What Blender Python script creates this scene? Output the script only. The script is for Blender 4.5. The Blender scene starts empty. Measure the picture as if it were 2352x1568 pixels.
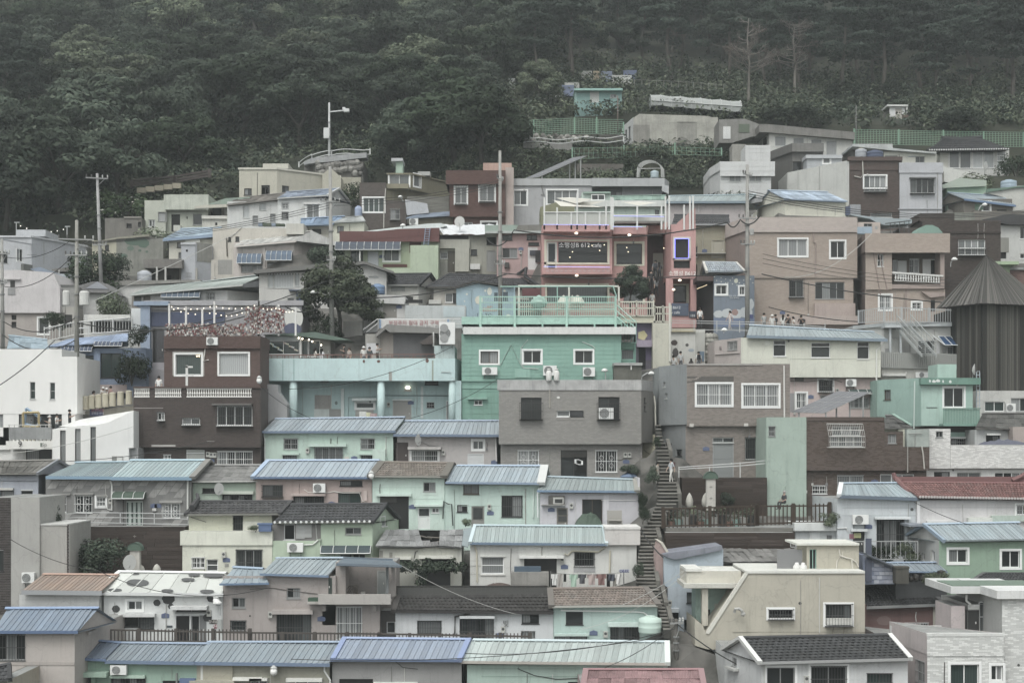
import bpy,math,random
import numpy as np
from mathutils import Vector as V,Matrix,noise
R=random.Random(7)
SC=bpy.context.scene
COL=SC.collection
# ------------------------------------------------------------ camera, sky, sun, exposure
F,YH,CZ=3397.0,1020.0,30.0
cam=bpy.data.cameras.new('camera');co=bpy.data.objects.new('camera',cam);COL.objects.link(co)
co.location=(0,0,CZ);co.rotation_euler=(math.radians(90),0,0)
cam.sensor_width=36;cam.lens=36*F/2352;cam.shift_y=-(784-YH)/2352
cam.clip_start=1;cam.clip_end=3000
SC.camera=co
w=bpy.data.worlds.new('World');SC.world=w;w.use_nodes=True
nt=w.node_tree;bg=nt.nodes['Background']
sky=nt.nodes.new('ShaderNodeTexSky');sky.sky_type='NISHITA';sky.sun_disc=False
SUN_E,SUN_R=math.radians(58),math.radians(200)
sky.sun_elevation=SUN_E;sky.sun_rotation=SUN_R;sky.air_density=1.0;sky.dust_density=4.0;sky.ozone_density=1.0
hs=nt.nodes.new('ShaderNodeHueSaturation');hs.inputs['Saturation'].default_value=0.1
nt.links.new(sky.outputs[0],hs.inputs['Color']);tn=nt.nodes.new('ShaderNodeVectorMath');tn.operation='MULTIPLY';tn.inputs[1].default_value=(.985,1.0,.985);nt.links.new(hs.outputs[0],tn.inputs[0]);nt.links.new(tn.outputs[0],bg.inputs['Color'])
bg.inputs['Strength'].default_value=0.13
sl=bpy.data.lights.new('sun','SUN');sl.energy=0.7;sl.angle=math.radians(25);sl.color=(1,.97,.93)
so=bpy.data.objects.new('sun',sl);COL.objects.link(so)
sd=V((math.sin(SUN_R)*math.cos(SUN_E),math.cos(SUN_R)*math.cos(SUN_E),math.sin(SUN_E)))
so.rotation_euler=sd.to_track_quat('Z','Y').to_euler();so.location=(0,0,200)
SC.view_settings.view_transform='Standard';SC.view_settings.look='None'
SC.view_settings.gamma=1;SC.view_settings.use_curve_mapping=False
SC.view_settings.exposure=0.82
SC.cycles.max_bounces=5;SC.cycles.diffuse_bounces=3;SC.cycles.glossy_bounces=2
SC.cycles.transmission_bounces=3;SC.cycles.transparent_max_bounces=6;SC.cycles.volume_bounces=0
SC.cycles.caustics_reflective=False;SC.cycles.caustics_refractive=False
SC.cycles.use_denoising=True;SC.cycles.denoiser='OPENIMAGEDENOISE';SC.cycles.denoising_input_passes='RGB_ALBEDO_NORMAL';SC.cycles.denoising_prefilter='ACCURATE'
HAZE=0.0005
# ------------------------------------------------------------ materials
def lin(c):return c/12.92 if c<=.04045 else((c+.055)/1.055)**2.4
GAIN,LIFT,SAT=1.15,0.012,0.58
def alb(h,g=1.0):
 c=[lin(int(h[i:i+2],16)/255)for i in(0,2,4)]
 c=[max(.004,(x-LIFT)*GAIN*g)for x in c]
 m=sum(c)/3
 return tuple(min(.82,max(.004,(m+(x-m)*SAT)*k))for x,k in zip(c,(1.,1.,.985)))
MATS={}
def nodes(name):
 m=bpy.data.materials.new(name);m.use_nodes=True
 t=m.node_tree;return m,t,t.nodes,t.links,t.nodes['Principled BSDF']
def mat(h,kind='p',g=1.0):
 """h: colour as it looks in daylight; kind: p painted render, r metal roof, t tile, c raw concrete, m metal, w wood, s plain"""
 k=(h,kind,round(g,2))
 if k in MATS:return MATS[k]
 m,t,N,L,b=nodes({'p':'paint','r':'roof_metal','t':'tile','c':'concrete','m':'metal','w':'wood','s':'plain','b':'far_brick','q':'smooth_plaster'}[kind]+'_'+h)
 MATS[k]=m;c=alb(h,g*(.74 if kind=='r' else 1))
 if kind=='r':c=tuple((sum(c)/3+(x-sum(c)/3)*.78)*k for x,k in zip(c,(1.,1.02,.97)))
 b.inputs['Roughness'].default_value={'p':.85,'r':.5,'t':.6,'c':.95,'m':.45,'w':.8,'s':.7,'b':.9,'q':.85}[kind]
 b.inputs['Specular IOR Level'].default_value=.3
 if kind in 'sm':
  b.inputs['Base Color'].default_value=(*c,1);return m
 geo=N.new('ShaderNodeNewGeometry')
 def noise_(scale,vec,det=4,rough=.6):
  mp=N.new('ShaderNodeMapping');mp.inputs['Scale'].default_value=vec;L.new(geo.outputs['Position'],mp.inputs['Vector'])
  n=N.new('ShaderNodeTexNoise');n.inputs['Scale'].default_value=scale;n.inputs['Detail'].default_value=det;n.inputs['Roughness'].default_value=rough
  L.new(mp.outputs[0],n.inputs['Vector']);return n.outputs['Fac']
 def ramp(f,a,bb,lo=0.,hi=1.):
  r=N.new('ShaderNodeMapRange');r.inputs['From Min'].default_value=a;r.inputs['From Max'].default_value=bb
  r.inputs['To Min'].default_value=lo;r.inputs['To Max'].default_value=hi;L.new(f,r.inputs['Value']);return r.outputs[0]
 def mix(fac,A,B,bt='MIX'):
  x=N.new('ShaderNodeMix');x.data_type='RGBA';x.blend_type=bt
  if isinstance(fac,float):x.inputs[0].default_value=fac
  else:L.new(fac,x.inputs[0])
  for s,v in((6,A),(7,B)):
   if isinstance(v,tuple):x.inputs[s].default_value=(*v,1)
   else:L.new(v,x.inputs[s])
  return x.outputs[2]
 mul=lambda q:tuple(max(.003,x*q)for x in c)
 mean=sum(c)/3
 grime=tuple(.36*x+.07*mean for x in c)
 if kind=='p':
  o=mix(ramp(noise_(.7,(1,1,1),5),.3,.7),mul(.86),mul(1.06))
  o=mix(ramp(noise_(2.2,(1.6,1.6,.12),6,.75),.52,.78,0,.55),o,grime)
  o=mix(ramp(noise_(1.7,(1,1,1),8,.75),.6,.78,0,.42),o,(mean*.6,mean*.58,mean*.52))
  o=mix(ramp(noise_(14,(1,1,1),3),.35,.65),o,mix(.5,o,mul(.9)))
  vo=N.new('ShaderNodeTexVoronoi');vo.feature='DISTANCE_TO_EDGE';vo.inputs['Scale'].default_value=.45;ds=N.new('ShaderNodeVectorMath');ds.operation='ADD';nc=N.new('ShaderNodeTexNoise');nc.inputs['Scale'].default_value=1.3;nc.inputs['Detail'].default_value=5;L.new(geo.outputs['Position'],nc.inputs['Vector']);L.new(geo.outputs['Position'],ds.inputs[0]);L.new(nc.outputs['Color'],ds.inputs[1]);L.new(ds.outputs[0],vo.inputs['Vector'])
  o=mix(ramp(vo.outputs['Distance'],.003,.012,.22,0),o,(mean*.4,mean*.4,mean*.38))
 elif kind=='q':
  o=mix(ramp(noise_(.8,(1,1,.5),6,.7),.3,.7),mul(.94),mul(1.04));o=mix(ramp(noise_(2.,(1.5,1.5,.1),6,.7),.58,.85,0,.2),o,grime)
 elif kind=='c':
  o=mix(ramp(noise_(.9,(1,1,1),7,.7),.3,.7),mul(.72),mul(1.15))
  o=mix(ramp(noise_(2.5,(1.5,1.5,.1),6,.7),.5,.75,0,.6),o,mul(.42))
 elif kind=='r':
  oi=N.new('ShaderNodeObjectInfo');o=mix(oi.outputs['Random'],mul(.82),mul(1.14))
  o=mix(ramp(noise_(.6,(1,1,1),5,.7),.35,.7),o,mix(.35,o,(mean*.95,mean*.97,mean*.95)))
  o=mix(ramp(noise_(3.5,(1.4,.35,.35),5,.7),.58,.8,0,.4),o,(mean*.75,mean*.75,mean*.73))
  o=mix(ramp(noise_(3,(1,1,1),8,.78),.58,.72,0,.65),o,(mean*.55,mean*.5,mean*.45))
 elif kind=='t':
  oi=N.new('ShaderNodeObjectInfo')
  o=mix(oi.outputs['Random'],mul(.72),mul(1.22))
  o=mix(ramp(noise_(1.1,(1,1,1),6,.7),.5,.75,0,.5),o,(mean*1.25,mean*1.25,mean*1.15))
 elif kind=='w':
  o=mix(ramp(noise_(3,(.3,.3,5),5,.65),.3,.7),mul(.7),mul(1.25))
 elif kind=='b':
  mp=N.new('ShaderNodeMapping');mp.inputs['Rotation'].default_value=(math.radians(90),0,0);L.new(geo.outputs['Position'],mp.inputs['Vector'])
  bt=N.new('ShaderNodeTexBrick');L.new(mp.outputs[0],bt.inputs['Vector'])
  bt.inputs['Scale'].default_value=1;bt.inputs['Brick Width'].default_value=.23;bt.inputs['Row Height'].default_value=.085;bt.inputs['Mortar Size'].default_value=.008
  bt.inputs['Color1'].default_value=(*mul(.8),1);bt.inputs['Color2'].default_value=(*mul(1.15),1);bt.inputs['Mortar'].default_value=(*mul(1.35),1)
  o=mix(ramp(noise_(1.2,(1,1,1),6,.7),.52,.8,0,.4),bt.outputs[0],grime)
 L.new(o,b.inputs['Base Color'])
 if kind in 'pcw':
  bm=N.new('ShaderNodeBump');bm.inputs['Strength'].default_value=.25;bm.inputs['Distance'].default_value=.03
  L.new(noise_(6,(1,1,1),6),bm.inputs['Height']);L.new(bm.outputs[0],b.inputs['Normal'])
 return m
def glass(kind='d'):
 k=('glass',kind)
 if k in MATS:return MATS[k]
 m,t,N,L,b=nodes('window_glass_'+kind);MATS[k]=m
 oi=N.new('ShaderNodeObjectInfo');mx=N.new('ShaderNodeMix');mx.data_type='RGBA';L.new(oi.outputs['Random'],mx.inputs[0])
 lo,hi={'d':((.008,.009,.009),(.04,.045,.045)),'c':((.1,.11,.11),(.3,.31,.31)),'f':((.38,.4,.4),(.5,.52,.52)),
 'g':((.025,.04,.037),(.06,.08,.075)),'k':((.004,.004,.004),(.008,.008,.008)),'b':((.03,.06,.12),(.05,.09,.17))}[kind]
 mx.inputs[6].default_value=(*lo,1);mx.inputs[7].default_value=(*hi,1)
 o=mx.outputs[2]
 if kind in 'cgf':
  geo=N.new('ShaderNodeNewGeometry');wv=N.new('ShaderNodeTexWave');wv.inputs['Scale'].default_value=2.2;wv.inputs['Distortion'].default_value=1.5
  L.new(geo.outputs['Position'],wv.inputs['Vector'])
  m2=N.new('ShaderNodeMix');m2.data_type='RGBA';m2.blend_type='MULTIPLY';L.new(wv.outputs['Fac'],m2.inputs[0]);L.new(o,m2.inputs[6]);m2.inputs[7].default_value=(.72,.72,.72,1)
  o=m2.outputs[2]
 L.new(o,b.inputs['Base Color']);b.inputs['Roughness'].default_value=.6 if kind=='k' else.1;b.inputs['Specular IOR Level'].default_value=.5
 return m
def emit(h,s):
 k=('e',h,s)
 if k in MATS:return MATS[k]
 m,t,N,L,b=nodes('lit_'+h);MATS[k]=m
 c=[lin(int(h[i:i+2],16)/255)for i in(0,2,4)]
 b.inputs['Base Color'].default_value=(*c,1);b.inputs['Emission Color'].default_value=(*c,1);b.inputs['Emission Strength'].default_value=s
 return m
def leafm(name,c1,c2,c3=None):
 if name in MATS:return MATS[name]
 m,t,N,L,b=nodes(name);MATS[name]=m
 geo=N.new('ShaderNodeNewGeometry');r=N.new('ShaderNodeValToRGB');L.new(geo.outputs['Random Per Island'],r.inputs[0])
 r.color_ramp.elements[0].color=(*c1,1);r.color_ramp.elements[1].color=(*c2,1)
 if c3:e=r.color_ramp.elements.new(.93);e.color=(*c2,1);r.color_ramp.elements[2].color=(*c3,1)
 n=N.new('ShaderNodeTexNoise');n.inputs['Scale'].default_value=.35;n.inputs['Detail'].default_value=3;L.new(geo.outputs['Position'],n.inputs['Vector'])
 oi=N.new('ShaderNodeObjectInfo');ad=N.new('ShaderNodeMath');ad.operation='ADD';L.new(n.outputs['Fac'],ad.inputs[0]);L.new(oi.outputs['Random'],ad.inputs[1])
 mr_=N.new('ShaderNodeMapRange');mr_.inputs['From Min'].default_value=.4;mr_.inputs['From Max'].default_value=1.6;mr_.inputs['To Min'].default_value=.5;mr_.inputs['To Max'].default_value=1.6;L.new(ad.outputs[0],mr_.inputs['Value'])
 x=N.new('ShaderNodeVectorMath');x.operation='SCALE';L.new(r.outputs[0],x.inputs[0]);L.new(mr_.outputs[0],x.inputs['Scale'])
 L.new(x.outputs[0],b.inputs['Base Color']);b.inputs['Roughness'].default_value=.75;b.inputs['Specular IOR Level'].default_value=.12
 return m
# ------------------------------------------------------------ mesh helpers
class M:
 def __init__(s):s.v=[];s.f=[];s.i=[];s.sm=False
 def q(s,pts,mi=0):
  n=len(s.v);s.v+=[tuple(p)for p in pts];s.f.append(tuple(range(n,n+len(pts))));s.i.append(mi)
 def box(s,o,a,b,c,mi=0,skip=()):
  """corner o and the three edge vectors"""
  n=len(s.v);o,a,b,c=V(o),V(a),V(b),V(c)
  s.v+=[tuple(p)for p in(o,o+a,o+a+b,o+b,o+c,o+a+c,o+a+b+c,o+b+c)]
  for k,f in enumerate(((0,3,2,1),(4,5,6,7),(0,1,5,4),(1,2,6,5),(2,3,7,6),(3,0,4,7))):
   if k not in skip:s.f.append(tuple(n+j for j in f));s.i.append(mi)
 def cbox(s,c,sx,sy,sz,mi=0):s.box((c[0]-sx/2,c[1]-sy/2,c[2]-sz/2),(sx,0,0),(0,sy,0),(0,0,sz),mi)
 def tube(s,pts,r,n=6,mi=0,cap=True,r2=None):
  pts=[V(p)for p in pts];base=len(s.v);k=len(pts)
  for j,p in enumerate(pts):
   d=(pts[min(j+1,k-1)]-pts[max(j-1,0)]).normalized()
   u=d.cross(V((0,0,1))if abs(d.z)<.9 else V((1,0,0))).normalized();w_=d.cross(u)
   rr=r if r2 is None else r+(r2-r)*j/max(1,k-1)
   for a in range(n):
    t=2*math.pi*a/n;s.v.append(tuple(p+u*rr*math.cos(t)+w_*rr*math.sin(t)))
  for j in range(k-1):
   for a in range(n):
    b_=(a+1)%n
    s.f.append((base+j*n+a,base+j*n+b_,base+(j+1)*n+b_,base+(j+1)*n+a));s.i.append(mi)
  if cap:
   s.f.append(tuple(base+a for a in range(n))[::-1]);s.i.append(mi)
   s.f.append(tuple(base+(k-1)*n+a for a in range(n)));s.i.append(mi)
 def lathe(s,prof,c,n=10,mi=0,axis='z'):
  base=len(s.v)
  for r,z in prof:
   for a in range(n):
    t=2*math.pi*a/n;x,y=r*math.cos(t),r*math.sin(t)
    s.v.append((c[0]+x,c[1]+y,c[2]+z)if axis=='z' else(c[0]+x,c[1]+z,c[2]+y))
  for j in range(len(prof)-1):
   for a in range(n):
    b_=(a+1)%n;s.f.append((base+j*n+a,base+j*n+b_,base+(j+1)*n+b_,base+(j+1)*n+a));s.i.append(mi)
  s.f.append(tuple(base+a for a in range(n))[::-1]);s.i.append(mi)
  s.f.append(tuple(base+(len(prof)-1)*n+a for a in range(n)));s.i.append(mi)
 def ball(s,c,r,rz=None,n=8,mi=0):
  rz=rz or r;k=max(4,n//2+1)
  s.lathe([(max(.001,r*math.sin(math.pi*j/k)),-rz*math.cos(math.pi*j/k))for j in range(k+1)],c,n,mi)
 def disc(s,c,ex,ez,n=14,mi=0):s.q([V(c)+V(ex)*math.cos(2*math.pi*k/n)+V(ez)*math.sin(2*math.pi*k/n)for k in range(n)],mi)
def mesh(name,m,mats,off=None,smooth=False):
 me=bpy.data.meshes.new(name)
 vs=m.v if off is None else[(x-off[0],y-off[1],z-off[2])for x,y,z in m.v]
 me.from_pydata(vs,[],m.f)
 for a in mats:me.materials.append(a)
 if len(mats)>1:me.polygons.foreach_set('material_index',m.i)
 if smooth:me.polygons.foreach_set('use_smooth',[True]*len(m.f))
 me.update();return me
def obj(name,m,mats,parent=None,loc=None,smooth=False,kind=None):
 """m: M (world coordinates when parented: stored relative to the thing's base) or a mesh"""
 if not isinstance(mats,(list,tuple)):mats=[mats]
 if isinstance(m,M):
  if not m.f:return None
  m=mesh(name,m,mats,BASE if parent is not None else loc,smooth)
 o=bpy.data.objects.new(name,m);COL.objects.link(o)
 if parent is not None:o.parent=parent
 elif loc is not None:o.location=loc
 if kind:o['kind']=kind
 return o
BASE=V((0,0,0))
def tag(o,label,cat,group=None):
 o['label']=label;o['category']=cat
 if group:o['group']=group
 return o
def thing(name,label,cat,base,group=None):
 global BASE
 BASE=V(base);o=bpy.data.objects.new(name,None);COL.objects.link(o);o.location=BASE;o.empty_display_size=.5
 return tag(o,label,cat,group)
def copy_tree(o,parent=None):
 c=o.copy();COL.objects.link(c)
 if parent is not None:c.parent=parent
 for ch in o.children:copy_tree(ch,c)
 return c
# ------------------------------------------------------------ measured image positions -> places in the world
KZ=.26773
TX=(0.,574.2,1148.4,1749.1);TY=(0.,143.6,430.7,775.2,1148.4)
def px(t,x,y=0):
 if t=='v':return x,y
 return TX[int(t[0])]+x*KZ,TY[int(t[1])]+y*KZ
def pt(t,x,y,D):
 a,b=px(t,x,y);return V(((a-1176)*D/F,D,CZ+(YH-b)*D/F))
GROUND=[]
def gpt(X,Y,z):GROUND.append((X,Y,z))
# ------------------------------------------------------------ building kit
FRC={'W':'d6d8d8','G':'8b8d8d','K':'3b3c3d','B':'55483f','A':'a9adac','T':'7fb5a6','Y':'d8d6bd'}
class B:
 def __init__(s,t,name,label,cat,D,base,group='houses on the hillside'):
  """base: x, y of the foot in tile t"""
  s.t,s.D=t,D;p=pt(t,base[0],base[1],D)
  s.root=thing(name,label,cat,p,group);s.base=p
 def use(s):
  global BASE
  BASE=s.base
 def k(s,xs,y0,y1,h,feats='',dep=5.,d=0.,kind='p',cap=None,coping=None,brick=None,boards=None,side=None,t=None,gnd=False,ext=1.2,name='wall',rev=.2,slots=None,fs=None):
  s.use();t=t or s.t;D=s.D+d
  pts=[]
  for x in xs:
   x=x if isinstance(x,tuple)else(x,0.)
   tt=x[2]if len(x)>2 else t
   a,_=px(tt,x[0]);Y=D+x[1];pts.append(V(((a-1176)*Y/F,Y,0)))
  yt=y0 if isinstance(y0,tuple)else(y0,t);yb=y1 if isinstance(y1,tuple)else(y1,t)
  fi=min(range(len(pts)),key=lambda i:pts[i].y)
  Df=pts[fi].y
  zt=CZ+(YH-px(yt[1],0,yt[0])[1])*Df/F;zb=CZ+(YH-px(yb[1],0,yb[0])[1])*Df/F
  if len(pts)>2:
   front=max(range(len(pts)-1),key=lambda i:abs(pts[i+1].x/pts[i+1].y-pts[i].x/pts[i].y))
  else:front=0
  if fs is not None:front=fs
  bv=V((0,dep,0))
  s.pts,s.zt,s.zb,s.front=pts,zt,zb,front
  ops=[[]for _ in pts[:-1]];todo=[]
  for ft in[q.strip()for q in feats.split(';')if q.strip()]:
   w_=ft.split();c=w_[0];tt,sg=t,front
   if '#' in c:c,z=c.split('#');sg=int(z)
   if '@' in c:c,tt=c.split('@')
   todo.append((c,tt,sg,w_[1:]))
   if c in('w','d','o'):
    r=s.rect(sg,tt,*map(float,w_[1:5]));ops[sg].append(r)
  wm=mat(h,kind);sm=mat(side,'p')if side else wm
  m=M()
  for i in range(len(pts)-1):
   mi=0 if i==front else 1
   if i==front and boards:s.boards(i,boards,ops[i],wm,rev)
   elif i==front and brick:s.bricks(i,brick,ops[i],wm)
   s.facade(m,i,zb-ext,zt,ops[i],rev,mi,inset=.02 if(i==front and(boards or brick))else 0)
  A,Z=pts[0],pts[-1];A2,Z2=A+bv,Z+bv
  for P,Q in((A2,A),(Z,Z2),(Z2,A2)):m.q([(P.x,P.y,zb-ext),(Q.x,Q.y,zb-ext),(Q.x,Q.y,zt),(P.x,P.y,zt)],1)
  m.q([(p.x,p.y,zt-.02)for p in pts+[Z2,A2]],2)
  wl=obj(name,m,[wm,sm,mat(cap,'c')if cap else mat('8d8f8d','c')],s.root);s.wall=wl
  if coping:
   ch,chx,ov=coping;c=M()
   hh=ch*KZ*Df/F
   for i in range(len(pts)-1):
    P,Q=pts[i],pts[i+1];dd=(Q-P).normalized();n=V((dd.y,-dd.x,0))
    e0=P+n*ov-dd*(ov if i==0 else 0);Lx=(Q-P).length+(ov if i==0 else 0)+(ov if i==len(pts)-2 else 0)
    c.box((e0.x,e0.y,zt-hh),dd*Lx,-n*(.25+ov),(0,0,hh+.02))
   c.box((A.x-ov,A.y,zt-hh),(.25,0,0),bv,(0,0,hh+.02));c.box((Z.x+ov,Z.y,zt-hh),(-.25,0,0),bv,(0,0,hh+.02))
   obj('parapet',c,mat(chx,'p'),s.root)
  if gnd:
   for P in[pts[0]+(pts[-1]-pts[0])*q for q in(0,.25,.5,.75,1)]:
    gpt(P.x,P.y-.6,zb-.25);gpt(P.x,P.y+1.5,zb-.25)
  for f in todo:s.feat(*f)
  L_=s.fr(front)[3]
  if gnd and L_>3 and kind=='p' and zt-zb>2:
   for _ in range(int(L_/3)):
    u=R.uniform(.3,L_-.3);hit=[o for o in ops[front]if o[0]-.15<u<o[2]+.15];z1=zt-R.uniform(.25,.5);z0=max([o[3]for o in hit]+[zb+R.uniform(.2,1.2)])+.1
    if z1-z0<.5:continue
    m=M();m.tube([s.at(front,u,z1,.03),s.at(front,u+R.uniform(-.05,.05),(z0+z1)/2,.03),s.at(front,u,z0,.03)],R.choice((.012,.018,.03)),5);obj('conduit',m,mat(R.choice(('5d5c58','b5b5b0','8d8c86')),'s'),s.root)
    if R.random()<.5:m=M();m.cbox(s.at(front,u,z0,.05),.14,.1,.18);obj('junction_box',m,mat(R.choice(('a9a9a4','77777a')),'s'),s.root)
  return s
 def rect(s,sg,t,x0,y0,x1,y1):
  P,Q=s.pts[sg],s.pts[sg+1];d=Q-P;L_=d.length
  us=[];Ys=[]
  for x in(x0,x1):
   k=(px(t,x)[0]-1176)/F;q=(k*P.y-P.x)/(d.x-k*d.y);us.append(q*L_);Ys.append(P.y+q*d.y)
  Y=sum(Ys)/2
  return[min(us),CZ+(YH-px(t,0,y1)[1])*Y/F,max(us),CZ+(YH-px(t,0,y0)[1])*Y/F]
 def fr(s,sg):
  P,Q=s.pts[sg],s.pts[sg+1];d=(Q-P).normalized();return P,d,V((d.y,-d.x,0)),(Q-P).length
 def at(s,sg,u,z,o=0.):
  P,d,n,L_=s.fr(sg);p=P+d*u+n*o;return V((p.x,p.y,z))
 def facade(s,m,sg,z0,z1,ops,rev,mi,inset=0.,lim=None):
  P,d,n,L_=s.fr(sg)
  eps=.01
  ops=[[max(eps,a),max(z0+eps,b),min(L_-eps,c),min(z1-eps,e)]for a,b,c,e in ops]
  ops=[o for o in ops if o[2]-o[0]>.03 and o[3]-o[1]>.03]
  us=sorted({0.,L_,*[o[0]for o in ops],*[o[2]for o in ops]});zs=sorted({z0,z1,*[o[1]for o in ops],*[o[3]for o in ops]})
  at=lambda u,z,o=0.:s.at(sg,u,z,o-inset)
  for j in range(len(zs)-1):
   st=None
   for i in range(len(us)):
    solid=i<len(us)-1 and not any(o[0]-1e-6<=us[i]and us[i+1]<=o[2]+1e-6 and o[1]-1e-6<=zs[j]and zs[j+1]<=o[3]+1e-6 for o in ops)
    if solid and st is None:st=us[i]
    if not solid and st is not None:
     m.q([at(st,zs[j]),at(us[i],zs[j]),at(us[i],zs[j+1]),at(st,zs[j+1])],mi);st=None
  for a,b,c,e in ops:
   for(u,z),(u2,z2)in(((a,b),(c,b)),((c,b),(c,e)),((c,e),(a,e)),((a,e),(a,b))):
    m.q([at(u,z),at(u2,z2),at(u2,z2,-rev),at(u,z,-rev)],mi)
 def boards(s,sg,n,ops,wm,rev):
  z0,z1=s.zb-.6,s.zt;P,d,nn,L_=s.fr(sg);st=(z1-z0)/n;g=.022
  for i in range(n):
   a,b=z0+i*st+g,z0+(i+1)*st
   m=M();cl=[[o[0],max(o[1],a),o[2],min(o[3],b)]for o in ops if o[1]<b-.02 and o[3]>a+.02]
   us=[0.]
   for o in sorted(cl):us+=[o[0],o[2]]
   us.append(L_)
   iv=[(us[q],us[q+1])for q in range(0,len(us),2)]
   for u0,u1 in iv:
    if m.f:obj('siding_board',m,wm,s.root);m=M()
    if u1-u0>.05:m.box(s.at(sg,u0,a,-.02),d*(u1-u0),nn*.022,(0,0,b-a))
   for o in cl:
    if m.f:obj('siding_board',m,wm,s.root);m=M()
    if o[1]>a+.03:m.box(s.at(sg,o[0],a,-.02),d*(o[2]-o[0]),nn*.022,(0,0,o[1]-a))
    if o[3]<b-.03:m.box(s.at(sg,o[0],o[3],-.02),d*(o[2]-o[0]),nn*.022,(0,0,b-o[3]))
   obj('siding_board',m,wm,s.root)
 def bricks(s,sg,br,ops,wm):
  """br: (length, height, colour, colour2)"""
  bl,bh,c1,c2=br;P,d,nn,L_=s.fr(sg);z0,z1=s.zb-.1,s.zt;g=.012
  mats=[mat(c1,'s'),mat(c2,'s'),mat(c1,'s',.92),mat(c2,'s',1.05)]
  rows=int((z1-z0)/bh);L0=[]
  for r_ in range(rows):
   a,b=z0+r_*bh,z0+(r_+1)*bh-g
   blk=sorted([(o[0],o[2])for o in ops if o[1]<b and o[3]>a]);iv=[];u=0.
   for x,y in blk:
    if x>u:iv.append((u,x))
    u=max(u,y)
   if u<L_:iv.append((u,L_))
   off=(r_%2)*bl/2
   for u0,u1 in iv:
    k0=math.floor((u0-off)/bl);u=off+k0*bl
    while u<u1:
     x0,x1=max(u,u0),min(u+bl-g,u1)
     if x1-x0>.03:L0.append((x0,a,x1-x0,r_))
     u+=bl
  full=[q for q in L0 if abs(q[2]-(bl-g))<1e-4]
  ctr=(L_/2,(z0+z1)/2)
  full.sort(key=lambda q:max(abs(q[0]-ctr[0])/2.2,abs(q[1]-ctr[1])))
  sep=set(full[:300]);ms=[]
  for k in range(4):
   m=M();m.box(nn*-.02,d*(bl-g),nn*.024,(0,0,bh-g),0,skip=(2,));ms.append(mesh('brick',m,[mats[k]]))
  rest=M()
  for q in L0:
   p=s.at(sg,q[0],q[1]);k=R.choices((0,1,2,3),(5,3,3,2))[0]
   if q in sep:
    o=obj('brick',ms[k],mats[k],s.root);o.location=p-BASE
   else:rest.box(p-nn*.02,d*q[2],nn*(.024+R.random()*.003),(0,0,bh-g),k,skip=(2,))
  obj('brickwork',rest,mats,s.root,kind='stuff')
 def feat(s,c,t,sg,a):
  if c in('w','d','o','h','p','A','a','bal','W'):r=s.rect(sg,t,*map(float,a[:4]))
  P,d,n,L_=s.fr(sg);at=lambda u,z,o=0.:s.at(sg,u,z,o)
  if c=='w':s.window(sg,r,a[4]if len(a)>4 else 'W2d')
  elif c=='o':
   m=M();m.q([at(r[0],r[1],-.12),at(r[2],r[1],-.12),at(r[2],r[3],-.12),at(r[0],r[3],-.12)]);obj('opening',m,glass('k'),s.root)  # near-black sheet, not glass: the unlit inside is painted as colour
  elif c=='d':
   h=a[4]if len(a)>4 else '8b8d8d';fr_=a[5]if len(a)>5 else h
   m=M();f=.06
   for x,z,ww,hh in((r[0],r[1],f,r[3]-r[1]),(r[2]-f,r[1],f,r[3]-r[1]),(r[0]+f,r[3]-f,r[2]-r[0]-2*f,f)):m.box(at(x,z,-.10),d*ww,n*.09,(0,0,hh))
   o=obj('door',m,mat(fr_,'s'),s.root)
   m=M();m.box(at(r[0]+f,r[1],-.10),d*(r[2]-r[0]-2*f),n*.05,(0,0,r[3]-r[1]-f))
   for zz in(.15,.55):m.box(at(r[0]+f*2.4,r[1]+(r[3]-r[1])*zz,-.05),d*(r[2]-r[0]-4.8*f),n*.012,(0,0,(r[3]-r[1])*.3))
   obj('door_panel',m,mat(h,'s'),o)
   m=M();m.cbox(at(r[2]-.17,r[1]+min(1.,(r[3]-r[1])*.45),-.03),.05,.05,.12);obj('handle',m,mat('c0c0bc','m'),o)
  elif c=='h':
   h=a[4]if len(a)>4 and a[4]!='-' else None;pr=float(a[5])if len(a)>5 else.5
   m=M();m.box(at(r[0],r[1]),d*(r[2]-r[0]),n*pr,(0,0,r[3]-r[1]));obj('canopy',m,mat(h,'p')if h else s.wall.data.materials[0],s.root)
  elif c=='p':
   m=M();m.box(at(r[0],r[1],-.01),d*(r[2]-r[0]),n*(.01+float(a[5])),(0,0,r[3]-r[1]));obj(a[6]if len(a)>6 else 'wall_panel',m,mat(a[4],a[7]if len(a)>7 else 'p'),s.root)
  elif c=='e':
   x,y,rx,ry=map(float,a[:4]);r=s.rect(sg,t,x-rx,y-ry,x+rx,y+ry)
   m=M();k=18;cu,cz,ru,rz=(r[0]+r[2])/2,(r[1]+r[3])/2,(r[2]-r[0])/2,(r[3]-r[1])/2
   m.q([at(cu+ru*math.cos(6.283*q/k)*(1+.07*math.sin(q*2.3)),cz+rz*math.sin(6.283*q/k)*(1+.06*math.cos(q*1.7)),.005+.002*(len(s.root.children)%9))for q in range(k)]);obj(a[5]if len(a)>5 else 'painted_spot',m,mat(a[4],'s'),s.root)
  elif c=='m':
   r=s.rect(sg,t,float(a[0]),float(a[1]),float(a[0])+1,float(a[1])+1);w_,hh=.24,.36
   m=M();m.box(at(r[0]-w_/2,r[1]-hh/2),d*w_,n*.16,(0,0,hh));o=obj('meter_box',m,mat('a5a69f','s'),s.root)
   m=M();m.disc(at(r[0],r[1]+.04,.165),d*.085,(0,0,.085),10);obj('meter_dial',m,mat('4a4c4c','s'),o)
  elif c=='n':
   r=s.rect(sg,t,float(a[0]),float(a[1]),float(a[0])+1,float(a[1])+1);w_,hh=.46,.3
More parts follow.
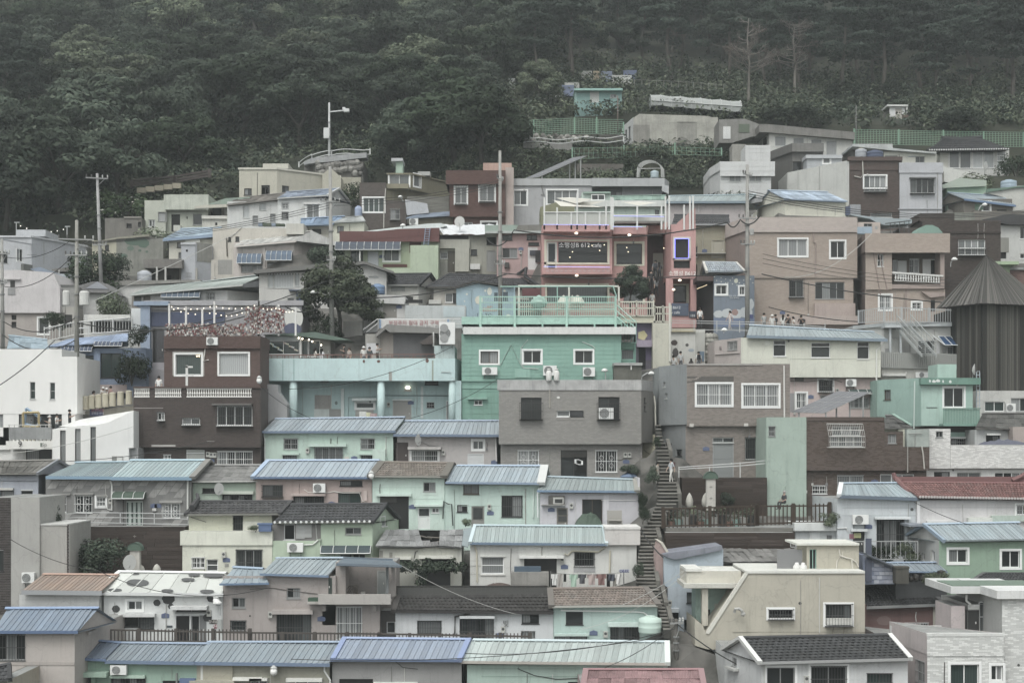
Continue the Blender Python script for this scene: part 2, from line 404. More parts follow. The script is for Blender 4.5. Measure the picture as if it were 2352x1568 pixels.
   m=M();u,z=r[0],r[1];pp=[(-w_/2,-hh/2),(w_/2,-hh/2),(w_/2,hh/4),(0,hh/2),(-w_/2,hh/4)]
   m.q([at(u+x,z+y,.03)for x,y in pp])
   for q in range(5):x,y=pp[q];x2,y2=pp[(q+1)%5];m.q([at(u+x,z+y),at(u+x2,z+y2),at(u+x2,z+y2,.03),at(u+x,z+y,.03)])
   o=obj('number_plate',m,mat('4f5f84','s'),s.root)
   if len(a)>2:s.text(o,at(u,z-.07,.036),.15,'d0d4dc',a[2],d)
  elif c=='v':
   rad=float(a[0]);h=a[1];xy=list(map(float,a[2:]));pts=[]
   for q in range(0,len(xy),2):
    r=s.rect(sg,t,xy[q],xy[q+1],xy[q]+.5,xy[q+1]+.5);pts.append(at(r[0],r[1],rad+.015))
   m=M();m.tube(pts,rad,6);obj('pipe',m,mat(h,'s'),s.root)
  elif c=='a':
   nb=int(a[4]);h=a[5];pr=float(a[6])if len(a)>6 else.8;H=r[3]-r[1];W_=(r[2]-r[0])/nb
   prof=[(.02,H),(pr*.45,H*.93),(pr*.8,H*.62),(pr,H*.08)]
   f=M()
   for q in range(nb+1):f.tube([at(r[0]+W_*q,r[1]+z,o+.012)for o,z in prof],.022,4)
   f.tube([at(r[0],r[1]+H*.06,pr),at(r[2],r[1]+H*.06,pr)],.03,4)
   fo=obj('awning_frame',f,mat('c9cccc','s'),s.root)
   m=M()
   for q in range(3):m.q([at(.03,r[1]+prof[q][1],prof[q][0]),at(W_-.03,r[1]+prof[q][1],prof[q][0]),at(W_-.03,r[1]+prof[q+1][1],prof[q+1][0]),at(.03,r[1]+prof[q+1][1],prof[q+1][0])])
   pm=mesh('awning_panel',m,[mat(h,'s',.55)],BASE)
   for q in range(nb):o=obj('awning_panel',pm,[],fo);o.location=d*(r[0]+W_*q)
   for u in(r[0],r[2]):
    m=M();m.q([at(u,r[1]+z,o)for o,z in prof]+[at(u,r[1]+H*.08,.02)]);obj('awning_cheek',m,mat(h,'s',.55),fo)
  elif c=='A':
   aircon(at((r[0]+r[2])/2,r[1],.12),d,n,r[2]-r[0],r[3]-r[1],' '.join(a[4:]));s.use()
  elif c=='t':
   r=s.rect(sg,t,float(a[0]),float(a[1]),float(a[0])+1,float(a[1])+1);s.text(s.root,at(r[0],r[1],.05+float(a[5]if False else 0)),float(a[2]),a[3],' '.join(a[4:]),d)
  elif c=='bal':
   nb=int(a[4]);H=r[3]-r[1];f=M();h=a[5]if len(a)>5 else 'd3d3cf'
   f.box(at(r[0],r[3]-.1,-.22),d*(r[2]-r[0]),n*.24,(0,0,.1));f.box(at(r[0],r[1],-.22),d*(r[2]-r[0]),n*.24,(0,0,.08))
   fo=obj('balustrade',f,mat(h,'s'),s.root);m=M();hh=H-.18
   m.lathe([(.045,0),(.045,hh*.08),(.03,hh*.12),(.062,hh*.35),(.03,hh*.62),(.03,hh*.8),(.045,hh*.9),(.045,hh)],(0,0,0),8)
   pm=mesh('baluster',m,[mat(h,'s')])
   for q in range(nb):o=obj('baluster',pm,[],fo);o.location=at(r[0]+(r[2]-r[0])*(q+.5)/nb,r[1]+.08,-.1)-BASE
  elif c=='l':
   r=s.rect(sg,t,float(a[0]),float(a[1]),float(a[0])+1,float(a[1])+1);globe_lamp(at(r[0],r[1],.35),at(r[0],r[1]-.25,0.02),' '.join(a[2:]));s.use()
 def text(s,par,p,size,h,txt,d,align='CENTER',lit=0):
  cu=bpy.data.curves.new('lettering','FONT');cu.body=txt;cu.size=size*1.35;cu.align_x=align;cu.extrude=.008;cu.materials.append(emit(h,lit)if lit else mat(h,'s'))
  o=bpy.data.objects.new('lettering',cu);COL.objects.link(o);o.parent=par;o.location=p-BASE
  o.rotation_euler=(math.radians(90),0,math.atan2(d.y,d.x));return o
 def window(s,sg,r,st):
  P,d,n,L_=s.fr(sg);at=lambda u,z,o=0.:s.at(sg,u,z,o)
  fc=FRC.get(st[0],'d6d8d8');np_=int(st[1]);gl=st[2:3]if st[2:3]and st[2:3]in 'dcfgkbx' else 'd';ex=st[2:]if gl!=st[2:3]else st[3:]
  W_,H=r[2]-r[0],r[3]-r[1];f=min(.055,W_*.1,H*.14);fm=mat(fc,'s');m=M()
  O=-.16
  for x,z,ww,hh in((r[0],r[1],W_,f),(r[0],r[3]-f,W_,f),(r[0],r[1]+f,f,H-2*f),(r[2]-f,r[1]+f,f,H-2*f)):m.box(at(x,z,O),d*ww,n*.07,(0,0,hh))
  tr=0.
  if 'T' in ex:tr=H*.3;m.box(at(r[0]+f,r[3]-tr,O),d*(W_-2*f),n*.06,(0,0,f))
  pw=(W_-2*f)/np_
  for q in range(1,np_):m.box(at(r[0]+f+pw*q-f*.45,r[1]+f,O),d*f*.9,n*(.06 if q%2 else.05),(0,0,H-2*f))
  if 'u' in ex:m.box(at(r[0]+f,r[1]+H*.48,O),d*(W_-2*f),n*.05,(0,0,f*.8))
  w_=obj('window',m,fm,s.root)
  for q in range(np_):
   g=gl
   if gl=='x':g=R.choice('ddc')
   elif gl=='d' and R.random()<.3:g='c'
   for z0,z1 in((r[1]+f,r[3]-f-tr),)+(((r[3]-tr+f,r[3]-f),)if tr else()):
    m=M();oo=O+.02+.012*(q%2)
    m.q([at(r[0]+f+pw*q,z0,oo),at(r[0]+f+pw*(q+1),z0,oo),at(r[0]+f+pw*(q+1),z1,oo),at(r[0]+f+pw*q,z1,oo)]);obj('pane',m,glass(g),w_)
  if 's' in ex:
   b=.13;m=M()
   for x,z,ww,hh in((r[0]-b,r[1]-b,W_+2*b,b),(r[0]-b,r[3],W_+2*b,b),(r[0]-b,r[1],b,H),(r[2],r[1],b,H)):m.box(at(x,z,-.02),d*ww,n*.06,(0,0,hh))
   obj('window_surround',m,mat('d4d6d6','s'),w_)
  else:
   m=M();m.box(at(r[0]-.04,r[1]-.05,-.1),d*(W_+.08),n*.15,(0,0,.05));obj('sill',m,fm,w_)
  if 'b' in ex or 'o' in ex or 'x' in ex:
   gm=mat('d0d2d2' if('o' in ex or 'y' in ex)else('4b4c4c' if 'z' in ex else '8f9192'),'s');m=M()
   o1=.32 if 'x' in ex else.03;k=max(3,int(W_/(.15 if 'o' not in ex else.19)));z0,z1=r[1]-.02,r[3]+.02
   if 'x' in ex:z1=r[1]+H*(.55 if 'q' in ex else 1.04);z0=r[1]-.08
   for q in range(k+1):m.box(at(r[0]-.01+(W_+.0)*q/k,z0,o1),d*.018,n*.018,(0,0,z1-z0))
   for zz in((z0,(z0+z1)/2,z1)if 'q' not in ex else(z0,z1)):m.box(at(r[0]-.04,zz-.015,o1-.004),d*(W_+.08),n*.03,(0,0,.03))
   if 'x' in ex:
    for u in(r[0]-.04,r[2]+.01):
     for zz in(z0,z1):m.box(at(u,zz-.015,0),d*.03,n*o1,(0,0,.03))
    m.box(at(r[0]-.04,z0-.02,0),d*(W_+.08),n*(o1+.02),(0,0,.03))
   if 'o' in ex:
    for cu in(.27,.73):
     for cz in(.3,.66):
      m.tube([at(r[0]+W_*cu+.13*math.cos(q*.785),r[1]+H*cz+.17*math.sin(q*.785),.05)for q in range(9)],.012,4,cap=False)
   obj('grille',m,gm,w_)
 def roof(s,EL,ER,RL,RR,h,typ='m',n=20,nr=6,run=2.3,d=-.35,fas=18,fasc=None,ridge=None,verge=None,gable=None,rear=True,t=None,drs=0.,eavetile=None,capw=.22):
  s.use();t=t or s.t;De=s.D+d
  def g(p,D):return pt(p[2]if len(p)>2 else t,p[0],p[1],D)
  el,er=g(EL,De),g(ER,De);rl,rr=g(RL,De+run),g(RR,De+run+drs)
  ez=(el.z+er.z)/2
  s1,s2=rl-el,rr-er
  par=(s1-s2).length<.5
  if par:sa=(s1+s2)/2
  ev=er-el;L_=ev.length
  nrm=ev.cross(s1).normalized()
  if nrm.z<0:nrm=-nrm
  rm=mat(h,'t' if typ in 'tk' else('c' if typ=='s' else 'r'))
  E=lambda q:el+ev*q
  S=lambda q:s1.lerp(s2,q)
  m=M();dn=nrm*-.05
  m.q([el+dn,er+dn,rr+dn,rl+dn])
  if rear:
   bl,br=V((rl.x+s1.x,rl.y+s1.y,el.z)),V((rr.x+s2.x,rr.y+s2.y,er.z))
   m.q([rl+dn,rr+dn,br+dn,bl+dn]);m.q([el+dn*2.2,bl+dn*2.2,br+dn*2.2,er+dn*2.2])
  obj('roof',m,rm,s.root);
  if rear and gable:
   i1=ev.normalized()*.22
   for e,r_,b_ in((el+i1,rl+i1,bl+i1),(er-i1,rr-i1,br-i1)):m=M();m.q([e+dn*1.6,r_+dn*1.6,b_+dn*1.6]);obj('gable',m,mat(gable,'p'),s.root)
  if typ=='m':
   def panel(o0,e,sv,e2):
    m=M();rb,rh=min(.06,e.length*.25)/e.length,.045
    lo=[o0,o0+e*(1-2*rb),o0+e*(1-1.6*rb)+nrm*rh,o0+e*(1-.4*rb)+nrm*rh,o0+e]
    hi=[o0+sv,o0+sv+e2*(1-2*rb),o0+sv+e2*(1-1.6*rb)+nrm*rh,o0+sv+e2*(1-.4*rb)+nrm*rh,o0+sv+e2]
    for q in range(4):m.q([lo[q],lo[q+1],hi[q+1],hi[q]])
    m.q([lo[1],lo[4],lo[3],lo[2]]);m.q([p-nrm*.05 for p in(lo[0],lo[4])]+[lo[4],lo[0]])
    return m
   if par:
    pm=mesh('roof_panel',panel(V((0,0,0)),ev/n,sa,ev/n),[rm])
    for q in range(n):o=obj('roof_panel',pm,[],s.root);o.location=el+ev*(q/n)-BASE
   else:
    for q in range(n):obj('roof_panel',panel(E(q/n),ev/n,S(q/n),E((q+1)/n)+S((q+1)/n)-E(q/n)-S(q/n)),rm,s.root)
  elif typ in 'tk':
   tot=0;rest=M();up=nrm*.045
   def tile(o0,e,sv,e2):
    m=M();w_=[0,.25,.5,.75,1];hgt=[0,.02,.03,.02,0]if typ=='t' else[0,.05,.075,.05,0]
    lo=[o0+e*x+nrm*(z+.045)for x,z in zip(w_,hgt)];hi=[o0+sv*1.08+e2*x+nrm*(z+.004)for x,z in zip(w_,hgt)]
    for q in range(4):m.q([lo[q],lo[q+1],hi[q+1],hi[q]])
    m.q([o0-nrm*.02,o0+e-nrm*.02]+lo[::-1]);m.q([o0-nrm*.02,lo[0],hi[0]]);m.q([o0+e-nrm*.02,hi[4],lo[4]])
    return m
   if par:pm=mesh('roof_tile',tile(V((0,0,0)),ev/n*.985,sa/nr,ev/n*.985),[rm])
   for j in range(nr):
    for q in range(n+(j%2 if typ=='t' else 0)):
     qq=(q-(.5 if(j%2 and typ=='t')else 0))/n;a0,a1=max(0,qq),min(1,qq+1/n)
     if a1-a0<.2/n:continue
     o0=E(a0)+S(a0)*(j/nr)
     if par and a1-a0>.9/n and tot<300:o=obj('roof_tile',pm,[],s.root);o.location=o0-BASE;tot+=1
     else:
      e=(E(a1)+S(a1)*(j/nr)-o0)*.985;tm=tile(o0,e,S(a0)/nr,e)
      if tot<300:obj('roof_tile',tm,rm,s.root);tot+=1
      else:
       k0=len(rest.v);rest.v+=tm.v;rest.f+=[tuple(i+k0 for i in f)for f in tm.f];rest.i+=tm.i
   obj('roof_tiling',rest,rm,s.root,kind='stuff')
  elif typ=='s':
   for j in range(nr):
    for q in range(n):
     o0=E(q/n)+S(q/n)*(j/nr);e=E((q+1)/n)+S((q+1)/n)*(j/nr)-o0;sv=S(q/n)/nr*1.1
     tw=(R.random()-.5)*.05;m=M();wv=5
     for w0 in range(wv*2):
      za,zb_=(.03 if w0%2 else 0),(0 if w0%2 else.03)
      A_,B_=o0+e*(w0/wv/2)+nrm*(za+.03+tw*w0/wv),o0+e*((w0+1)/wv/2)+nrm*(zb_+.03+tw*w0/wv)
      m.q([A_,B_,B_+sv-nrm*.025,A_+sv-nrm*.025]);m.q([A_-nrm*.03,B_-nrm*.03,B_,A_])
     obj('roof_sheet',m,mat(h,'c',R.choice((.75,.9,1.,1.15))),s.root)
  fh=fas*KZ*De/F
  if fas:
   m=M();m.box(el-ev.normalized()*.03+V((0,-.06,-fh)),ev*(1+.06/L_),(0,.07,0),(0,0,fh+.015));obj('fascia',m,mat(fasc or h,'s'),s.root)
  if ridge is not False:
   m=M();rv=rr-rl;ex=rv.normalized()*.06
   sc=s1.normalized()
   m.box(rl-ex-sc*capw+nrm*.06,rv+2*ex,sc*capw,nrm*.035)
   bk=V((sc.x,sc.y,-sc.z))if rear else V((sc.x,sc.y,0));m.q([rl-ex+nrm*.095,rr+ex+nrm*.095,rr+ex+bk*capw+nrm*.02,rl-ex+bk*capw+nrm*.02])
   obj('ridge_cap',m,mat(ridge or h,'s'),s.root)
  if verge:
   vw,vc=verge[0],verge[1]
   for sgn,e,sv in((-1,el,s1),(1,er,s2)):
    if len(verge)>2 and sgn not in verge[2]:continue
    m=M();q=ev.normalized()*sgn*vw;m.box(e-ev.normalized()*sgn*.1+nrm*-.12-sv.normalized()*.08,q,sv*1.03,nrm*.22)
    if rear:m.box(e+sv-ev.normalized()*sgn*.1-nrm*.12,q,V((sv.x,sv.y,-sv.z)),nrm*.2)
    obj('verge',m,mat(vc,'s'),s.root)
  if eavetile:
   ne,hc=eavetile;m=M();m.lathe([(.05,0),(.085,-.03),(.085,-.05),(.02,-.06)],(0,0,0),8,axis='y');pm=mesh('eave_tile',m,[mat(hc,'s')])
   for q in range(ne):o=obj('eave_tile',pm,[],s.root);o.location=E((q+.5)/ne)+V((0,-.07,.03))-BASE
  return s
 def part(s,name,m,mats,**kw):s.use();return obj(name,m,mats,s.root,**kw)
 def fbox(s,x0,y0,x1,y1,h,d=0.,dep=.3,name='wall_panel',t=None,kind='p'):
  s.use();t=t or s.t;D=s.D+d;a,b=pt(t,x0,y1,D),pt(t,x1,y0,D);m=M();m.box(a,(b.x-a.x,0,0),(0,dep,0),(0,0,b.z-a.z));return obj(name,m,mat(h,kind),s.root)
 def poly(s,xy,h,d=0.,dep=.3,name='wall',t=None,kind='p'):
  """a prism whose front outline is measured"""
  s.use();t=t or s.t;D=s.D+d;P=[pt(p[2]if len(p)>2 else t,p[0],p[1],D)for p in xy];m=M();m.q(P);bk=V((0,dep,0));m.q([p+bk for p in P][::-1])
  for q in range(len(P)):a,b=P[q],P[(q+1)%len(P)];m.q([b,a,a+bk,b+bk])
  return obj(name,m,mat(h,kind),s.root)
ACN=[0]
def aircon(p,d,n,W_,H,label):
 ACN[0]+=1
 t=thing('air_conditioner',label,'air conditioner',p,'air conditioner units on the houses')
 dp=.3;m=M();m.box(p-d*W_/2,d*W_,n*dp,(0,0,H));obj('casing',m,mat('cdcfce','s'),t)
 q=p-d*W_*.12+n*(dp+.012)+V((0,0,H/2));rr=min(H*.43,W_*.34);m=M();m.disc(q,d*rr,(0,0,rr),16);obj('fan',m,mat('6e7171','s'),t)
 m=M()
 for k in(1.,.72,.44,.18):m.tube([q+n*.012+d*rr*k*math.cos(a*.5236)+V((0,0,rr*k*math.sin(a*.5236)))for a in range(13)],.011,4,cap=False)
 obj('fan_grille',m,mat('a9acac','s'),t)
 for u in(-.38,.3):
  m=M();m.box(p+d*W_*u-n*.12,d*.04,n*(dp+.1),(0,0,-.04));m.box(p+d*W_*u-n*.12,d*.04,n*.04,(0,0,-.3));obj('bracket',m,mat('6d6f70','m'),t)
def globe_lamp(p,wallp,label):
 t=thing('wall_lamp',label,'lamp',wallp,'white globe street lamps')
 m=M();m.tube([wallp,V((p.x,p.y,wallp.z+.05)),p],.03,6);obj('bracket',m,mat('8d9090','m'),t)
 m=M();m.ball(p+V((0,0,.05)),.2,.22,10);obj('globe',m,mat('d9dad8','s'),t,smooth=True)
 m=M();m.lathe([(.12,.18),(.2,.24),(.1,.36),(.03,.42)],p,8);obj('cap',m,mat('a7aaa8','s'),t)
# ============================================================ HOUSES, bottom row upwards
G5='houses on the hillside'
# ---- bottom row
b=B('04','house','beige house under a deep blue ribbed roof, below the orange roofed shed','house',77,(300,1750))
b.k([-60,640,(880,4.4)],1142,1750,'aba29c','w -30 1150 216 1372 G3dbz; p -60 1385 640 1412 a19892 .03 wall_band; p#1 745 1115 820 1140 b4aca6 .1 wall_vent',gnd=1)
b.roof((-60,1120),(665,1120),(60,925),(842,922),'6f8db6',n=16,fas=22,fasc='48658e',gable='aba29c')
b=B('04','tiled_roof_house','low house corner with curled dark roof tip in the bottom corner of the view','house',72,(60,1800))
b.k([-60,60,(230,3)],1548,1800,'a8a08c',gnd=1)
b.roof((-60,1545),(85,1530),(-60,1430),(80,1400),'454649','t',n=3,nr=4,run=1.2,verge=(.2,'3f4042',(1,)))
b=B('04','house','green walled house under faded blue roof with dark blue torn corner piece','house',79,(1100,1760))
b.k([632,1690],1378,1760,'87ab98','h 590 1460 942 1500 90b39f .7; d 690 1502 795 1650 4a4c4c; p 795 1500 830 1650 7fa28f .3 pillar; A 962 1405 1100 1485 white air conditioner on the green house under the faded blue roof; h 950 1495 1250 1520 9dbcaa .25; w 955 1520 1250 1640 K4dbz; h 1510 1480 1525 1568 7d8480 .1; p 1550 1522 1680 1600 4d6794 .3 storage_box; o 1395 1545 1545 1640',gnd=1)
b.roof((905,1372),(1660,1385),(1040,1222),(1800,1230),'7e95b0',n=18,fas=26,fasc='5c7595')
b.roof((645,1350),(905,1362),(795,1200),(1040,1222),'5f7ba3',n=5,fas=18,fasc='54709a',drs=0,d=-.38)
b=B('04','house','olive grey house under speckled blue roof with white drain pipe at its corner','house',79.1,(1990,1760))
b.k([1692,(680,0,'14')],(1400,'04'),1760,'8d8c7c','p 1692 1395 1998 1640 a09c88 .12; v .07 c0c2bf 1735 1400 1735 1560 1700 1600; h 2005 1512 2252 1540 cfcfc8 .3; h@14 0 1520 155 1540 c9cac4 .3; w@14 0 1545 150 1640 W2d; h@14 315 1520 625 1548 c9cac4 .35; w@14 385 1550 600 1640 W2d; l@14 213 1465 globe lamp on the olive grey house under the speckled roof; v@14 .05 c8cac8 640 1420 640 1460 690 1540 690 1640; p 1640 1535 2020 1562 a39f8c .5 planter',gnd=1)
b.roof((1655,1385),(680,1400,'14'),(1790,1215),(790,1215,'14'),'8299b2',n=24,fas=26,fasc='5c7595',t='04')
b=B('14','house','plain grey house under violet blue roof between speckled blue and pale roofs','house',79.3,(1250,1760))
b.k([705,1815],1372,1760,'8b8b8b','o 765 1530 1055 1640; h 1060 1555 1440 1600 c6c7c4 .3; v .02 4b4c4c 1250 1380 1310 1430 1440 1445',gnd=1)
b.roof((720,1358),(1790,1366),(820,1180),(1870,1190),'7f96c0',n=22,fas=20,fasc='4f688f',verge=(.28,'7289b8',(-1,1)))
b=B('14','house','mint walled house under long pale whitish ribbed roof with white end verge','house',79.5,(2100,1760))
b.k([1862,(1440,0,'24')],1408,1760,'9ab8ac','p@24 -160 1505 1400 1513 87a599 .015 wall_joint; p@24 -160 1440 1400 1446 87a599 .015 wall_joint; e@24 158 1441 9 9 3a3b3b vent; v@24 .02 3b3c3c 160 1445 300 1500 480 1530 700 1522; o@24 585 1555 690 1640',gnd=1)
b.roof((1815,1378),(1430,1395,'24'),(1925,1195),(1425,1212,'24'),'a9bcc2',n=33,fas=20,fasc='a59f96',verge=(.3,'bfcac6',(1,)))
b=B('24','pink_roof_house','low house under pinkish red corrugated roof at the bottom edge','house',75,(1200,1760))
b.k([700,1750],1600,1760,'a27e80',gnd=1)
b.roof((720,1610),(1745,1620),(745,1450),(1715,1450),'8d686a','s',n=9,nr=2,run=2.2,fas=0,verge=(.3,'946f72',(-1,1)),ridge='96686d')
b=B('34','house','white house under charcoal tiled roof with white verge, in front of the beige stepped house','house',76,(600,1780))
b.k([(1925,4.6,'24'),(2240,0,'24'),(1255,0)],1372,1780,'babdbf','w 45 1432 285 1640 G2dsz; w 425 1422 730 1640 G2dsbz; w 905 1485 1120 1640 K2gbz; m 383 1530; w@24#0 1990 1350 2030 1425 G1d; p@24#0 1965 1430 2050 1450 a9aba8 .3 ledge; v .05 a9aba8 22 1390 22 1640',gnd=1)
b.roof((2230,1385,'24'),(1272,1352),(2065,1175,'24'),(1095,1150),'414244','t',n=26,nr=9,run=2.4,verge=(.24,'c2c4c1',(-1,1)),fasc='8e9091',fas=22,gable='babdbf',t='34')
b=B('34','tiled_terrace_house','white brick house with pink side wall and walled roof terrace in the bottom corner','house',76.5,(1800,1780))
WB=(.3,.078,'bfc1bf','cfd1cf')
b.k([(1110,5),1422,2078],1322,1780,'a5a6a4','w 1620 1405 1865 1640 W2gs; w 1970 1415 2070 1545 W2ds; p 1620 1378 1865 1400 b9bab7 .03 soldier_course; p 1970 1385 2070 1410 b9bab7 .03 soldier_course; w#0 1325 1375 1400 1560 G2cb; e 2205 1412 12 12 4b4c4c camera',brick=WB,side='ada0a0',gnd=1,dep=7)
b.k([(1107,5.1),1420,2076],1142,1318,'a5a6a4','',brick=WB,side='afa3a3',d=-.05,dep=.25,ext=.02,name='terrace_parapet')
b.fbox(1420,1140,2076,1166,'c3c5c3',d=-.08,dep=.3,name='coping')
b.k([2064,2400],845,1780,'a5a6a4','',brick=WB,d=.6,dep=8)
b.k([1770,2064],890,1780,'a5a6a4','w#0 1870 870 1960 1130 W2cbu; d 1748 940 1867 1140 3d3d3d; v .06 c9c9c6 1755 810 1755 860 1790 890',d=3.6,brick=WB,dep=5)
b.k([1628,1745],905,1780,'b0a2a3','',d=3.4,dep=3)
b.fbox(1110,1076,1548,1160,'bfc1c1',d=4.9,dep=.25,name='terrace_parapet')
b.fbox(1625,738,2030,800,'c0c2c2',d=3,dep=5,name='roof_slab');b.fbox(2020,775,2420,845,'c6c8c8',d=.3,dep=7,name='roof_slab')
b.fbox(1640,728,2400,740,'6a8271',d=3.1,dep=3,name='roof_coating')
# ---- second row
b=B('04','tall_grey_house','tall grey rendered house edged with white jointed dark brick','house',88,(200,900))
DBW=(.27,.1,'4b4442','3f3937')
b.k([-90,92],-25,1000,'a3a4a2','w -60 430 30 610 K1d',brick=DBW,dep=6,ext=0,d=-.02)
b.k([92,340],(1368,'03'),900,'9d9c98','A 205 615 312 702 white air conditioner hanging on the tall grey rendered wall',dep=5,gnd=1,t='04')
b.k([340,574],208,800,'9b9994',dep=5,d=.15)
b.k([574,590],208,640,'b0aeaa',brick=(.2,.1,'4b4442','3f3937'),d=.14,dep=.3)
b.fbox(338,202,578,214,'b9bab7',d=.1,dep=5,name='coping')
b=B('04','shed','small shed with orange ribbed roof and white siding boards','shed',85.5,(500,1000))
b.k([165,850],805,1000,'b3b5b5',boards=6,gnd=1,dep=4.4)
b.roof((190,772),(870,778),(385,634),(1010,640),'b08a76',n=19,fas=36,fasc='8a8e93')
b=B('04','spotted_house','white house with dark painted dots over its walls and roof','house',86,(1400,1220))
SP='w 1095 862 1220 940 W2ds; w 1047 997 1185 1082 K1d; w 1187 997 1322 1110 K1dbz; h 1030 967 1340 994 c2c4c4 .4; h 1480 900 1790 930 c2c4c4 .6; w 1510 932 1770 960 G2d; o 1510 990 1625 1215; w 1640 990 1710 1215 G1d; d 1712 985 1772 1215 77797a; n 1419 985; p 1797 1022 1862 1058 4c4644 .04 sign; p 1432 1072 1480 1090 4a525b .03 plate; p 1872 1020 1905 1120 a9acaa .1 notice_box; m 1795 965; l 1865 860 globe lamp on the spotted white house beside its doorway'
for x,y,r_ in((995,930,34),(1347,877,31),(1445,842,54),(1468,910,27),(1780,1005,38),(1815,838,40)):SP+=f'; e {x} {y} {r_} {r_ * .92} 434445 painted_spot'
SP+='; e 1849 1081 18 20 9a5c66 sign; t 1830 1048 .15 c9c5bd 감내골; t 1849 1090 .2 d9c8c8 74'
b.k([890,1910],815,1225,'c5c8c8',SP,gnd=1)
b.roof((805,788),(1912,800),(1038,610),(1940,622),'d0d3d3',n=7,fas=24,fasc='bfc2c2',verge=(.25,'c9cccc',(-1,)))
for x,y,rx,ry in((1180,706,98,32),(1160,630,36,11),(1613,678,58,15),(1665,636,50,15),(1835,642,95,18),(985,769,62,15),(1435,774,52,15),(1775,778,62,15)):
 q=[pt('04',x+rx*math.cos(k*.37),y+ry*math.sin(k*.37)*(1+.08*math.sin(k*1.3)),86)for k in range(17)]
 E_,R_=pt('04',1300,794,85.65),pt('04',1500,616,87.95);nn=V((1,0,.008)).cross(V((0,2.3,R_.z-E_.z))).normalized();E_=E_+nn*.055
 cp=V((0,0,CZ));m=M();m.q([cp+(p-cp)*((E_-cp).dot(nn)/(p-cp).dot(nn))for p in q]);b.part('painted_spot',m,mat('555758','s'))
b=B('14','house','taupe house with broken open upper room and concrete balcony','house',86,(500,1200))
b.k([(1912,0,'04'),622],648,1210,'9b918d','w@04 1990 835 2105 920 G2d; w@04 1978 1033 2110 1120 G1dbz; w 315 752 432 840 G2d; h 195 935 545 970 a59b97 .4; w 230 970 525 1210 K4dbz; m 177 978; n 613 1012; e@04 2145 990 8 8 444444 vent; v .02 5c5754 0 760 200 750 320 770 580 800',gnd=1,dep=5.5,t='14')
b.k([622,1112],890,1210,'9b918d','w 745 915 960 1190 A4cby; p 625 893 655 945 a39995 .3 bracket; p 1055 893 1085 945 a39995 .3 bracket',dep=4,name='lower_wall')
b.k([622,735],648,892,'9d938f','d 672 665 705 805 46524d',dep=3,name='upper_wall')
b.k([735,1255],520,892,'8f8682','d 1090 600 1170 805 8b9190 a2a5a3',d=2.4,dep=2.8,name='back_wall')
b.fbox(735,530,820,805,'9a918c',d=.3,dep=2.1,name='side_wall')
b.poly([(1240,560),(1252,820),(1190,830),(1180,800),(1172,760),(1190,745),(1185,710),(1215,690),(1222,640),(1210,590),(1200,560)],'9a918c',d=.9,dep=.3,name='broken_wall')
b.fbox(1165,555,1188,800,'7d8385',d=.5,dep=.12,name='post')
b.fbox(585,806,1207,892,'a59f99',d=-.9,dep=.2,name='balcony_parapet');b.fbox(590,868,1200,892,'9d9791',d=-.7,dep=1.4,name='balcony_slab')
b.fbox(490,870,586,890,'a59f99',d=-.7,dep=1.,name='balcony_slab')
b.fbox(497,838,582,872,'3f5d4b',d=-.55,dep=.5,name='green_cloth')
for k in range(5):m=M();m.tube([pt('14',810+20*k,802,87.2),pt('14',850+12*k,735+10*(k%3),87.4),pt('14',920-8*k,730+14*k,87.5),pt('14',925,800,87.3)],.03,5);b.part('broken_stick',m,mat('6f6459','w'))
b.fbox(950,785,985,806,'b0aba4',d=1.2,dep=.3,name='rubble_block')
b.roof((90,628),(670,645),(235,497),(805,495),'8fa6ba',n=13,fas=16,fasc='5f7b9a',gable='9b918d')
b.roof((1888,715,'04'),(160,708),(2010,572,'04'),(110,585),'829bb3',n=6,fas=14,fasc='557394',d=-.6,run=1.9)
m=M();P_=[pt('14',800,497,87.6),pt('14',1225,515,87.6),pt('14',1300,560,85.4),pt('14',740,545,85.4)];m.q(P_);m.q([p-V((0,0,.12))for p in P_][::-1]);m.box(P_[3]-V((0,.02,.1)),P_[2]-P_[3],(0,.06,0),(0,0,.14));m.box(P_[0]-V((0,.02,.1)),P_[1]-P_[0],(0,.06,0),(0,0,.2));b.part('roof_sheet',m,mat('5d7896','r'))
b=B('14','house','narrow dark alley house with small window beside the taupe broken house','house',86.9,(1180,1200))
b.k([1100,1250],945,1230,'5c5957','w 1172 1040 1247 1140 W1d',gnd=1,dep=4)
b=B('14','house','white house under black brown tiled roof with deep ridge flashing','house',86.2,(1700,1220))
b.k([1247,(458,0,'24')],958,1240,'bdc1c5','w 1437 1035 1642 1148 K1cbz; h 1800 985 2100 1008 b9bdbf .35; w 1800 1010 2090 1240 K4dbz; v .06 4a4744 1890 968 1760 995 1756 1150; t 2195 1075 .3 6a6c6a 빛; m@24 26 1105; n 2140 1153; w@24 187 977 335 1057 K2d; w@24 183 1122 300 1240 K1db',gnd=1)
b.roof((1240,942),(455,955,'24'),(1283,822),(415,808,'24'),'3d3b3a','t',n=38,nr=5,run=1.6,fas=22,fasc='3b3939',verge=(.3,'4f4b49',(-1,)),ridge=False)
m=M();P_=[pt('14',1262,820,87.55),pt('24',412,808,87.55),pt('24',408,742,88.6),pt('14',1258,745,88.6)];m.q(P_);m.q([p-V((0,0,.2))for p in P_][::-1]);m.box(P_[3]+V((0,-.03,0)),P_[2]-P_[3],(0,.2,0),(0,0,.08))
for k in range(34):a=P_[0].lerp(P_[1],k/34);c=P_[3].lerp(P_[2],k/34);m.box(a,(.04,0,0),c-a,(0,0,.03))
b.part('ridge_flashing',m,mat('454342','r'))
b=B('24','house','aqua house under brown scalloped tile roof behind the pale whitish roof','house',86.1,(900,1240))
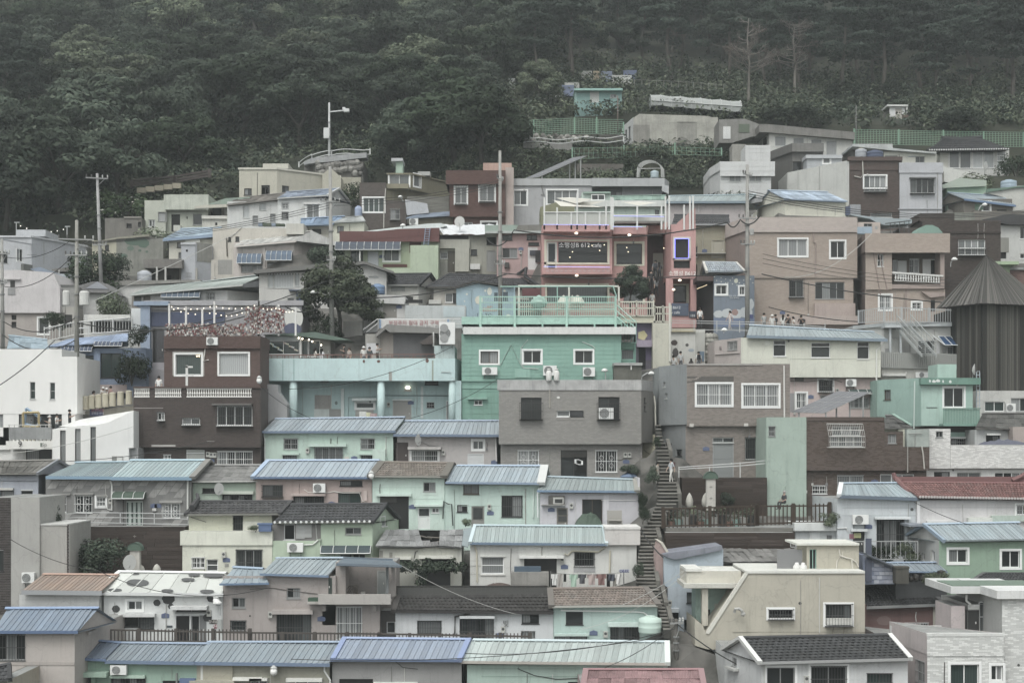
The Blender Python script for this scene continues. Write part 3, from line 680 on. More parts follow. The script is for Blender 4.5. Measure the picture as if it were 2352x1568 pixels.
b.k([460,1350],912,1260,'9cb9b3','w 565 955 712 1065 K1d; h 465 1140 760 1160 a9c4bd .25; w 467 1162 747 1260 K2c; h 925 1045 1195 1078 b2c9c3 .4; w 947 1080 1195 1260 K4dbz; n 803 1133; m 905 1145; v .05 c5cac8 520 942 900 950 1170 955 1230 962 1290 1000',gnd=1)
b.roof((452,905),(1348,895),(440,757),(1235,748),'7a6d64','t',n=29,nr=8,run=2.2,fas=16,fasc='9b9a93',verge=(.35,'6c6660',(-1,1)))
# ---- third row
b=B('04','house','cream house with dark tiled roof, long parapet band and blue planter tub','house',93,(1900,620))
b.k([1620,(190,0,'14')],108,300,'c1c3a9','w 2000 135 2085 262 K1dbz; p 2085 180 2252 265 c9caba .06; v .02 5d5c55 1640 145 1770 185',d=1.2,dep=4.5,name='upper_wall',t='04')
b.k([1545,(192,0,'14')],266,378,'c6c8b8',d=-.1,dep=1.4,name='terrace_parapet',t='04',ext=.05,cap='a9aaa0')
b.k([1565,(190,0,'14')],376,640,'c2c4b2','w 1645 490 1755 580 W3dby; w 1770 505 1870 608 W1du; m 1922 465; n 1943 508; p 1928 543 1963 568 8d8e88 .03 plate; w 2025 425 2250 640 G3dbz; v .015 3d3d3b 1755 480 1755 605',gnd=1,t='04')
b.roof((1600,118),(255,112,'14'),(1712,8),(350,8,'14'),'4a4a4c','t',n=21,nr=5,run=2.,d=.8,fas=14,fasc='73736c',verge=(.25,'454547',(-1,1)),t='04')
m=M();m.tube([pt('04',1648,62,94),pt('04',1700,-15,95.6),pt('04',1690,-55,95.9)],.2,6,r2=.1);b.part('ridge_end',m,mat('454547','s'))
b=B('14','house','pale green house under dark tiled roof with white eave discs and curved awning','house',93.2,(700,620))
b.k([608,1050,(1245,4.)],195,640,'a4bb9f','w 817 233 955 292 G2d; a 615 387 1040 452 4 4e6269 .7; w 770 460 875 560 G1d; w 880 460 990 560 G2d; w#1 1130 135 1175 222 W1c; p 570 330 612 345 8d9b8a .2 ledge',gnd=1,dep=5)
b.k([192,608],200,348,'8c8987','w 290 205 385 340 W1d; p 395 208 470 330 b4b6b5 .06 shutter; v .03 b9bbb7 565 205 575 330 600 335',d=.25,name='upper_wall',dep=4.5)
b.k([190,604],346,640,'a2b89c','A 327 362 462 440 white air conditioner on the pale green wall under dark tiles; v .05 c5c9c3 460 382 540 378 585 340',d=-.15,name='lower_wall',dep=4)
b.roof((192,192),(1050,184),(362,34),(1165,30),'454649','t',n=26,nr=7,run=2.4,fas=10,fasc='66695f',verge=(.22,'3f4043',(1,)),gable='a8bea4',eavetile=(19,'c4c8c8'))
for k in range(10):
 m=M();m.box(pt('14',395+k*.1,215+k*11.5,93.38),(.98,0,0),(0,-.03,.02),(0,0,.06));b.part('slat',m,mat('b9bbba','s'))
b=B('14','ruined_house','derelict cream house with collapsed grey sheet roof and hole in it','house',93,(1450,740))
b.k([1110,1815],402,770,'b7b8ac','h 1245 482 1385 505 c3c3b8 .3; h 1450 472 1745 497 c3c3b8 .4; o 1475 500 1720 770; o 1255 508 1380 560; p 1108 430 1140 520 8d8b82 .012 bare_patch; p 1195 445 1222 500 8d8b82 .012 bare_patch; p 1722 498 1745 735 b0b0a4 .08; m 1425 520; v .03 50504c 1405 520 1420 440 1440 430',gnd=1)
b.roof((1075,392),(1490,400),(1160,257),(1440,258),'87898a','s',n=7,nr=3,run=2.2,fas=0,ridge=False)
b.roof((1620,395),(1815,402),(1630,258),(1830,256),'8a8c8d','s',n=3,nr=3,run=2.2,fas=0,ridge=False)
b.roof((1490,400),(1620,397),(1480,352),(1625,372),'808080','s',n=2,nr=1,run=.5,fas=0,ridge=False,rear=False)
b.fbox(1425,256,1650,402,'1d1d1c',d=1.9,dep=.05,name='attic_dark_sheet')  # added dark sheet behind the roof hole, attic shade given as colour
for a_ in((1440,300,1560,330),(1500,372,1640,350),(1520,315,1635,322)):m=M();m.tube([pt('14',a_[0],a_[1],94.4),pt('14',a_[2],a_[3],94.6)],.05,5);b.part('rafter',m,mat('6b665d','w'))
b=B('14','house','white house under pale blue roof with laundry line and walled terrace beside the stairs','house',93.1,(2100,760))
b.k([1888,(1172,0,'24')],362,780,'c0c1bd','w 1985 485 2178 630 W1du; p 1975 470 2190 484 c7c8c4 .08; p 1975 632 2190 642 c7c8c4 .08; v .06 b3ad95 1922 375 1945 440 1950 700; h@24 165 472 545 495 c9cac6 .4; o@24 207 498 487 780; m@24 533 510; n@24 553 567; w@24 637 440 812 568 G1dbz; p@24 632 570 818 618 97989a .02; v@24 .06 a9a58f 555 455 580 470 620 432 840 440 900 400 905 350; v@24 .06 b3ad95 945 430 940 620; v .015 9a9b97 1890 560 1985 560; p 1890 515 1980 519 a9aaa6 .02 wall_joint; p 1890 630 1980 634 a9aaa6 .02 wall_joint',gnd=1,t='14')
b.k([(903,0,'24'),(1203,0,'24')],(232,'24'),(380,'24'),'bdb9b6','',d=-.25,dep=3.2,name='terrace_parapet',ext=.02,cap='c0bfbb')
b.fbox(900,228,1206,248,'cac8c5',d=-.3,dep=3.3,name='coping',t='24')
b.roof((1890,362),(912,372,'24'),(1932,214),(885,222,'24'),'9bb3bb',n=34,fas=18,fasc='5a7590',t='14',verge=(.22,'a9bfc6',(-1,1)))
m=M();P_=[pt('14',1815,385,93),pt('14',1870,400,92.8),pt('14',1925,230,94.9),pt('14',1835,240,94.9)];m.q(P_);m.q([p-V((0,0,.05))for p in P_][::-1]);b.part('bent_sheet',m,mat('8ba4b4','r'))
b=B('34','house','green house with grey side wall under light blue ribbed roof','house',90,(1900,700))
b.k([(1312,4.6),1522,2330],345,740,'7f9f86','w 1605 420 1765 535 W2ds; w 2060 433 2215 577 W2xs; w#0 1372 450 1397 510 W1d; w#0 1455 430 1485 520 W1d',side='a5a6a3',gnd=1,dep=5)
b.roof((1560,345),(2330,332),(1388,205),(2200,190),'8fa7bc',n=22,fas=10,fasc='6f7d80',gable='a5a6a3',verge=(.15,'7f97ad',(-1,)))
b.fbox(1262,205,1400,225,'7b8490',d=2,dep=2,name='roof_slab')
b=B('34','house','light blue house with blue roof and dark gate, joined to the red tiled house','house',94,(1000,380))
b.k([(520,3.2,'33'),(650,0,'33'),(1330,0)],(1380,'33'),560,'b3bbc1','p 690 62 1330 66 9aa3a9 .015 wall_joint; p 690 128 1330 132 9aa3a9 .015 wall_joint; A 772 122 906 203 white air conditioner on the light blue house beside its dark gate; h 962 140 1265 160 c3c9cc .45; w 988 165 1224 420 K4dbz; h 762 243 900 265 c3c9cc .3; d 785 268 884 460 3c3f3e; p 753 288 800 330 96566a .03 paper_notice; p 792 280 852 322 b5b873 .04 paper_notice; n 918 222; m 1282 222; v .04 c3c5c5 650 240 730 235 735 265; e 1290 78 14 14 4b4c4c vent',gnd=1,t='34')
b.roof((672,1350),(1350,1372),(690,1250),(1172,1246),'8da5b9',n=15,run=2.3,fas=26,fasc='596a7c',t='33',verge=(.3,'c6cccf',(-1,)),gable='b9c1c6')
b=B('34','red_roof_house','lilac white house under brick red tiled roof with upturned ridge ends','house',93.8,(1900,380))
b.k([1332,2330],(1392,'33'),560,'bdbbbd','p 1332 60 2330 64 a5a3a5 .015 wall_joint; p 1332 5 1358 205 c9c9cb .1 pillar; w 2190 42 2300 125 W2cbs; h 1410 172 1620 192 c5c6c6 .3; h 1758 148 1965 188 c2c5bd .4; p 1965 130 2330 180 a3b6aa .2 ledge',gnd=1,t='34')
b.roof((1345,1368),(2330,1385),(1172,1240),(2330,1250),'7e5450','k',n=40,nr=8,run=2.4,t='33',fas=12,fasc='4d3f40',eavetile=(40,'a9a29f'),ridge='7d504f')
m=M();m.box(pt('33',1172,1242,96.1),V((13.5,0,0)),(0,.3,0),(0,0,.38));m.tube([pt('33',1190,1235,96.1),pt('33',1145,1200,96.2),pt('33',1130,1160,96.2)],.22,6,r2=.13);m.tube([pt('33',1345,1375,93.9),pt('33',1240,1300,95),pt('33',1160,1215,96.1)],.16,6);m.tube([pt('33',2150,1225,96.1),pt('33',2230,1190,96.1),pt('33',2260,1165,96.1)],.2,6,r2=.12);b.part('ridge',m,mat('7a4f4e','s'))
b=B('24','big_beige_house','large beige house with stair shaped edge, caged windows and hut on its roof','house',84,(2100,1290))
b.k([2130,(887,0,'34')],622,1290,'aaa492','w@34 60 935 268 1008 K2dsxz; w@34 548 893 772 1066 K4dsxz; p@34 552 1008 770 1062 c3c3bd .22 striped_panel; e@34 330 882 14 13 434343 camera; v@34 .03 8d8878 620 1080 605 1140; v@34 .03 8d8878 712 1080 700 1140; p@34 -250 1125 887 1129 9a9483 .02 wall_joint',gnd=1,dep=5.5,t='24')
b.fbox(2110,606,2130,625,'c3c3ba',d=-.05,dep=5,name='coping');b.fbox(-120,606,888,626,'c6c7bf',t='34',d=-.08,dep=5.6,name='coping')
b.poly([(2130,622),(2135,1290),(1775,1275),(1672,1245),(1672,1020),(1740,1070),(1770,1145)],'aaa492',d=.02,dep=4)
b.poly([(2105,622),(2132,625),(1795,1145),(1765,1140)],'c3c2b6',d=-.05,dep=.35,name='coping')
b.k([1600,2068],605,752,'bdb9aa','',d=1.2,dep=3.4,name='balcony_parapet',ext=.02,cap='c6c7bf')
b.fbox(1578,716,2060,752,'b7b6ac',d=.6,dep=3.5,name='balcony_slab');b.fbox(1595,585,1730,610,'c9cac3',d=1.1,dep=3,name='coping')
b.k([1680,2130],755,1260,'8fb0a6','d 1840 885 1895 1080 a7a79b; o 1735 935 1805 1080',d=2.6,dep=2,name='back_wall')
b.fbox(1735,760,1785,1075,'b3ae9e',d=.9,dep=.5,name='pillar')
b.k([(388,0,'34'),(836,0,'34')],(385,'34'),(625,'34'),'aca692','w@34 412 420 472 612 T2d; p@34 690 440 700 500 bdb9ab .01 painted_tree; v@34 .05 bcb7aa 665 420 670 470 720 490 770 500 780 600; v@34 .04 bcb7aa 680 470 645 520 640 600; v@34 .04 bcb7aa 770 500 810 530 830 570',d=1.5,dep=3,name='roof_hut',ext=.1)
b.fbox(300,368,840,386,'c9cabf',t='34',d=1.3,dep=3.6,name='roof_slab')
b.k([1660,1930],1250,1800,'5a5750','o 1815 1300 1870 1700',d=2,dep=3,name='lower_wall');b.fbox(1770,1285,1810,1700,'9d9889',d=.8,dep=.4,name='pillar');b.fbox(1870,1285,1925,1700,'9d9889',d=.9,dep=.4,name='pillar')
m=M();m.tube([pt('24',2012,960,83.7),pt('24',2018,930,83.6),pt('24',2050,928,83.6),pt('24',2075,945,83.6),pt('24',2088,985,83.65)],.09,8);m.ball(pt('24',2086,975,83.65),.14);b.part('vent_pipe',m,mat('9b9b97','m'))
b=B('34','brick_red_house','brick red rendered house under dark tiled roof behind the beige stepped house','house',89,(1200,1150))
b.k([880,1475],890,1200,'785855','w 1230 1052 1430 1090 A3dby; e 1050 1030 60 40 7f6663 patch; p 1470 915 1540 1080 a9a698 .05 side_wall',gnd=1)
b.roof((905,910),(1562,885),(870,740),(1365,716),'454649','k',n=20,nr=9,run=2.4,fas=22,fasc='7f8182',verge=(.25,'6a6b6c',(1,)))
b.k([1440,1730],765,1000,'8d8077','',d=1.5,dep=3,coping=(40,'a09b94',.1))
b=B('34','dark_tile_roof_house','dark tiled gable roof peeking over the white brick terrace house','house',88,(1950,900))
b.k([1760,2330],728,1000,'6e6e6b',gnd=1)
b.roof((1760,726),(2330,722),(1915,628),(2330,628),'454649','k',n=17,nr=5,run=2.2,fas=8,verge=(.25,'5a5b5c',(-1,)))
b=B('34','cinder_block_hut','blue painted cinder block hut with blue sheet roof','hut',88.5,(1000,720))
b.poly([(868,470),(905,465),(1150,575),(1140,720),(870,720)],'6c7893',dep=3,kind='c');b.use()
m=M();L0=[]
for j in range(6):
 for q in range(4):
  x=948+q*44+(j%2)*18;y=500+j*36
  if y>480+(x-905)*.45 and x<1120:p_=pt('34',x,y+33,88.46);mm=M();mm.box(p_,(1.05*40*KZ*88/F,0,0),(0,.06,0),(0,0,30*KZ*88/F));obj('block',mm,mat(R.choice(('8e95a8','9aa0b0','838ba0')),'c'),b.root)
m=M();m.box(pt('34',895,700,88.4),(.35,0,0),(0,.1,0),(0,0,2.6));b.part('door',m,mat('4b5266','s'))
b.k([1150,1590],600,720,'55575a','',d=.8,dep=2.5)
b.roof((1140,608),(1592,612),(1075,538),(1500,535),'8299b4',n=9,run=1.8,fas=10,fasc='66809f',d=.3)
m=M();m.q([pt('34',860,468,88.2),pt('34',905,462,88.2),pt('34',1155,575,88.2),pt('34',1150,590,88.2)]);m.box(pt('34',905,470,88.1),pt('34',1152,580,88.1)-pt('34',905,470,88.1),(0,3,0),(0,0,.1));b.part('roof_sheet',m,mat('5d6570','c'))
b=B('24','blue_shack','pale blue plastered shack with torn weathered roof edge beside the pink wall','house',90,(1650,960))
b.poly([(1408,480),(1505,508),(1915,418),(1915,620),(1600,620),(1560,750),(1440,745),(1408,730)],'9db0bf',dep=3.5)
b.poly([(1395,465),(1440,452),(1905,388),(1912,425),(1505,508),(1440,490)],'777c8b',d=-.25,dep=3.2,name='roof_sheet',kind='c')
b.k([1440,1680],740,1560,'a3b2c0','w 1603 788 1660 880 K1d; w 1580 1022 1668 1130 K1d; h 1440 920 1530 955 b5bfc8 .4; o 1475 955 1530 1100; m 1455 880',d=-.1,dep=4,gnd=1,name='lower_wall')
b.poly([(1545,1240),(1672,1170),(1640,1440),(1560,1440)],'9aa9b5',d=-1,dep=.3,name='stair_wall')
b=B('24','pink_wall_house','narrow pink walled house with pale gable edge beside the stairs','house',90.6,(1390,960))
b.poly([(1352,440),(1385,365),(1445,440),(1445,960),(1420,950),(1338,690),(1335,520)],'a08580',dep=4,name='wall')
b.poly([(1375,362),(1400,362),(1447,440),(1432,452)],'b7b2a3',d=-.1,dep=4,name='verge');b.poly([(1330,680),(1350,685),(1430,930),(1412,940)],'ae8f8a',d=-.15,dep=.5,name='stair_wall')
b.k([1425,1900],450,640,'77787a','',d=1.2,dep=3.5,gnd=1)
b=B('34','asbestos_roof_house','low house under mossy grey corrugated roof behind the beige roof hut','house',90.5,(150,640))
b.k([(1700,0,'24'),385],530,700,'85857f','w@24 1920 560 2000 600 G1d; o@24 2030 545 2200 640',gnd=1,t='34')
b.roof((1700,535,'24'),(388,525),(1560,402,'24'),(300,405),'7b7a77','s',n=16,nr=3,run=3,fas=0,t='34')
for k in range(5):m=M();P0=pt('24',1870+k*90,392+(k%2)*6,93.3);m.tube([P0,P0+V((1.,.1,.1)),P0+V((2.,0,-.05))],.09,5);b.part('white_sheet_roll',m,mat('c9cac6','s'))
b=B('34','white_hut','little white hut with thick flat roof under the dark timber railing','hut',94.5,(450,355))
b.k([292,645],255,400,'b3babd','p 412 270 498 360 c2c8ca .05; o 412 277 490 297; w 560 298 605 348 G1d',gnd=1,dep=2.6)
b.fbox(282,195,645,262,'bfc4c4',d=-.3,dep=3,name='roof_slab');b.fbox(595,70,636,200,'8d9294',d=.6,dep=.4,name='wall_stub')
# ---- fourth row
b=B('03','house','lavender blue plastered house under mossy corrugated roof at the edge of the view','house',100,(150,1480))
b.k([-60,328,(388,3.)],1168,1520,'959cab','h 0 1288 120 1306 b3b2ac .25; w 0 1308 118 1400 K1dz; p 180 1300 285 1312 b0b2b4 .05; w 183 1312 280 1400 K1d; v .02 74777f -50 1225 320 1228',side='8b93a3',gnd=1)
b.roof((-60,1166),(328,1164),(-60,1062),(505,1050),'7b7973','s',n=11,nr=2,run=2.2,gable='8f96a6',verge=(.15,'7f858e',(1,)),fas=8)
b=B('03','house','grey slate clad house with slanted wall panels and light blue roofs','house',100,(1000,1760))
b.k([392,1640],1214,1780,'787877','w 460 1358 568 1497 W2doy; p 450 1338 605 1350 8d8c89 .15 lintel; w 640 1352 790 1500 W2doy; p 635 1332 805 1346 8d8c89 .15 lintel; w 830 1370 905 1445 W1ubys; p 828 1348 912 1360 8d8c89 .15 lintel; m 951 1400; a 982 1318 1255 1380 3 56705f .8; d 1085 1400 1225 1640 a9bab3 b5c0ba; p 1088 1412 1100 1600 4d5c56 .0 glass_slit; p 1127 1412 1141 1600 4d5c56 .0 glass_slit; p 1165 1412 1179 1600 4d5c56 .0 glass_slit; p 1206 1412 1218 1600 4d5c56 .0 glass_slit; w 1392 1420 1545 1547 W2doy; p 1372 1396 1565 1416 969592 .15 lintel; n 1320 1438; n 1355 1438; p 1312 1462 1345 1485 b9bbb8 .2 wall_light; v .06 bdc0bd 945 1215 962 1260 962 1480; v .06 c4c6c2 1612 1215 1612 1560; v .03 c5c7c4 905 1440 925 1470 955 1475',gnd=1)
SL=M();A0=b.at(0,0,b.zb-.3);s_=b
ops_=[(b.rect(0,'03',*q))for q in((455,1330,575,1505),(632,1330,810,1505),(824,1345,915,1450),(980,1316,1258,1700),(1368,1392,1568,1550))]
L_=b.fr(0)[3];z0,z1=b.zb-.3,b.zt-.05;npan=0
for q in range(-8,int(L_/.6)+2):
 u0=q*.6
 for j in range(9):
  h0=z0-.4+j*.62+(q%3)*.2;h1=min(z1,h0+.58);h0=max(z0,h0)
  if h1-h0<.1:continue
  sh=lambda z:(z-z0)*.75
  ua,ub,uc,ud=u0+sh(h0),u0+.55+sh(h0),u0+.55+sh(h1),u0+sh(h1)
  if min(ua,ud)<.02 or max(ub,uc)>L_-.02:continue
  if any(min(ua,ud)<o[2]and max(ub,uc)>o[0]and h0<o[3]and h1>o[1]for o in ops_):continue
  m=M();P4=[b.at(0,u,z,.016)for u,z in((ua,h0),(ub,h0),(uc,h1),(ud,h1))];P5=[b.at(0,u,z,.0)for u,z in((ua,h0),(ub,h0),(uc,h1),(ud,h1))]
  m.q(P4)
  for k in range(4):m.q([P5[k],P5[(k+1)%4],P4[(k+1)%4],P4[k]])
  b.part('slate_panel',m,mat('999896','c',R.choice((.93,1.,1.06))))
b.roof((397,1188),(958,1192),(662,1070),(1110,1066),'87a7b8',n=22,fas=24,fasc='6790ad',d=-.4)
b.roof((958,1196),(1640,1196),(1130,1050),(1775,1050),'92b4c4',n=19,fas=26,fasc='6790ad',verge=(.4,'7d7c77',(1,)),d=-.45)
b=B('03','house','small mint house under patched grey slate roof with dish antenna','house',100.6,(1900,1480))
b.k([1640,2205],1238,1520,'9bb09f','w 1735 1290 1870 1332 K2d; h 1880 1315 2180 1340 b1bcae .3; w 1910 1345 2165 1480 K4dbz; p 1700 1335 1930 1345 8c9d8f .05',gnd=1)
b.roof((1640,1232),(2205,1228),(1790,1092),(2250,1092),'838381','s',n=9,nr=4,run=2.2,fas=8,fasc='b5b6b2')
b=B('13','house','pinkish plastered house under powder blue roof with dark barred window','house',100.2,(500,1480))
b.k([50,1046],1214,1520,'a8938d','w 105 1265 282 1360 K2dxz; A 547 1248 652 1326 white air conditioner on the pinkish house with dark barred window; h 357 1335 650 1356 b09c96 .35; w 375 1360 635 1480 K3dbz; w 770 1225 965 1272 K2d; p 752 1322 957 1332 6c6a64 .05; w 755 1332 952 1480 K2gz; v .025 c7c5bf 465 1300 500 1325 650 1330 720 1318 800 1330 940 1328 965 1400 990 1408; n 700 1420; p 975 1310 1005 1400 b5a29c .1',gnd=1)
b.roof((32,1194),(1040,1196),(165,1052),(1108,1050),'92abc8',n=21,fas=16,fasc='4e6d94',verge=(.3,'8aa5c4',(-1,)))
b=B('13','house','pale aqua house under brown tile roof with white shop door','house',100.1,(1350,1700))
b.k([1050,(1668,0)],1198,1760,'b0cabf','w 1487 1240 1592 1320 G2d; p 1480 1330 1605 1345 b9d0c6 .02; h 1085 1335 1385 1357 b4cdc3 .35; o 1115 1360 1362 1640; p 1115 1362 1258 1412 4c4b49 -.005 shutter_box; h 1410 1428 1655 1446 b8d0c6 .3; d 1440 1458 1545 1640 c4ccca; p 1452 1468 1535 1525 43494a .0 glass; w 1560 1460 1622 1500 W2d; n 1393 1447; v .04 3d403f 1655 1550 1662 1400 1700 1425 1730 1425 1740 1610; p 1055 1282 1480 1286 9db9ad .012 wall_joint; p 1390 1380 1660 1384 9db9ad .012 wall_joint',gnd=1)
b.roof((1058,1184),(1645,1188),(1150,1066),(1708,1074),'7a7066','t',n=24,nr=7,run=2.1,fas=12,fasc='8b8a82',verge=(.5,'69655d',(-1,1)))
b.use();globe_lamp(pt('13',1040,1190,99.6),pt('13',1046,1215,100.05),'globe lamp at the corner between the pinkish and pale aqua houses')
b=B('13','house','pale aqua house under powder blue roof with tall barred window','house',100.2,(2000,1720))
b.k([1668,(340,0,'23')],1262,1760,'aac6bc','w 1830 1250 1965 1342 B2d; w 1777 1433 1865 1495 K2d; d 1900 1440 2010 1640 7f7f79; p 1915 1458 1995 1555 3f4242 .0 glass; m 2053 1450; n 2062 1500; w@23 15 1357 192 1537 K2dbz; v@23 .05 b9cec6 288 1290 285 1540; p@23 -330 1440 0 1444 9ab5aa .012 wall_joint',gnd=1)
b.roof((1680,1236),(330,1245,'23'),(1785,1096),(360,1098,'23'),'92abc4',n=22,fas=16,fasc='7189a5',verge=(.55,'b7bab9',(1,)),d=-.5)
b=B('23','house','pale lavender house under mossy blue roof with window unit air conditioner','house',99.8,(750,1600))
b.k([342,1195],1330,1780,'b3b2bb','p 415 1355 553 1432 5b5955 .25 window_air_unit; p 455 1367 545 1425 a8a8a4 .28 unit_grille; p 470 1382 535 1415 3d3e3e .29 unit_louvre; d 487 1458 582 1700 7b756c; p 500 1470 573 1520 4a4d4d .0 glass; p 500 1530 573 1575 4a4d4d .0 glass; w 705 1385 880 1600 B2d; m 612 1440; n 440 1472; h 355 1430 560 1436 8b8985 .4; v .04 c0bfc4 650 1338 935 1345; v .05 c9ced0 322 1320 325 1540; p 890 1340 935 1640 bfbec6 .05; v .025 cfcfcf 870 1393 1165 1393',gnd=1)
b.roof((320,1308),(1165,1314),(388,1190),(1150,1216),'8fa4ae',n=22,fas=16,fasc='5f7f9f',verge=(.4,'8e8d84',(1,)),run=2.1)
b.fbox(1185,1200,1200,1640,'bebcc4',d=.1,dep=3,name='wall_edge')
# ---- fifth row
b=B('03','modern_white_house','big white cube house with cafe terrace and picture frames at the edge of the view','house',108,(300,1060))
b.k([-120,645],655,780,'d2d2d0','w 160 655 530 770 K3d; w -60 655 28 845 G1c',dep=6,kind='q',name='middle_wall')
b.k([-120,530],98,655,'d2d2d0','w 257 380 302 525 A1gu; w 428 385 472 528 A1gu',dep=6,rev=.2,kind='q',name='upper_wall',ext=.0,d=-.02)
b.k([530,662],162,655,'d0d0ce',dep=6,kind='q',name='upper_wall',ext=0,d=-.04)
b.k([-120,450],955,1080,'cbcbc8','w 220 950 445 1080 K2d; p 95 960 205 1080 cfcfcd .05',d=.2,dep=5,gnd=1,kind='q',name='lower_wall',ext=2)
b.fbox(-120,770,80,960,'cdcdca',d=0,dep=5,name='side_wall',kind='q')
b.fbox(50,885,450,955,'c9c8c3',d=-1.3,dep=3,name='terrace_slab',kind='q');b.fbox(75,768,443,872,'888b8c',d=-1.25,dep=.08,name='terrace_parapet',kind='c')
b.fbox(70,744,440,750,'b9bab8',d=-1.28,dep=.08,name='handrail')
for k in range(9):b.fbox(75+k*45,748,79+k*45,770,'a9abaa',d=-1.25,dep=.06,name='post')
b.fbox(150,770,540,885,'5c5e5e',d=1,dep=3,name='terrace_back');
for k in range(11):b.fbox(85+k*33,872,100+k*33,888,'bdb9a2' if k in(3,4,5,6)else 'b4b5b3',d=-1.2,dep=.2,name='post')
s_=b.fbox(345,902,360,935,'6f7a70',d=-1.32,dep=.03,name='sign');b.text(b.root,pt('03',380,932,106.62),.3,'8b8e8c','Sp',V((1,0,0)));b.text(b.root,pt('03',172,936,106.62),.45,'4a4a4a','9',V((1,0,0)))
for k in range(3):m=M();m.ball(pt('03',278+k*12,976,109.),.07,n=6);b.part('light_bulb',m,emit('fff1d0',3))
b=B('03','folded_white_house','angular white house with folded roof and three tall slit windows','house',105,(800,1060))
pr=[(450,786),(515,765),(600,740),(645,760),(645,1075),(450,1075)]
OP={520:(515,563),648:(643,691),780:(775,822)}
def strip(x0,x1,yl,yr,d_,op=None):
 b.k([x0,x1],max(yl,yr),1090,'cdcdcb',(f'w {op[0]} {op[1]} {op[2]} 1088 K1d' if op else ''),d=d_,dep=4,ext=0,rev=.35,kind='q')
 b.use();A0,A1,C0,C1=pt('03',x0,yl,b.D+d_),pt('03',x1,yr,b.D+d_),pt('03',x0,max(yl,yr),b.D+d_),pt('03',x1,max(yl,yr),b.D+d_)
 m=M();P6=[C0,C1,A1,A0];bk=V((0,7.,0))+V((2.6,0,1.1));m.q(P6);m.q([A0,A1,A1+bk,A0+bk]);m.q([C1,C1+bk,A1+bk,A1]);m.q([C0+bk,C0,A0,A0+bk]);obj('roof_fold',m,mat('d4d4d3','q'),b.root)
strip(450,572,786,765,0,(515,795,563));strip(572,700,766,752,-.25,(643,781,691));strip(700,830,752,745,-.5,(775,765,822))
b.poly([(830,745),(915,730),(1145,628),(1145,945),(1105,945),(1105,1090),(830,1090)],'cbcbca',d=-.55,dep=5,kind='q')
b.poly([(500,764),(690,700),(1145,626),(1145,640),(915,732),(830,748)],'d3d3d2',d=.4,dep=4,name='roof',kind='q')
b.k([1105,1185],945,1090,'8f9091','d 1112 952 1180 1090 8d8e90',d=-.2,dep=2,gnd=1);b.fbox(960,1016,1052,1080,'7e807b',d=-.62,dep=.2,name='utility_box');b.fbox(1002,1020,1050,1080,'c6c6c3',d=-.66,dep=.2,name='utility_box')
b=B('03','brick_house','dark brown brick house with white balustrade terrace below the reddish upper storey','house',106,(1700,1090))
DB=(.24,.085,'544945','4d4340')
b.k([1145,2235],424,928,'5f5552','w 1350 640 1412 706 W2dxz; w 1562 690 1715 745 W2dxz; w 1860 585 2165 752 W4dxbz; p 1825 566 2165 580 6b6865 .4 canopy; v .03 8a8581 1775 888 1840 890; p 1300 918 1505 934 a29d99 .01 whitewash; p 1150 600 1400 606 8d8683 .01 stain',brick=DB,dep=3.4,name='middle_wall',ext=0,cap='77726f',slots=0)
b.k([1185,2235],930,1110,'5b514e','d 1600 962 1755 1110 9fa09c b5b6b2; w 1605 966 1750 985 W1d; w 1865 975 2165 1110 W4dby; w 1405 1005 1465 1060 W2cby; m 1785 1000; m 1815 1005; m 1845 1005; n 1812 1052',brick=DB,d=.45,dep=4,gnd=1,name='lower_wall')
b.k([1408,2232],78,424,'64504a','w 1507 145 1727 318 A1gs; w 1882 137 2130 315 A1fs; A 1780 0 1876 66 white air conditioner on the reddish brick upper storey; v .04 c5c1bb 1775 60 1760 100 1748 200 1790 190',brick=(.24,.085,'67504a','604b45'),d=2.8,dep=4,name='upper_wall',cap='8b8580')
for x0,y0,x1,y1 in((1480,120,1500,325),(1500,118,1745,138),(1735,135,1752,330),(1490,324,1735,334),(1862,118,2135,130),(1862,130,1876,318),(1870,319,2000,328)):b.fbox(x0,y0,x1,y1,'a09c97',d=2.775,dep=.05,name='cement_patch',kind='c')
b.k([1406,2234],(1272,'02'),80,'5f4a44','',brick=(.24,.085,'644c46','5c4640'),d=2.6,dep=4.2,name='parapet_band',ext=.0,cap='8b8580')
b.fbox(1143,418,2240,432,'5c4a45',d=-.12,dep=.3,name='coping')
for x0,x1,n_ in((1150,1283,8),(1328,1555,13),(1600,2158,28)):
 b.use();f=M();P0,P1=pt('03',x0,512,105.95),pt('03',x1,512,105.95);H=(512-432)*KZ*106/F
 f.box(P0,P1-P0,(0,.2,0),(0,0,.09));f.box(P0+V((0,0,H-.09)),P1-P0,(0,.2,0),(0,0,.09));fo=obj('balustrade',f,mat('c6c4bf','s'),b.root);m=M();hh=H-.18
 m.lathe([(.05,0),(.05,hh*.08),(.035,hh*.14),(.08,hh*.36),(.04,hh*.65),(.04,hh*.8),(.055,hh*.9),(.055,hh)],(0,0,0),8);pm=mesh('baluster',m,[mat('c9c7c2','s')])
 for q in range(n_):o=obj('baluster',pm,[],fo);o.location=P0.lerp(P1,(q+.5)/n_)+V((0,.06,.09))-BASE
for k in range(2):m=M();m.ball(pt('03',1690+k*18,158,108.75),.05,n=6);b.part('light_bulb',m,emit('ffe9c4',3))
m=M();m.box(pt('03',1592,412,105.9),(.16,0,0),(0,.1,0),(0,0,1.45));m.box(pt('03',1592,258,105.9),(.5,0,0),(0,.1,0),(0,0,.12));m.box(pt('03',1565,325,105.88),(.8,0,0),(0,.1,0),(0,0,.1));b.part('standpipe',m,mat('c3c3c0','s'))
b.use();globe_lamp(pt('03',2224,375,105.2),pt('03',2232,400,105.9),'globe lamp on the corner of the dark brown brick terrace')
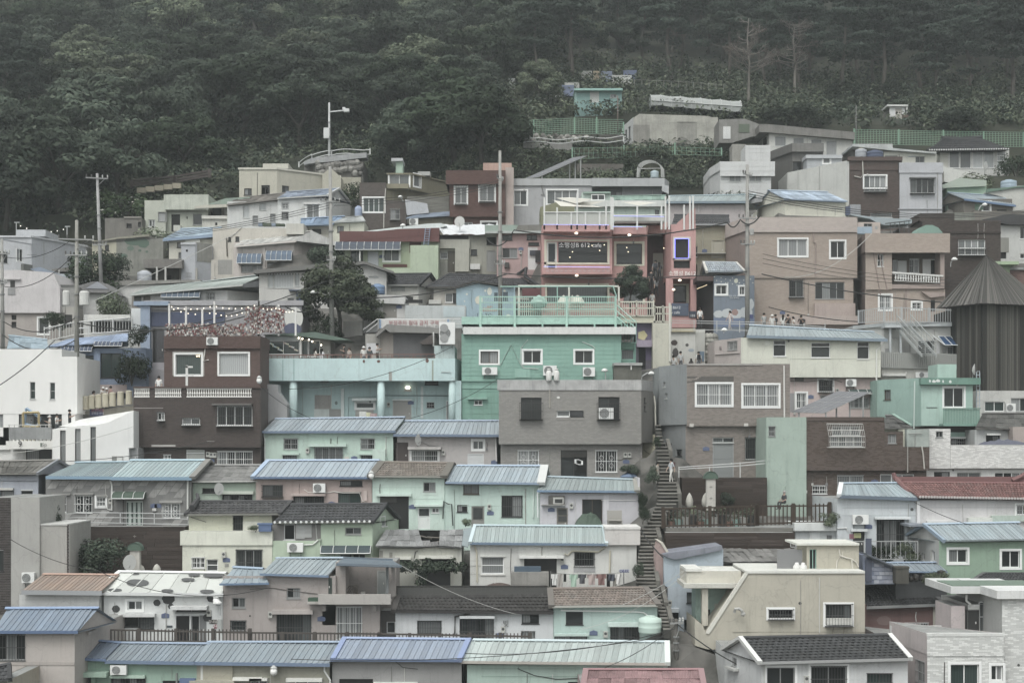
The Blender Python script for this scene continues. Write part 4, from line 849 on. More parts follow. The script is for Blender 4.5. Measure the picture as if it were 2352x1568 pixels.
b=B('13','house','mint house under long blue grey roof with lattice gate','house',107,(700,1045))
b.k([125,1228],812,1080,'a5c1b3','w 290 866 410 957 A2db; w 950 866 1070 957 A2db; h 508 910 830 935 a9c4b7 .4; w 555 940 797 1080 A4cbz; h 275 988 425 1005 abc6b9 .3; w 282 1010 402 1080 K2db; h 935 988 1055 1005 abc6b9 .3; w 955 1010 1050 1080 K2db; m 495 968; p 1055 955 1165 1060 adc6ba .35 box_wall; p 812 1020 850 1045 b9b5aa .1 letter_box; n 895 1030; v .05 bfcac4 120 815 125 850 130 870 130 1050',gnd=1,dep=5)
b.roof((108,802),(1245,798),(225,697),(1325,683),'8fa4bd',n=28,fas=18,fasc='5e7490',gable='a5c1b3')
b=B('13','house','lilac grey house under blue grey roof with brown metal door','house',107.2,(1700,1080))
b.k([1262,2118],846,1110,'a6a09f','d 1250 897 1358 1100 4b4240; h 1358 935 1640 958 a9a5a2 .7; w 1385 965 1612 1060 W2dbys; w 1912 884 2003 958 W2ds; d 1866 995 2005 1110 b3b7ba bcc0c2; m 1658 985; v .05 c6c4c2 2105 850 2108 890 2115 1060; n 2095 1065; v .025 6b6968 1450 885 1540 925 1640 935 1640 970',gnd=1,dep=5)
b.roof((1232,828),(2135,832),(1335,714),(2140,712),'8fa4bd',n=23,fas=20,fasc='5e7490',d=-.5)
b=B('23','grey_brick_house','grey brick house with stained concrete parapet and overhanging upper storey','house',105.5,(600,1190))
GB=(.24,.095,'8d8a85','85827e')
b.k([(2135,0,'13'),1212,(1310,2.2)],450,900,'76736f','w 180 515 357 700 K2d; w 487 627 600 677 W1c; w 600 627 717 677 K1d; w 845 510 1025 700 K2d; p 180 495 357 513 8b8782 .03 soldier_course; p 487 605 717 625 8b8782 .03 soldier_course; p 487 680 717 706 8b8782 .03 soldier_course; p 842 488 1027 508 8b8782 .03 soldier_course; e 500 513 14 9 c4c4c0 camera; v .035 a59d90 428 440 428 600; w#1 1235 515 1250 560 K1d; w#1 1235 585 1250 630 K1d; p 605 630 710 673 46474a -.08 tinted_glass',brick=GB,side='817e79',name='upper_wall',t='23',ext=0,dep=4.5)
b.k([(2150,0,'13'),1220],900,1200,'73706c','w 153 967 333 1130 W2doy; w 522 965 747 1200 K2d; p 525 967 745 1025 43423f .03 vent_grille; w 820 967 1005 1152 W2doy; m 1075 1005; m 1110 1005; n 1082 1060; v .02 4c4a47 1000 1045 1040 1050 1075 1020',brick=GB,d=.5,dep=4,gnd=1,name='lower_wall',t='23',slots=0)
b.k([(2122,0,'13'),1214,(1311,2.3)],362,448,'a3a3a3','',kind='c',d=-.06,dep=.4,name='parapet',t='23',ext=.02,cap='a3a3a3')
for x0,x1,y0,y1 in((165,368,562,705),(832,1032,566,708)):
 b.use();m=M();P0,P1=pt('23',x0,y1,105.1),pt('23',x1,y1,105.1);H=(y1-y0)*KZ*105.1/F;W_=P1.x-P0.x
 for q in range(15):m.box(P0+V((W_*q/14,0,0)),(.018,0,0),(0,.018,0),(0,0,H))
 for zz in(0,H*.5,H):m.box(P0+V((0,0,zz)),(W_,0,0),(0,.03,0),(0,0,.035))
 m.box(P0,(W_,0,0),(0,.4,0),(0,0,.03));m.box(P0+V((0,0,H)),(.03,0,0),(0,.4,0),(0,0,.03));m.box(P1+V((0,0,H)),(.03,0,0),(0,.4,0),(0,0,.03));b.part('balcony_cage',m,mat('3c3b3a','s'))
b.use();aircon(pt('23',908,698,105.42),V((1,0,0)),V((0,-1,0)),.95*1.1,.8,'air conditioner inside the dark balcony cage of the grey brick house')
for x in(640,655,670):b.use();m=M();m.box(pt('23',x,1060+(x%7)*6,105.85),(.35,0,0),(0,.02,0),(0,0,.3));b.part('paper_notice',m,mat('c8cbcb','s'))
b.k([1222,1335],830,1150,'bcb595','v .06 c5c3b3 1322 500 1330 560 1336 850; v .03 8b8672 1232 960 1300 1010',d=2.4,dep=3,name='yellow_wall',gnd=1)
b=B('23','brown_brick_house','taupe brick house with grey blue cement side wall beside the stairs','house',104,(1800,1190))
TB=(.25,.09,'8a7f77','7e746d')
b.k([(1365,3.6),1602,(244,0,'33')],225,745,'8e8a85','w 1687 397 1988 580 W3cbys; w@33 -158 405 147 590 W3cbys; p 1605 332 2005 390 5f5b57 .006 stain; w#0 1400 380 1420 425 A1f; w#0 1415 475 1436 522 A1f; v@33 .06 bdbbb7 192 240 195 690',brick=TB,side='848a8d',name='upper_wall',t='23',ext=0,dep=5)
b.k([(1395,3.4),1592,(244,0,'33')],745,1200,'8a8580','d 1825 905 2005 1200 7b8081 8d9192; w 1825 858 2005 900 A2d; w 2103 858 2300 1045 A2dbz; n 1768 950; w#0 1448 905 1472 960 K1d; w#0 1510 958 1562 1015 K2d; p 1620 738 1655 765 b9b4ad .5 bracket; p 2085 735 2120 760 b9b4ad .5 bracket',brick=TB,side='7f8486',d=.35,dep=4.6,gnd=1,name='lower_wall',t='23')
b.fbox(1600,222,2252,237,'9b9691',d=-.06,dep=.3,name='coping')
b=B('33','mint_brick_house','dark brick house with tall mint painted side wall and slanted window cage','house',100,(500,1430))
MB=(.24,.085,'62534c','57493f')
b.k([42,385],(682,'33'),1470,'93aa9d','w 62 762 116 845 G1cb; v .03 9fb3a8 205 1430 195 1290 205 1270',d=-.02,dep=4.5,gnd=1,name='mint_wall')
b.k([385,1056],680,1125,'5f554e','w 590 845 865 932 A4cz; w 605 760 850 840 A3c; p 388 685 1056 712 5a4c46 .05 soldier_course',brick=MB,dep=5,name='upper_wall',ext=0)
b.k([1056,1214],805,1125,'5f554e','w 1085 830 1157 905 G2d',brick=MB,dep=5,name='upper_wall',ext=0,d=.03)
b.k([1214,1440],936,1125,'5c524b','v .04 8e8b84 1252 935 1252 1155; v .05 a9a59d 1372 930 1385 1000 1395 1125',brick=MB,dep=4.5,name='upper_wall',ext=0,d=.06)
b.k([345,1415],1127,1440,'57504a','w 650 1182 873 1300 A2cb; w 1018 1170 1310 1300 W3c; w 437 1270 560 1338 A2dby; m 365 1265; p 362 1308 390 1332 c0c1bd .1 box; v .03 57504a 375 1335 372 1420; n 970 1232',brick=MB,d=.4,dep=4.5,gnd=1,name='lower_wall')
b.use();m=M();a0,a1,c0,c1=pt('33',560,738,99.9),pt('33',868,740,99.9),pt('33',580,848,99.35),pt('33',888,848,99.35)
for q in range(21):m.tube([a0.lerp(a1,q/20),c0.lerp(c1,q/20),c0.lerp(c1,q/20)+V((0,0,-.73))],.014,4)
for P,Q in((a0,a1),(a0.lerp(c0,.5),a1.lerp(c1,.5)),(c0,c1),(c0+V((0,0,-.36)),c1+V((0,0,-.36))),(c0+V((0,0,-.73)),c1+V((0,0,-.73))),(c0+V((0,0,-.73)),c0+V((0,.65,-.73))),(c1+V((0,0,-.73)),c1+V((0,.65,-.73)))):m.tube([P,Q],.03,4)
b.part('window_cage',m,mat('a7a6a2','s'))
b.fbox(1245,785,1440,937,'94a09a',d=1,dep=3,name='terrace_wall',kind='c');b.fbox(1212,785,1250,937,'b9b9a4',d=1.5,dep=3,name='side_wall')
m=M();m.tube([pt('33',1318,935,100.9),pt('33',1318,822,100.9)],.03,5);m.tube([pt('33',1262,824,100.9),pt('33',1375,822,100.9)],.03,5);b.part('laundry_post',m,mat('80827f','s'))
b=B('33','white_brick_house','white painted brick house with long terrace wall and dark glazed windows','house',101.5,(1800,1300))
WW=(.26,.075,'c5c5c3','d2d2d0')
b.k([1440,1622],780,1108,'b0b0ae','w 1497 803 1557 855 G2d',brick=WW,dep=4,ext=0)
b.k([1622,2400],918,1106,'b0b0ae','',brick=WW,dep=.4,ext=0,d=-.03,name='terrace_parapet')
b.k([1415,2400],1106,1320,'c3c4c3','w 1480 1150 1616 1260 K2d; w 1675 1155 1883 1260 A2c; w 2000 1155 2300 1260 W4d; e 1643 1136 8 8 444444 vent; e 1925 1113 8 8 444444 vent',d=.3,dep=4.5,gnd=1,name='lower_wall')
# ---- sixth row
b=B('13','aqua_arcade_house','aqua house with thick stained beam on round columns and a shop terrace above','house',113,(900,700))
b.k([100,1702],368,740,'9dbfc0','w 602 362 675 385 A1f; p 555 492 698 612 9a9792 .01 blocked_window c; p 550 612 680 690 b9c4c2 .02; p 680 612 785 690 8f8f8c .02; p 782 437 808 690 c1cdcc .15 pillar; w 910 557 1062 605 W1gs; h 880 520 1090 543 c3cecd .5; p 905 608 1060 690 9d9c98 .02; d 1225 540 1385 740 93918c a5a29d; p 1220 527 1388 540 c5cdcb .1; w 1325 417 1385 457 G1c; w 1500 365 1615 405 K1d; w 1517 557 1580 600 K1db; p 1465 418 1487 690 c0cbcb .05; d 1682 540 1702 740 3f4445 c3c8c8; m 1190 575; n 1380 555; v .04 8aa3a5 845 690 845 512 1080 505; v .04 6a7b7d 1160 495 1700 497; e 740 560 12 16 6b7a78 stain; p 1105 530 1142 690 a3a49f .3',d=2.,dep=3.5,gnd=1,name='back_wall')
m=M();m.ball(pt('13',1353,428,114.85),.2,.13,10);b.part('lit_lamp',m,emit('fff6e0',2))
b.k([103,1758,(1810,2.6)],178,370,'a9cacc','p 275 190 287 368 8bb3b4 .004 stain; p 370 185 382 368 8bb3b4 .004 stain; p 1192 293 1218 370 979790 .02 patch; p 1560 195 1574 368 8f9a8c .004 rust_streak; e 977 203 10 14 6e4f47 rust_patch; e 1103 203 14 12 6e4f47 rust_patch; e 1520 198 14 18 6e4f47 rust_patch; v .03 9aa5a5 1640 295 1720 296',d=0,dep=5.5,ext=0,name='beam')
for x0,x1 in((333,402),(1088,1155),(1702,1762)):
 b.use();P0,P1=pt('13',x0,740,113.1),pt('13',x1,370,113.1);m=M();r_=(P1.x-P0.x)/2;m.lathe([(r_,-.5),(r_,P1.z-P0.z)],(P0.x+r_,P0.y+r_,P0.z),14);b.part('column',m,mat('a5c6c7'),smooth=True)
b.k([1762,1812],370,740,'9dbdbf',d=.3,dep=5,name='side_wall')
b.k([1580,1755],68,180,'a6bdbd','',kind='c',d=.05,dep=5,ext=0,name='roof_stub')
b.poly([(92,395),(235,402),(245,470),(318,570),(318,690),(200,700),(92,790)],'a3a3a6',d=-1,dep=1.5,name='side_wall')
b=B('23','teal_house','teal green boarded house with white framed windows below the railed deck','house',113.5,(500,370))
b.k([(1815,0,'13'),1040],(1255,'22'),372,'72a898','w@13 1978 118 2128 220 B2cs; w 200 112 352 218 W2ds; w 643 112 795 218 A2ds; A@13 1993 255 2122 320 white air conditioner below the first teal house window; A 370 242 485 326 white air conditioner below the middle teal house window; A 710 256 812 334 white air conditioner below the last teal house window; p 130 268 260 342 7db1a1 .05; v .03 b3c4bd 240 15 180 90 172 220 200 260 330 268; v .03 8ba79d 0 240 95 60 160 200 215 265; v .03 b3c4bd 705 35 790 70 815 90; v .02 5c7f74 -150 345 0 350 380 345',boards=13,t='23',dep=5,ext=0)
b.k([(1815,0,'13'),(2140,0,'13')],(372,'13'),(730,'13'),'6ba08f','w@13 1922 535 1995 577 W2d; h@13 1870 510 2035 530 77ab9a .3',boards=9,t='23',gnd=1,d=.05)
b.fbox(1815,354,2140,374,'74aa99',t='13',d=-.12,dep=.3,name='ledge')
b.k([(1830,0,'13'),1165],(1195,'22'),(1258,'22'),'c5c7c5','',d=-.4,dep=5.6,ext=0,name='roof_slab',t='23',cap='cfd1cf')
b.k([1040,1165],(1340,'22'),290,'6ba090','w 1040 100 1150 190 T1d; p 1040 50 1150 100 4d7566 .3 awning',d=.8,dep=4,name='bay_wall',gnd=1)
b=B('23','olive_tank_house','olive concrete water tank house with flat lid beside the teal house','shed',112,(1080,360))
b.k([980,1215],235,420,'5f5f57','p 1120 235 1130 275 c3c3c0 .1 pipe_end',kind='c',dep=2.6,gnd=1);b.fbox(975,215,1222,238,'9a9c9a',d=-.15,dep=3,name='lid',kind='c')
b=B('33','house','pale yellow house under long blue roof with three white windows and pink lower storey','house',113.5,(500,670))
b.k([(1840,3.4,'23'),(2068,0,'23'),1022],(0,'33'),(340,'33'),'c4c6b5','w 100 22 210 160 W1dT; w 425 42 590 172 W1dT; w 820 34 926 184 W1dT; v .06 c6c8c2 1075 30 985 105 982 670; w@23#0 1955 32 2035 105 A2cb; p@23#0 1885 75 1902 100 8a7d7c .05 vent; v@23#0 .04 a69b98 1850 145 2060 130; e 48 48 22 22 c9ccc0 vent; e 232 30 9 9 4b4b49 vent; p 245 180 1022 184 acaf9f .012 wall_joint',side='b3a6a2',t='33',ext=0,dep=5,name='upper_wall')
b.k([(244,0),985],318,720,'b9a39f','w 490 366 610 460 K2dxzs; w 300 476 384 605 W2cbys; w 505 500 600 600 W2cb; m 648 455; n 421 505; A 715 357 803 420 white air conditioner on the pink storey of the pale yellow house; a 740 443 970 486 3 4f6662 .7; w 750 515 925 603 A4cb; p 245 475 298 640 8c8c8f .02 shutter; p 285 328 362 375 716a66 .01 vent; v .025 4d4948 245 372 400 376 600 355 690 380',d=.5,dep=4.5,gnd=1,t='33',name='lower_wall')
b.roof((-125,1268,'32'),(1078,1300,'32'),(-100,1182,'32'),(962,1240,'32'),'8ea3b3',n=30,fas=22,fasc='6d8294',t='32',run=2.2,d=-.4)
b=B('32','terrace_house','white house with railed roof terrace, steel stairs and glass lean-to','house',117.5,(1300,1700))
b.k([(790,3.),1052,1702],1188,1750,'b9bbb7','w 1330 1312 1485 1425 A2d; d 1500 1330 1530 1440 c3c6c8; p 1060 1380 1100 1560 8f9191 .05 panel; v .05 a6a9a9 1180 1180 1185 1560; v .04 a6a9a9 1060 1285 1200 1290; p 1190 1280 1340 1420 a9aba8 .02',gnd=1,dep=6)
b.k([(785,3.2),1050,1718],1158,1190,'b0b8bc','',d=-.3,dep=6.4,name='terrace_slab',ext=0,cap='9da19f')
b.k([1030,1810],1540,1700,'b4b4ad','h@33 1030 310 1235 330 c3c4c0 .3; A@33 1312 297 1440 345 white air conditioner below the corrugated terrace fence; v@33 .05 c3c4c0 1240 290 1235 340',d=-1.2,dep=3,gnd=1,name='lower_wall',t='32')
for x in(1098,1188):b.fbox(x,1185,x+16,1545,'aab2b7',d=-1,dep=.25,name='post')
b.use();m=M();T0,T1=pt('32',1160,1200,116.6),pt('32',1375,1440,114.6)
for q in range(15):
 p=T0.lerp(T1,q/14);m.box(p,(1.1,0,0),(0,.28,0),(0,0,.04))
for o_ in(0,1.1):m.box(T0+V((o_,0,-.15)),T1-T0,(.06,0,0),(0,0,.25));m.tube([T0+V((o_,0,1)),T1+V((o_,0,1))],.035,5);m.tube([T0+V((o_,0,.55)),T1+V((o_,0,.55))],.03,5)
for q in range(0,15,3):
 for o_ in(0,1.1):p=T0.lerp(T1,q/14)+V((o_,0,0));m.tube([p,p+V((0,0,1))],.025,4)
b.part('stairs',m,mat('8d9393','m'));b.fbox(1060,1180,1200,1200,'aab2b7',d=-1.3,dep=1.2,name='stair_landing')
b.use();m=M();a0,a1,c0,c1=pt('32',1515,1275,117.3),pt('32',1730,1280,117.3),pt('32',1575,1350,115.9),pt('32',1835,1352,115.9);m.q([a0,a1,c1,c0]);gl=b.part('lean_to_roof',m,glass('b'));m=M()
for P,Q in[(a0.lerp(a1,q/4),c0.lerp(c1,q/4))for q in range(5)]+[(a0,a1),(c0,c1),(pt('32',1470,1268,117.3),c0)]:m.tube([P,Q],.04,5)
b.part('lean_to_frame',m,mat('b9bec2','s'));b.k([1580,1815],1360,1550,'9a9c9b','w 1595 1362 1645 1440 A1c; w 1645 1362 1800 1440 A1f',d=-.8,dep=2,ext=.2,name='lean_to_wall')
b=B('33','aqua_modern_house','aqua flat roofed house with green balcony rail and block on its roof','house',108,(1500,860))
b.k([(992,3.8),1370,1812],345,758,'8db5a8','w 1565 430 1735 596 W2ds; w 1418 517 1502 597 K2x; w#0 1050 447 1108 533 B1d; p 1370 405 1555 755 97bcb0 .03; v .05 a9bdb6 1312 372 1305 780; e 1678 408 10 7 c9c9c0 lamp',side='86aea3',ext=0,dep=5,name='wall')
b.k([1368,1880],345,402,'5f9080','',d=-.35,dep=5,ext=0,name='roof_band');
for x,y,rx in((1445,372,9),(1480,375,18),(1515,370,20),(1558,375,8),(1620,378,12)):m=M();m.q([pt('33',x+rx*math.cos(k*.9),y+13*math.sin(k*.9)*(1+.3*math.sin(k*3)),107.64)for k in range(7)]);b.part('peeled_paint',m,mat('c4cbc8','s'))
b.k([1510,1672],228,345,'93bbae',d=1.5,dep=2.5,name='roof_block',ext=.05)
b.fbox(1557,738,1885,758,'6a9a8b',d=-1,dep=1.4,name='balcony_slab')
m=M()
for q in range(24):m.box(pt('33',1562+q*13.4,738,107.1),(.03,0,0),(0,.03,0),(0,0,1.13))
m.box(pt('33',1557,610,107.08),pt('33',1883,610,107.08)-pt('33',1557,610,107.08),(0,.06,0),(0,0,.06));b.part('balcony_railing',m,mat('5d8c7c','s'));b.fbox(1570,615,1870,738,'86ada0',d=-.85,dep=.03,name='balcony_panel')
m=M();
for x in(1845,1872):m.tube([pt('33',x,600,108.4),pt('33',x,300,108.4),pt('33',x+(8 if x<1850 else-6),285,108.4)],.03,5)
for q in range(9):m.tube([pt('33',1845,320+q*32,108.4),pt('33',1872,320+q*32,108.4)],.02,4)
b.part('ladder',m,mat('9db0bd','s'))
b.k([1325,1835],760,930,'4a4643','h 1620 850 1765 865 c3c8c6 .3; w 1625 868 1735 920 K2db; p 1622 810 1795 866 8db5a8 .03 ; p 1795 795 1830 915 6a4a44 .05',d=.3,dep=4,gnd=1,name='lower_wall')
b=B('33','slate_roof_house','old house with sagging dark slate roof beside the aqua flat roofed house','house',106,(2000,930))
b.k([1830,2400],790,960,'a9acad','w 1925 838 2045 900 K2d; h 1922 822 2040 836 c0c2c0 .3',gnd=1)
b.roof((1840,765),(2400,800),(1895,655),(2340,650),'5f5f5c','s',n=10,nr=3,run=2.4,fas=8,fasc='54524f')
b.poly([(2155,765),(2400,760),(2400,920),(2160,900)],'a5968f',d=-1,dep=2)
b=B('33','slate_lean_to','small dark slate lean-to roof between the dark brick and aqua houses','shed',103,(1150,800))
b.k([1055,1290],778,900,'adae9c',gnd=1,dep=2.5)
b.roof((1050,775),(1295,772),(1065,668),(1135,668),'626260','s',n=5,nr=3,run=2.,fas=8,rear=False)
b.poly([(1115,655),(1140,650),(1290,740),(1280,752)],'93bcae',d=-.1,dep=.3,name='wall_edge')
b=B('33','white_low_house','low white house with wide windows below the dark timber tower','house',112,(2050,660))
b.k([1850,2400],455,720,'b3b3af','w 1915 548 2085 632 W2g; w 2140 518 2300 632 A2d; A 2085 565 2165 640 pale air conditioner on the low white house below the timber tower',gnd=1)
# ---- street level: cafe, deck, shops
PK='be8682'
b=B('22','cafe_building','pink cafe building with wide dark windows, neon strips and roof terraces','cafe',127,(700,1180))
b.k([360,962],325,745,PK,'w 500 468 920 640 K1d; p 380 447 940 462 c3c0a8 .05 window_border; p 380 640 940 660 c3c0a8 .05 window_border; p 922 462 940 640 c3c0a8 .05 window_border; p 380 462 398 725 c3c0a8 .05 window_border; d 400 468 488 725 b9bcb8 c6c6bd; p 415 482 472 690 40464a -.02 glass; p 372 706 945 745 b8837c .03',d=0,dep=6,ext=0,name='upper_wall')
b.k([360,962],745,1180,'ae7b75','w 405 838 920 980 K1d; p 385 822 935 838 c3c0a8 .05 window_border; p 922 838 940 1000 c3c0a8 .05 window_border; p 388 838 404 1000 c3c0a8 .05 window_border',d=.7,dep=5.3,gnd=1,name='lower_wall')
b.k([962,1262],340,1180,'b8837c','w 1000 483 1218 655 K1d; p 978 462 1240 482 c3c0a8 .05 window_border; p 978 655 1240 672 c3c0a8 .05 window_border; p 978 482 998 655 c3c0a8 .05 window_border; p 1220 482 1240 655 c3c0a8 .05 window_border; w 1060 830 1240 990 K1d; p 1225 820 1245 1000 c3c0a8 .05 window_border',d=.8,dep=5.2,gnd=1,name='middle_wall')
b.fbox(372,322,945,378,PK,d=-1.1,dep=1.2,name='ledge');b.fbox(372,690,945,742,PK,d=-1.1,dep=1.2,name='ledge');b.fbox(968,340,1255,398,PK,d=-.4,dep=1.3,name='ledge')
b.k([1262,1420],320,1180,'5c4648','d 1312 562 1415 760 8f8d80; p 1262 320 1420 415 b8837c 1.6',d=3.2,dep=3,gnd=1,name='stair_hall')
b.k([(1420,2.2),1470,1680],316,780,PK,'o 1505 440 1615 605; o 1490 628 1630 692; p 1484 425 1502 622 c6c4ae .04 window_border; p 1620 425 1636 622 c6c4ae .04 window_border; p 1502 425 1620 438 c6c4ae .04 window_border; p 1484 608 1636 624 c6c4ae .04 window_border',d=-1,dep=4,ext=0,name='tower_wall',rev=.35)
b.k([1470,1680],780,1180,'ae7b75','w 1490 840 1610 980 K1d; p 1597 825 1620 990 c3c0a8 .05 window_border; p 1488 825 1600 840 c3c0a8 .05 window_border',d=1,dep=3,gnd=1,name='lower_wall');b.fbox(1425,780,1485,1180,PK,d=-.95,dep=.5,name='pillar');b.fbox(1635,780,1685,1180,PK,d=-.95,dep=.5,name='pillar');b.fbox(1425,1100,1685,1200,PK,d=-1.1,dep=.3,name='ledge')
b.poly([(1520,305),(1640,200),(1655,178),(1677,178),(1677,318),(1520,318)],PK,d=-.9,dep=3,name='stair_head')
for x0,y0,x1,y1,nm in((372,318,935,322,0),(372,678,945,684,0),(968,335,1222,339,0),(975,245,1410,250,0)):b.use();m=M();m.tube([pt('22',x0,y0,125.8),pt('22',x1,y1,125.8)],.022,5);b.part('neon_strip',m,emit('9a9de0',.6))
m=M();NQ=[pt('22',*q,125.9)for q in((1502,440),(1618,440),(1618,606),(1502,606),(1502,440))];m.tube(NQ,.035,5);b.part('neon_frame',m,emit('7f82f0',.8))
for x,y in((655,392),(1110,407),(658,754),(1542,795),(1488,875)):m=M();m.ball(pt('22',x,y,126.1),.15,.09,8);b.part('spot_lamp',m,emit('fff3da',1.5))
for x,y in((622,552),(760,505),(895,492),(1100,552),(1088,515),(1405,520),(600,598),(855,540),(790,497)):m=M();m.ball(pt('22',x,y,127.06),.05,.04,6);b.part('indoor_light',m,emit('fff0d0',1.5))
b.text(b.root,pt('22',772,512,126.93),.4*.98,'e6e8e8','소행성B 612',V((1,0,0)),'RIGHT');b.text(b.root,pt('22',790,512,126.93),.38,'dfe1e1','cafe',V((1,0,0)),'LEFT')
b.text(b.root,pt('22',1563,752,125.86),.34,'e2dfd8','소행성 B612',V((1,0,0)))
b.k([1472,1618],992,1100,'4f5c74','',d=-1.2,dep=.08,ext=0,name='sign_board');b.text(b.root,pt('22',1482,1040,125.72),.24,'d0d4da','B612',V((1,0,0)),'LEFT');b.text(b.root,pt('22',1468,1082,125.72),.24,'d0d4da','y cafe',V((1,0,0)),'LEFT')
m=M();p_=pt('22',1652,1100,125.8);m.box(p_+V((-.3,0,-.15)),(.62,0,0),(0,.05,0),(0,0,.55));o=b.part('number_plate',m,mat('3f4757','s'));b.text(o,p_+V((0,-.03,-.08)),.2,'d2d4d4','133',V((1,0,0)))
# glass rail terrace and posts
for x0,x1 in((375,488),(490,610),(612,730),(733,850),(853,945)):b.use();m=M();m.q([pt('22',x0+6,318,126),pt('22',x1-3,318,126),pt('22',x1-3,218,126),pt('22',x0+6,218,126)]);b.part('rail_panel',m,mat('a8aba4','s'))
for x,y0 in((378,85),(488,170),(610,215),(660,55),(732,215),(853,215),(952,80),(967,85),(1175,160),(1418,75),(1450,70),(1578,150),(1628,75),(1655,70),(1384,150),(908,160)):b.use();m=M();a=pt('22',x-5,360,125.9);m.box(a,(.14,0,0),(0,.1,0),(0,0,(360-y0)*KZ*126/F));b.part('post',m,mat('c3c4c2','s'))
b.use();m=M();m.tube([pt('22',372,214,125.95),pt('22',948,212,125.95)],.05,5);m.tube([pt('22',975,240,125.95),pt('22',1415,238,125.95)],.05,5);b.part('handrail',m,mat('c3c5c4','s'))
for k,(A_,B_,C_,D_)in enumerate((((480,90),(600,85),(800,100),(650,140)),((440,105),(560,130),(900,115),(700,175)),((460,110),(660,150),(895,170),(520,160)),((1040,125),(1200,120),(1340,130),(1190,155)))):b.use();m=M();m.q([pt('22',*A_,128.5),pt('22',*B_,128),pt('22',*C_,126.6),pt('22',*D_,127.3)]);b.part('shade_sail',m,mat('b9b6ab','s'))
b.fbox(985,288,1405,306,'777370',d=.4,dep=1.5,name='bench_wall');b.fbox(975,252,1410,284,'bcbcb6',d=1.5,dep=.1,name='terrace_parapet')
for k in range(14):b.fbox(395+k*40,708,420+k*40,722,'b89492',d=-1.115,dep=.02,name='tile')
b=B('22','teal_deck','teal painted viewing deck with railings on posts above the teal house','deck',117,(500,1260),'viewing platforms')
b.k([(1815,0,'12'),1040],1108,1172,'84b5a6','',d=0,dep=5.6,ext=0,name='deck_band')
for x in(-170,125,570,990):b.fbox(x-8,930,x+12,1220,'8abaab',d=-.1,dep=.14,name='post')
for x in(365,812):b.fbox(x-7,1172,x+7,1215,'7fb0a1',d=-.05,dep=.14,name='post')
DK='b9b9a5'
for(x0,x1,yt,yb,dd,hx,nb)in((-180,995,940,1105,-.05,'86b8a9',62),(160,1000,990,1105,1.2,'b4b49f',46)):
 b.use();P0,P1=pt('22',x0,yb,117+dd),pt('22',x1,yb,117+dd);H=(yb-yt)*KZ*117/F;m=M()
 for zz in(0,.35,.7,1):m.box(P0+V((0,0,H*zz)),P1-P0,(0,.06,0),(0,0,.07))
 fo=b.part('railing',m,mat(hx,'s'));m=M();m.box((0,0,0),(.035,0,0),(0,.035,0),(0,0,H));pm=mesh('rail_bar',m,[mat(hx,'s')])
 for q in range(nb):o=obj('rail_bar',pm,[],fo);o.location=P0.lerp(P1,(q+.5)/nb)+V((0,.01,0))-BASE
b.use();m=M()
for P,Q in(((155,848),(1018,852)),((155,848),(155,1105)),((1012,850),(1012,1105)),((585,850),(585,1105))):a,c=pt('22',*P,118.5),pt('22',*Q,118.5);m.box(a,c-a if abs(c.x-a.x)>1 else V((.14,0,0)),(0,.1,0),(0,0,.12)if abs(c.x-a.x)>1 else c-a)
b.part('canopy_frame',m,mat('b9bcb0','s'));m=M()
for P,Q in(((0,850),(975,848)),((492,850),(492,1105)),((970,845),(1000,935))):m.tube([pt('22',*P,117.2),pt('22',*Q,117.2)],.05,5)
b.part('canopy_frame',m,mat('7fb0a2','s'))
for x,r_ in((335,36),(620,14),(665,30),(545,26)):m=M();m.lathe([(.12,0),(r_*.012,.1),(r_*.02,.5),(r_*.012,.9),(.02,1.1)],pt('22',x,1040,117.6 if x<400 else 119),10);b.part('ornament',m,mat('8fb5a8' if x<400 else 'b9b7a8','s'))
b.fbox(190,865,345,945,'6a3f43',d=4.5,dep=.2,name='flower_panel')
b.k([1010,1320],1105,1160,'b9b59c',d=.8,dep=4,ext=0,name='cream_band');b.k([1310,1462],1160,1480,'b7b5a3',d=.5,dep=3,gnd=1,name='cream_wall')
for(x0,x1,yt,yb,nb)in((1018,1310,985,1105,15),(1320,1460,1030,1155,7)):
 b.use();P0,P1=pt('22',x0,yb,117.7),pt('22',x1,yb,117.7);H=(yb-yt)*KZ*117/F;m=M()
 for zz in(.0,.55,1):m.box(P0+V((0,0,H*zz)),P1-P0,(0,.08,0),(0,0,.1))
 for q in range(3):m.box(P0.lerp(P1,q/2),(.13,0,0),(0,.1,0),(0,0,H*1.15))
 fo=b.part('railing',m,mat('b9b8a6','s'));m=M();m.box((0,0,0),(.04,0,0),(0,.04,0),(0,0,H));pm=mesh('rail_bar',m,[mat('b9b8a6','s')])
 for q in range(nb):o=obj('rail_bar',pm,[],fo);o.location=P0.lerp(P1,(q+.5)/nb)-BASE
b.use();m=M();b.part('post',m,mat(DK))if m.f else None;b.fbox(1448,990,1465,1490,'bfbfb3',d=.4,dep=.15,name='post')
for q in range(3):m=M();m.tube([pt('22',1005,1010+q*50,116.9),pt('22',1160,1150+q*50,116)],.04,5);b.part('stair_rail',m,mat('86b8a9','s'))
b.use();m=M();P0,P1=pt('22',1042,1335,116.2),pt('22',1165,1335,116.2)
for q in range(6):m.box(P0.lerp(P1,q/5),(.05,0,0),(0,.05,0),(0,0,1.75))
for zz in(0,.9,1.75):m.box(P0+V((0,0,zz)),P1-P0,(0,.06,0),(0,0,.08))
b.part('stair_railing',m,mat('7fb2a3','s'))
b=B('22','purple_shop','narrow purple shop front with sign board and awning beside the teal house','shop',118.5,(1240,1540))
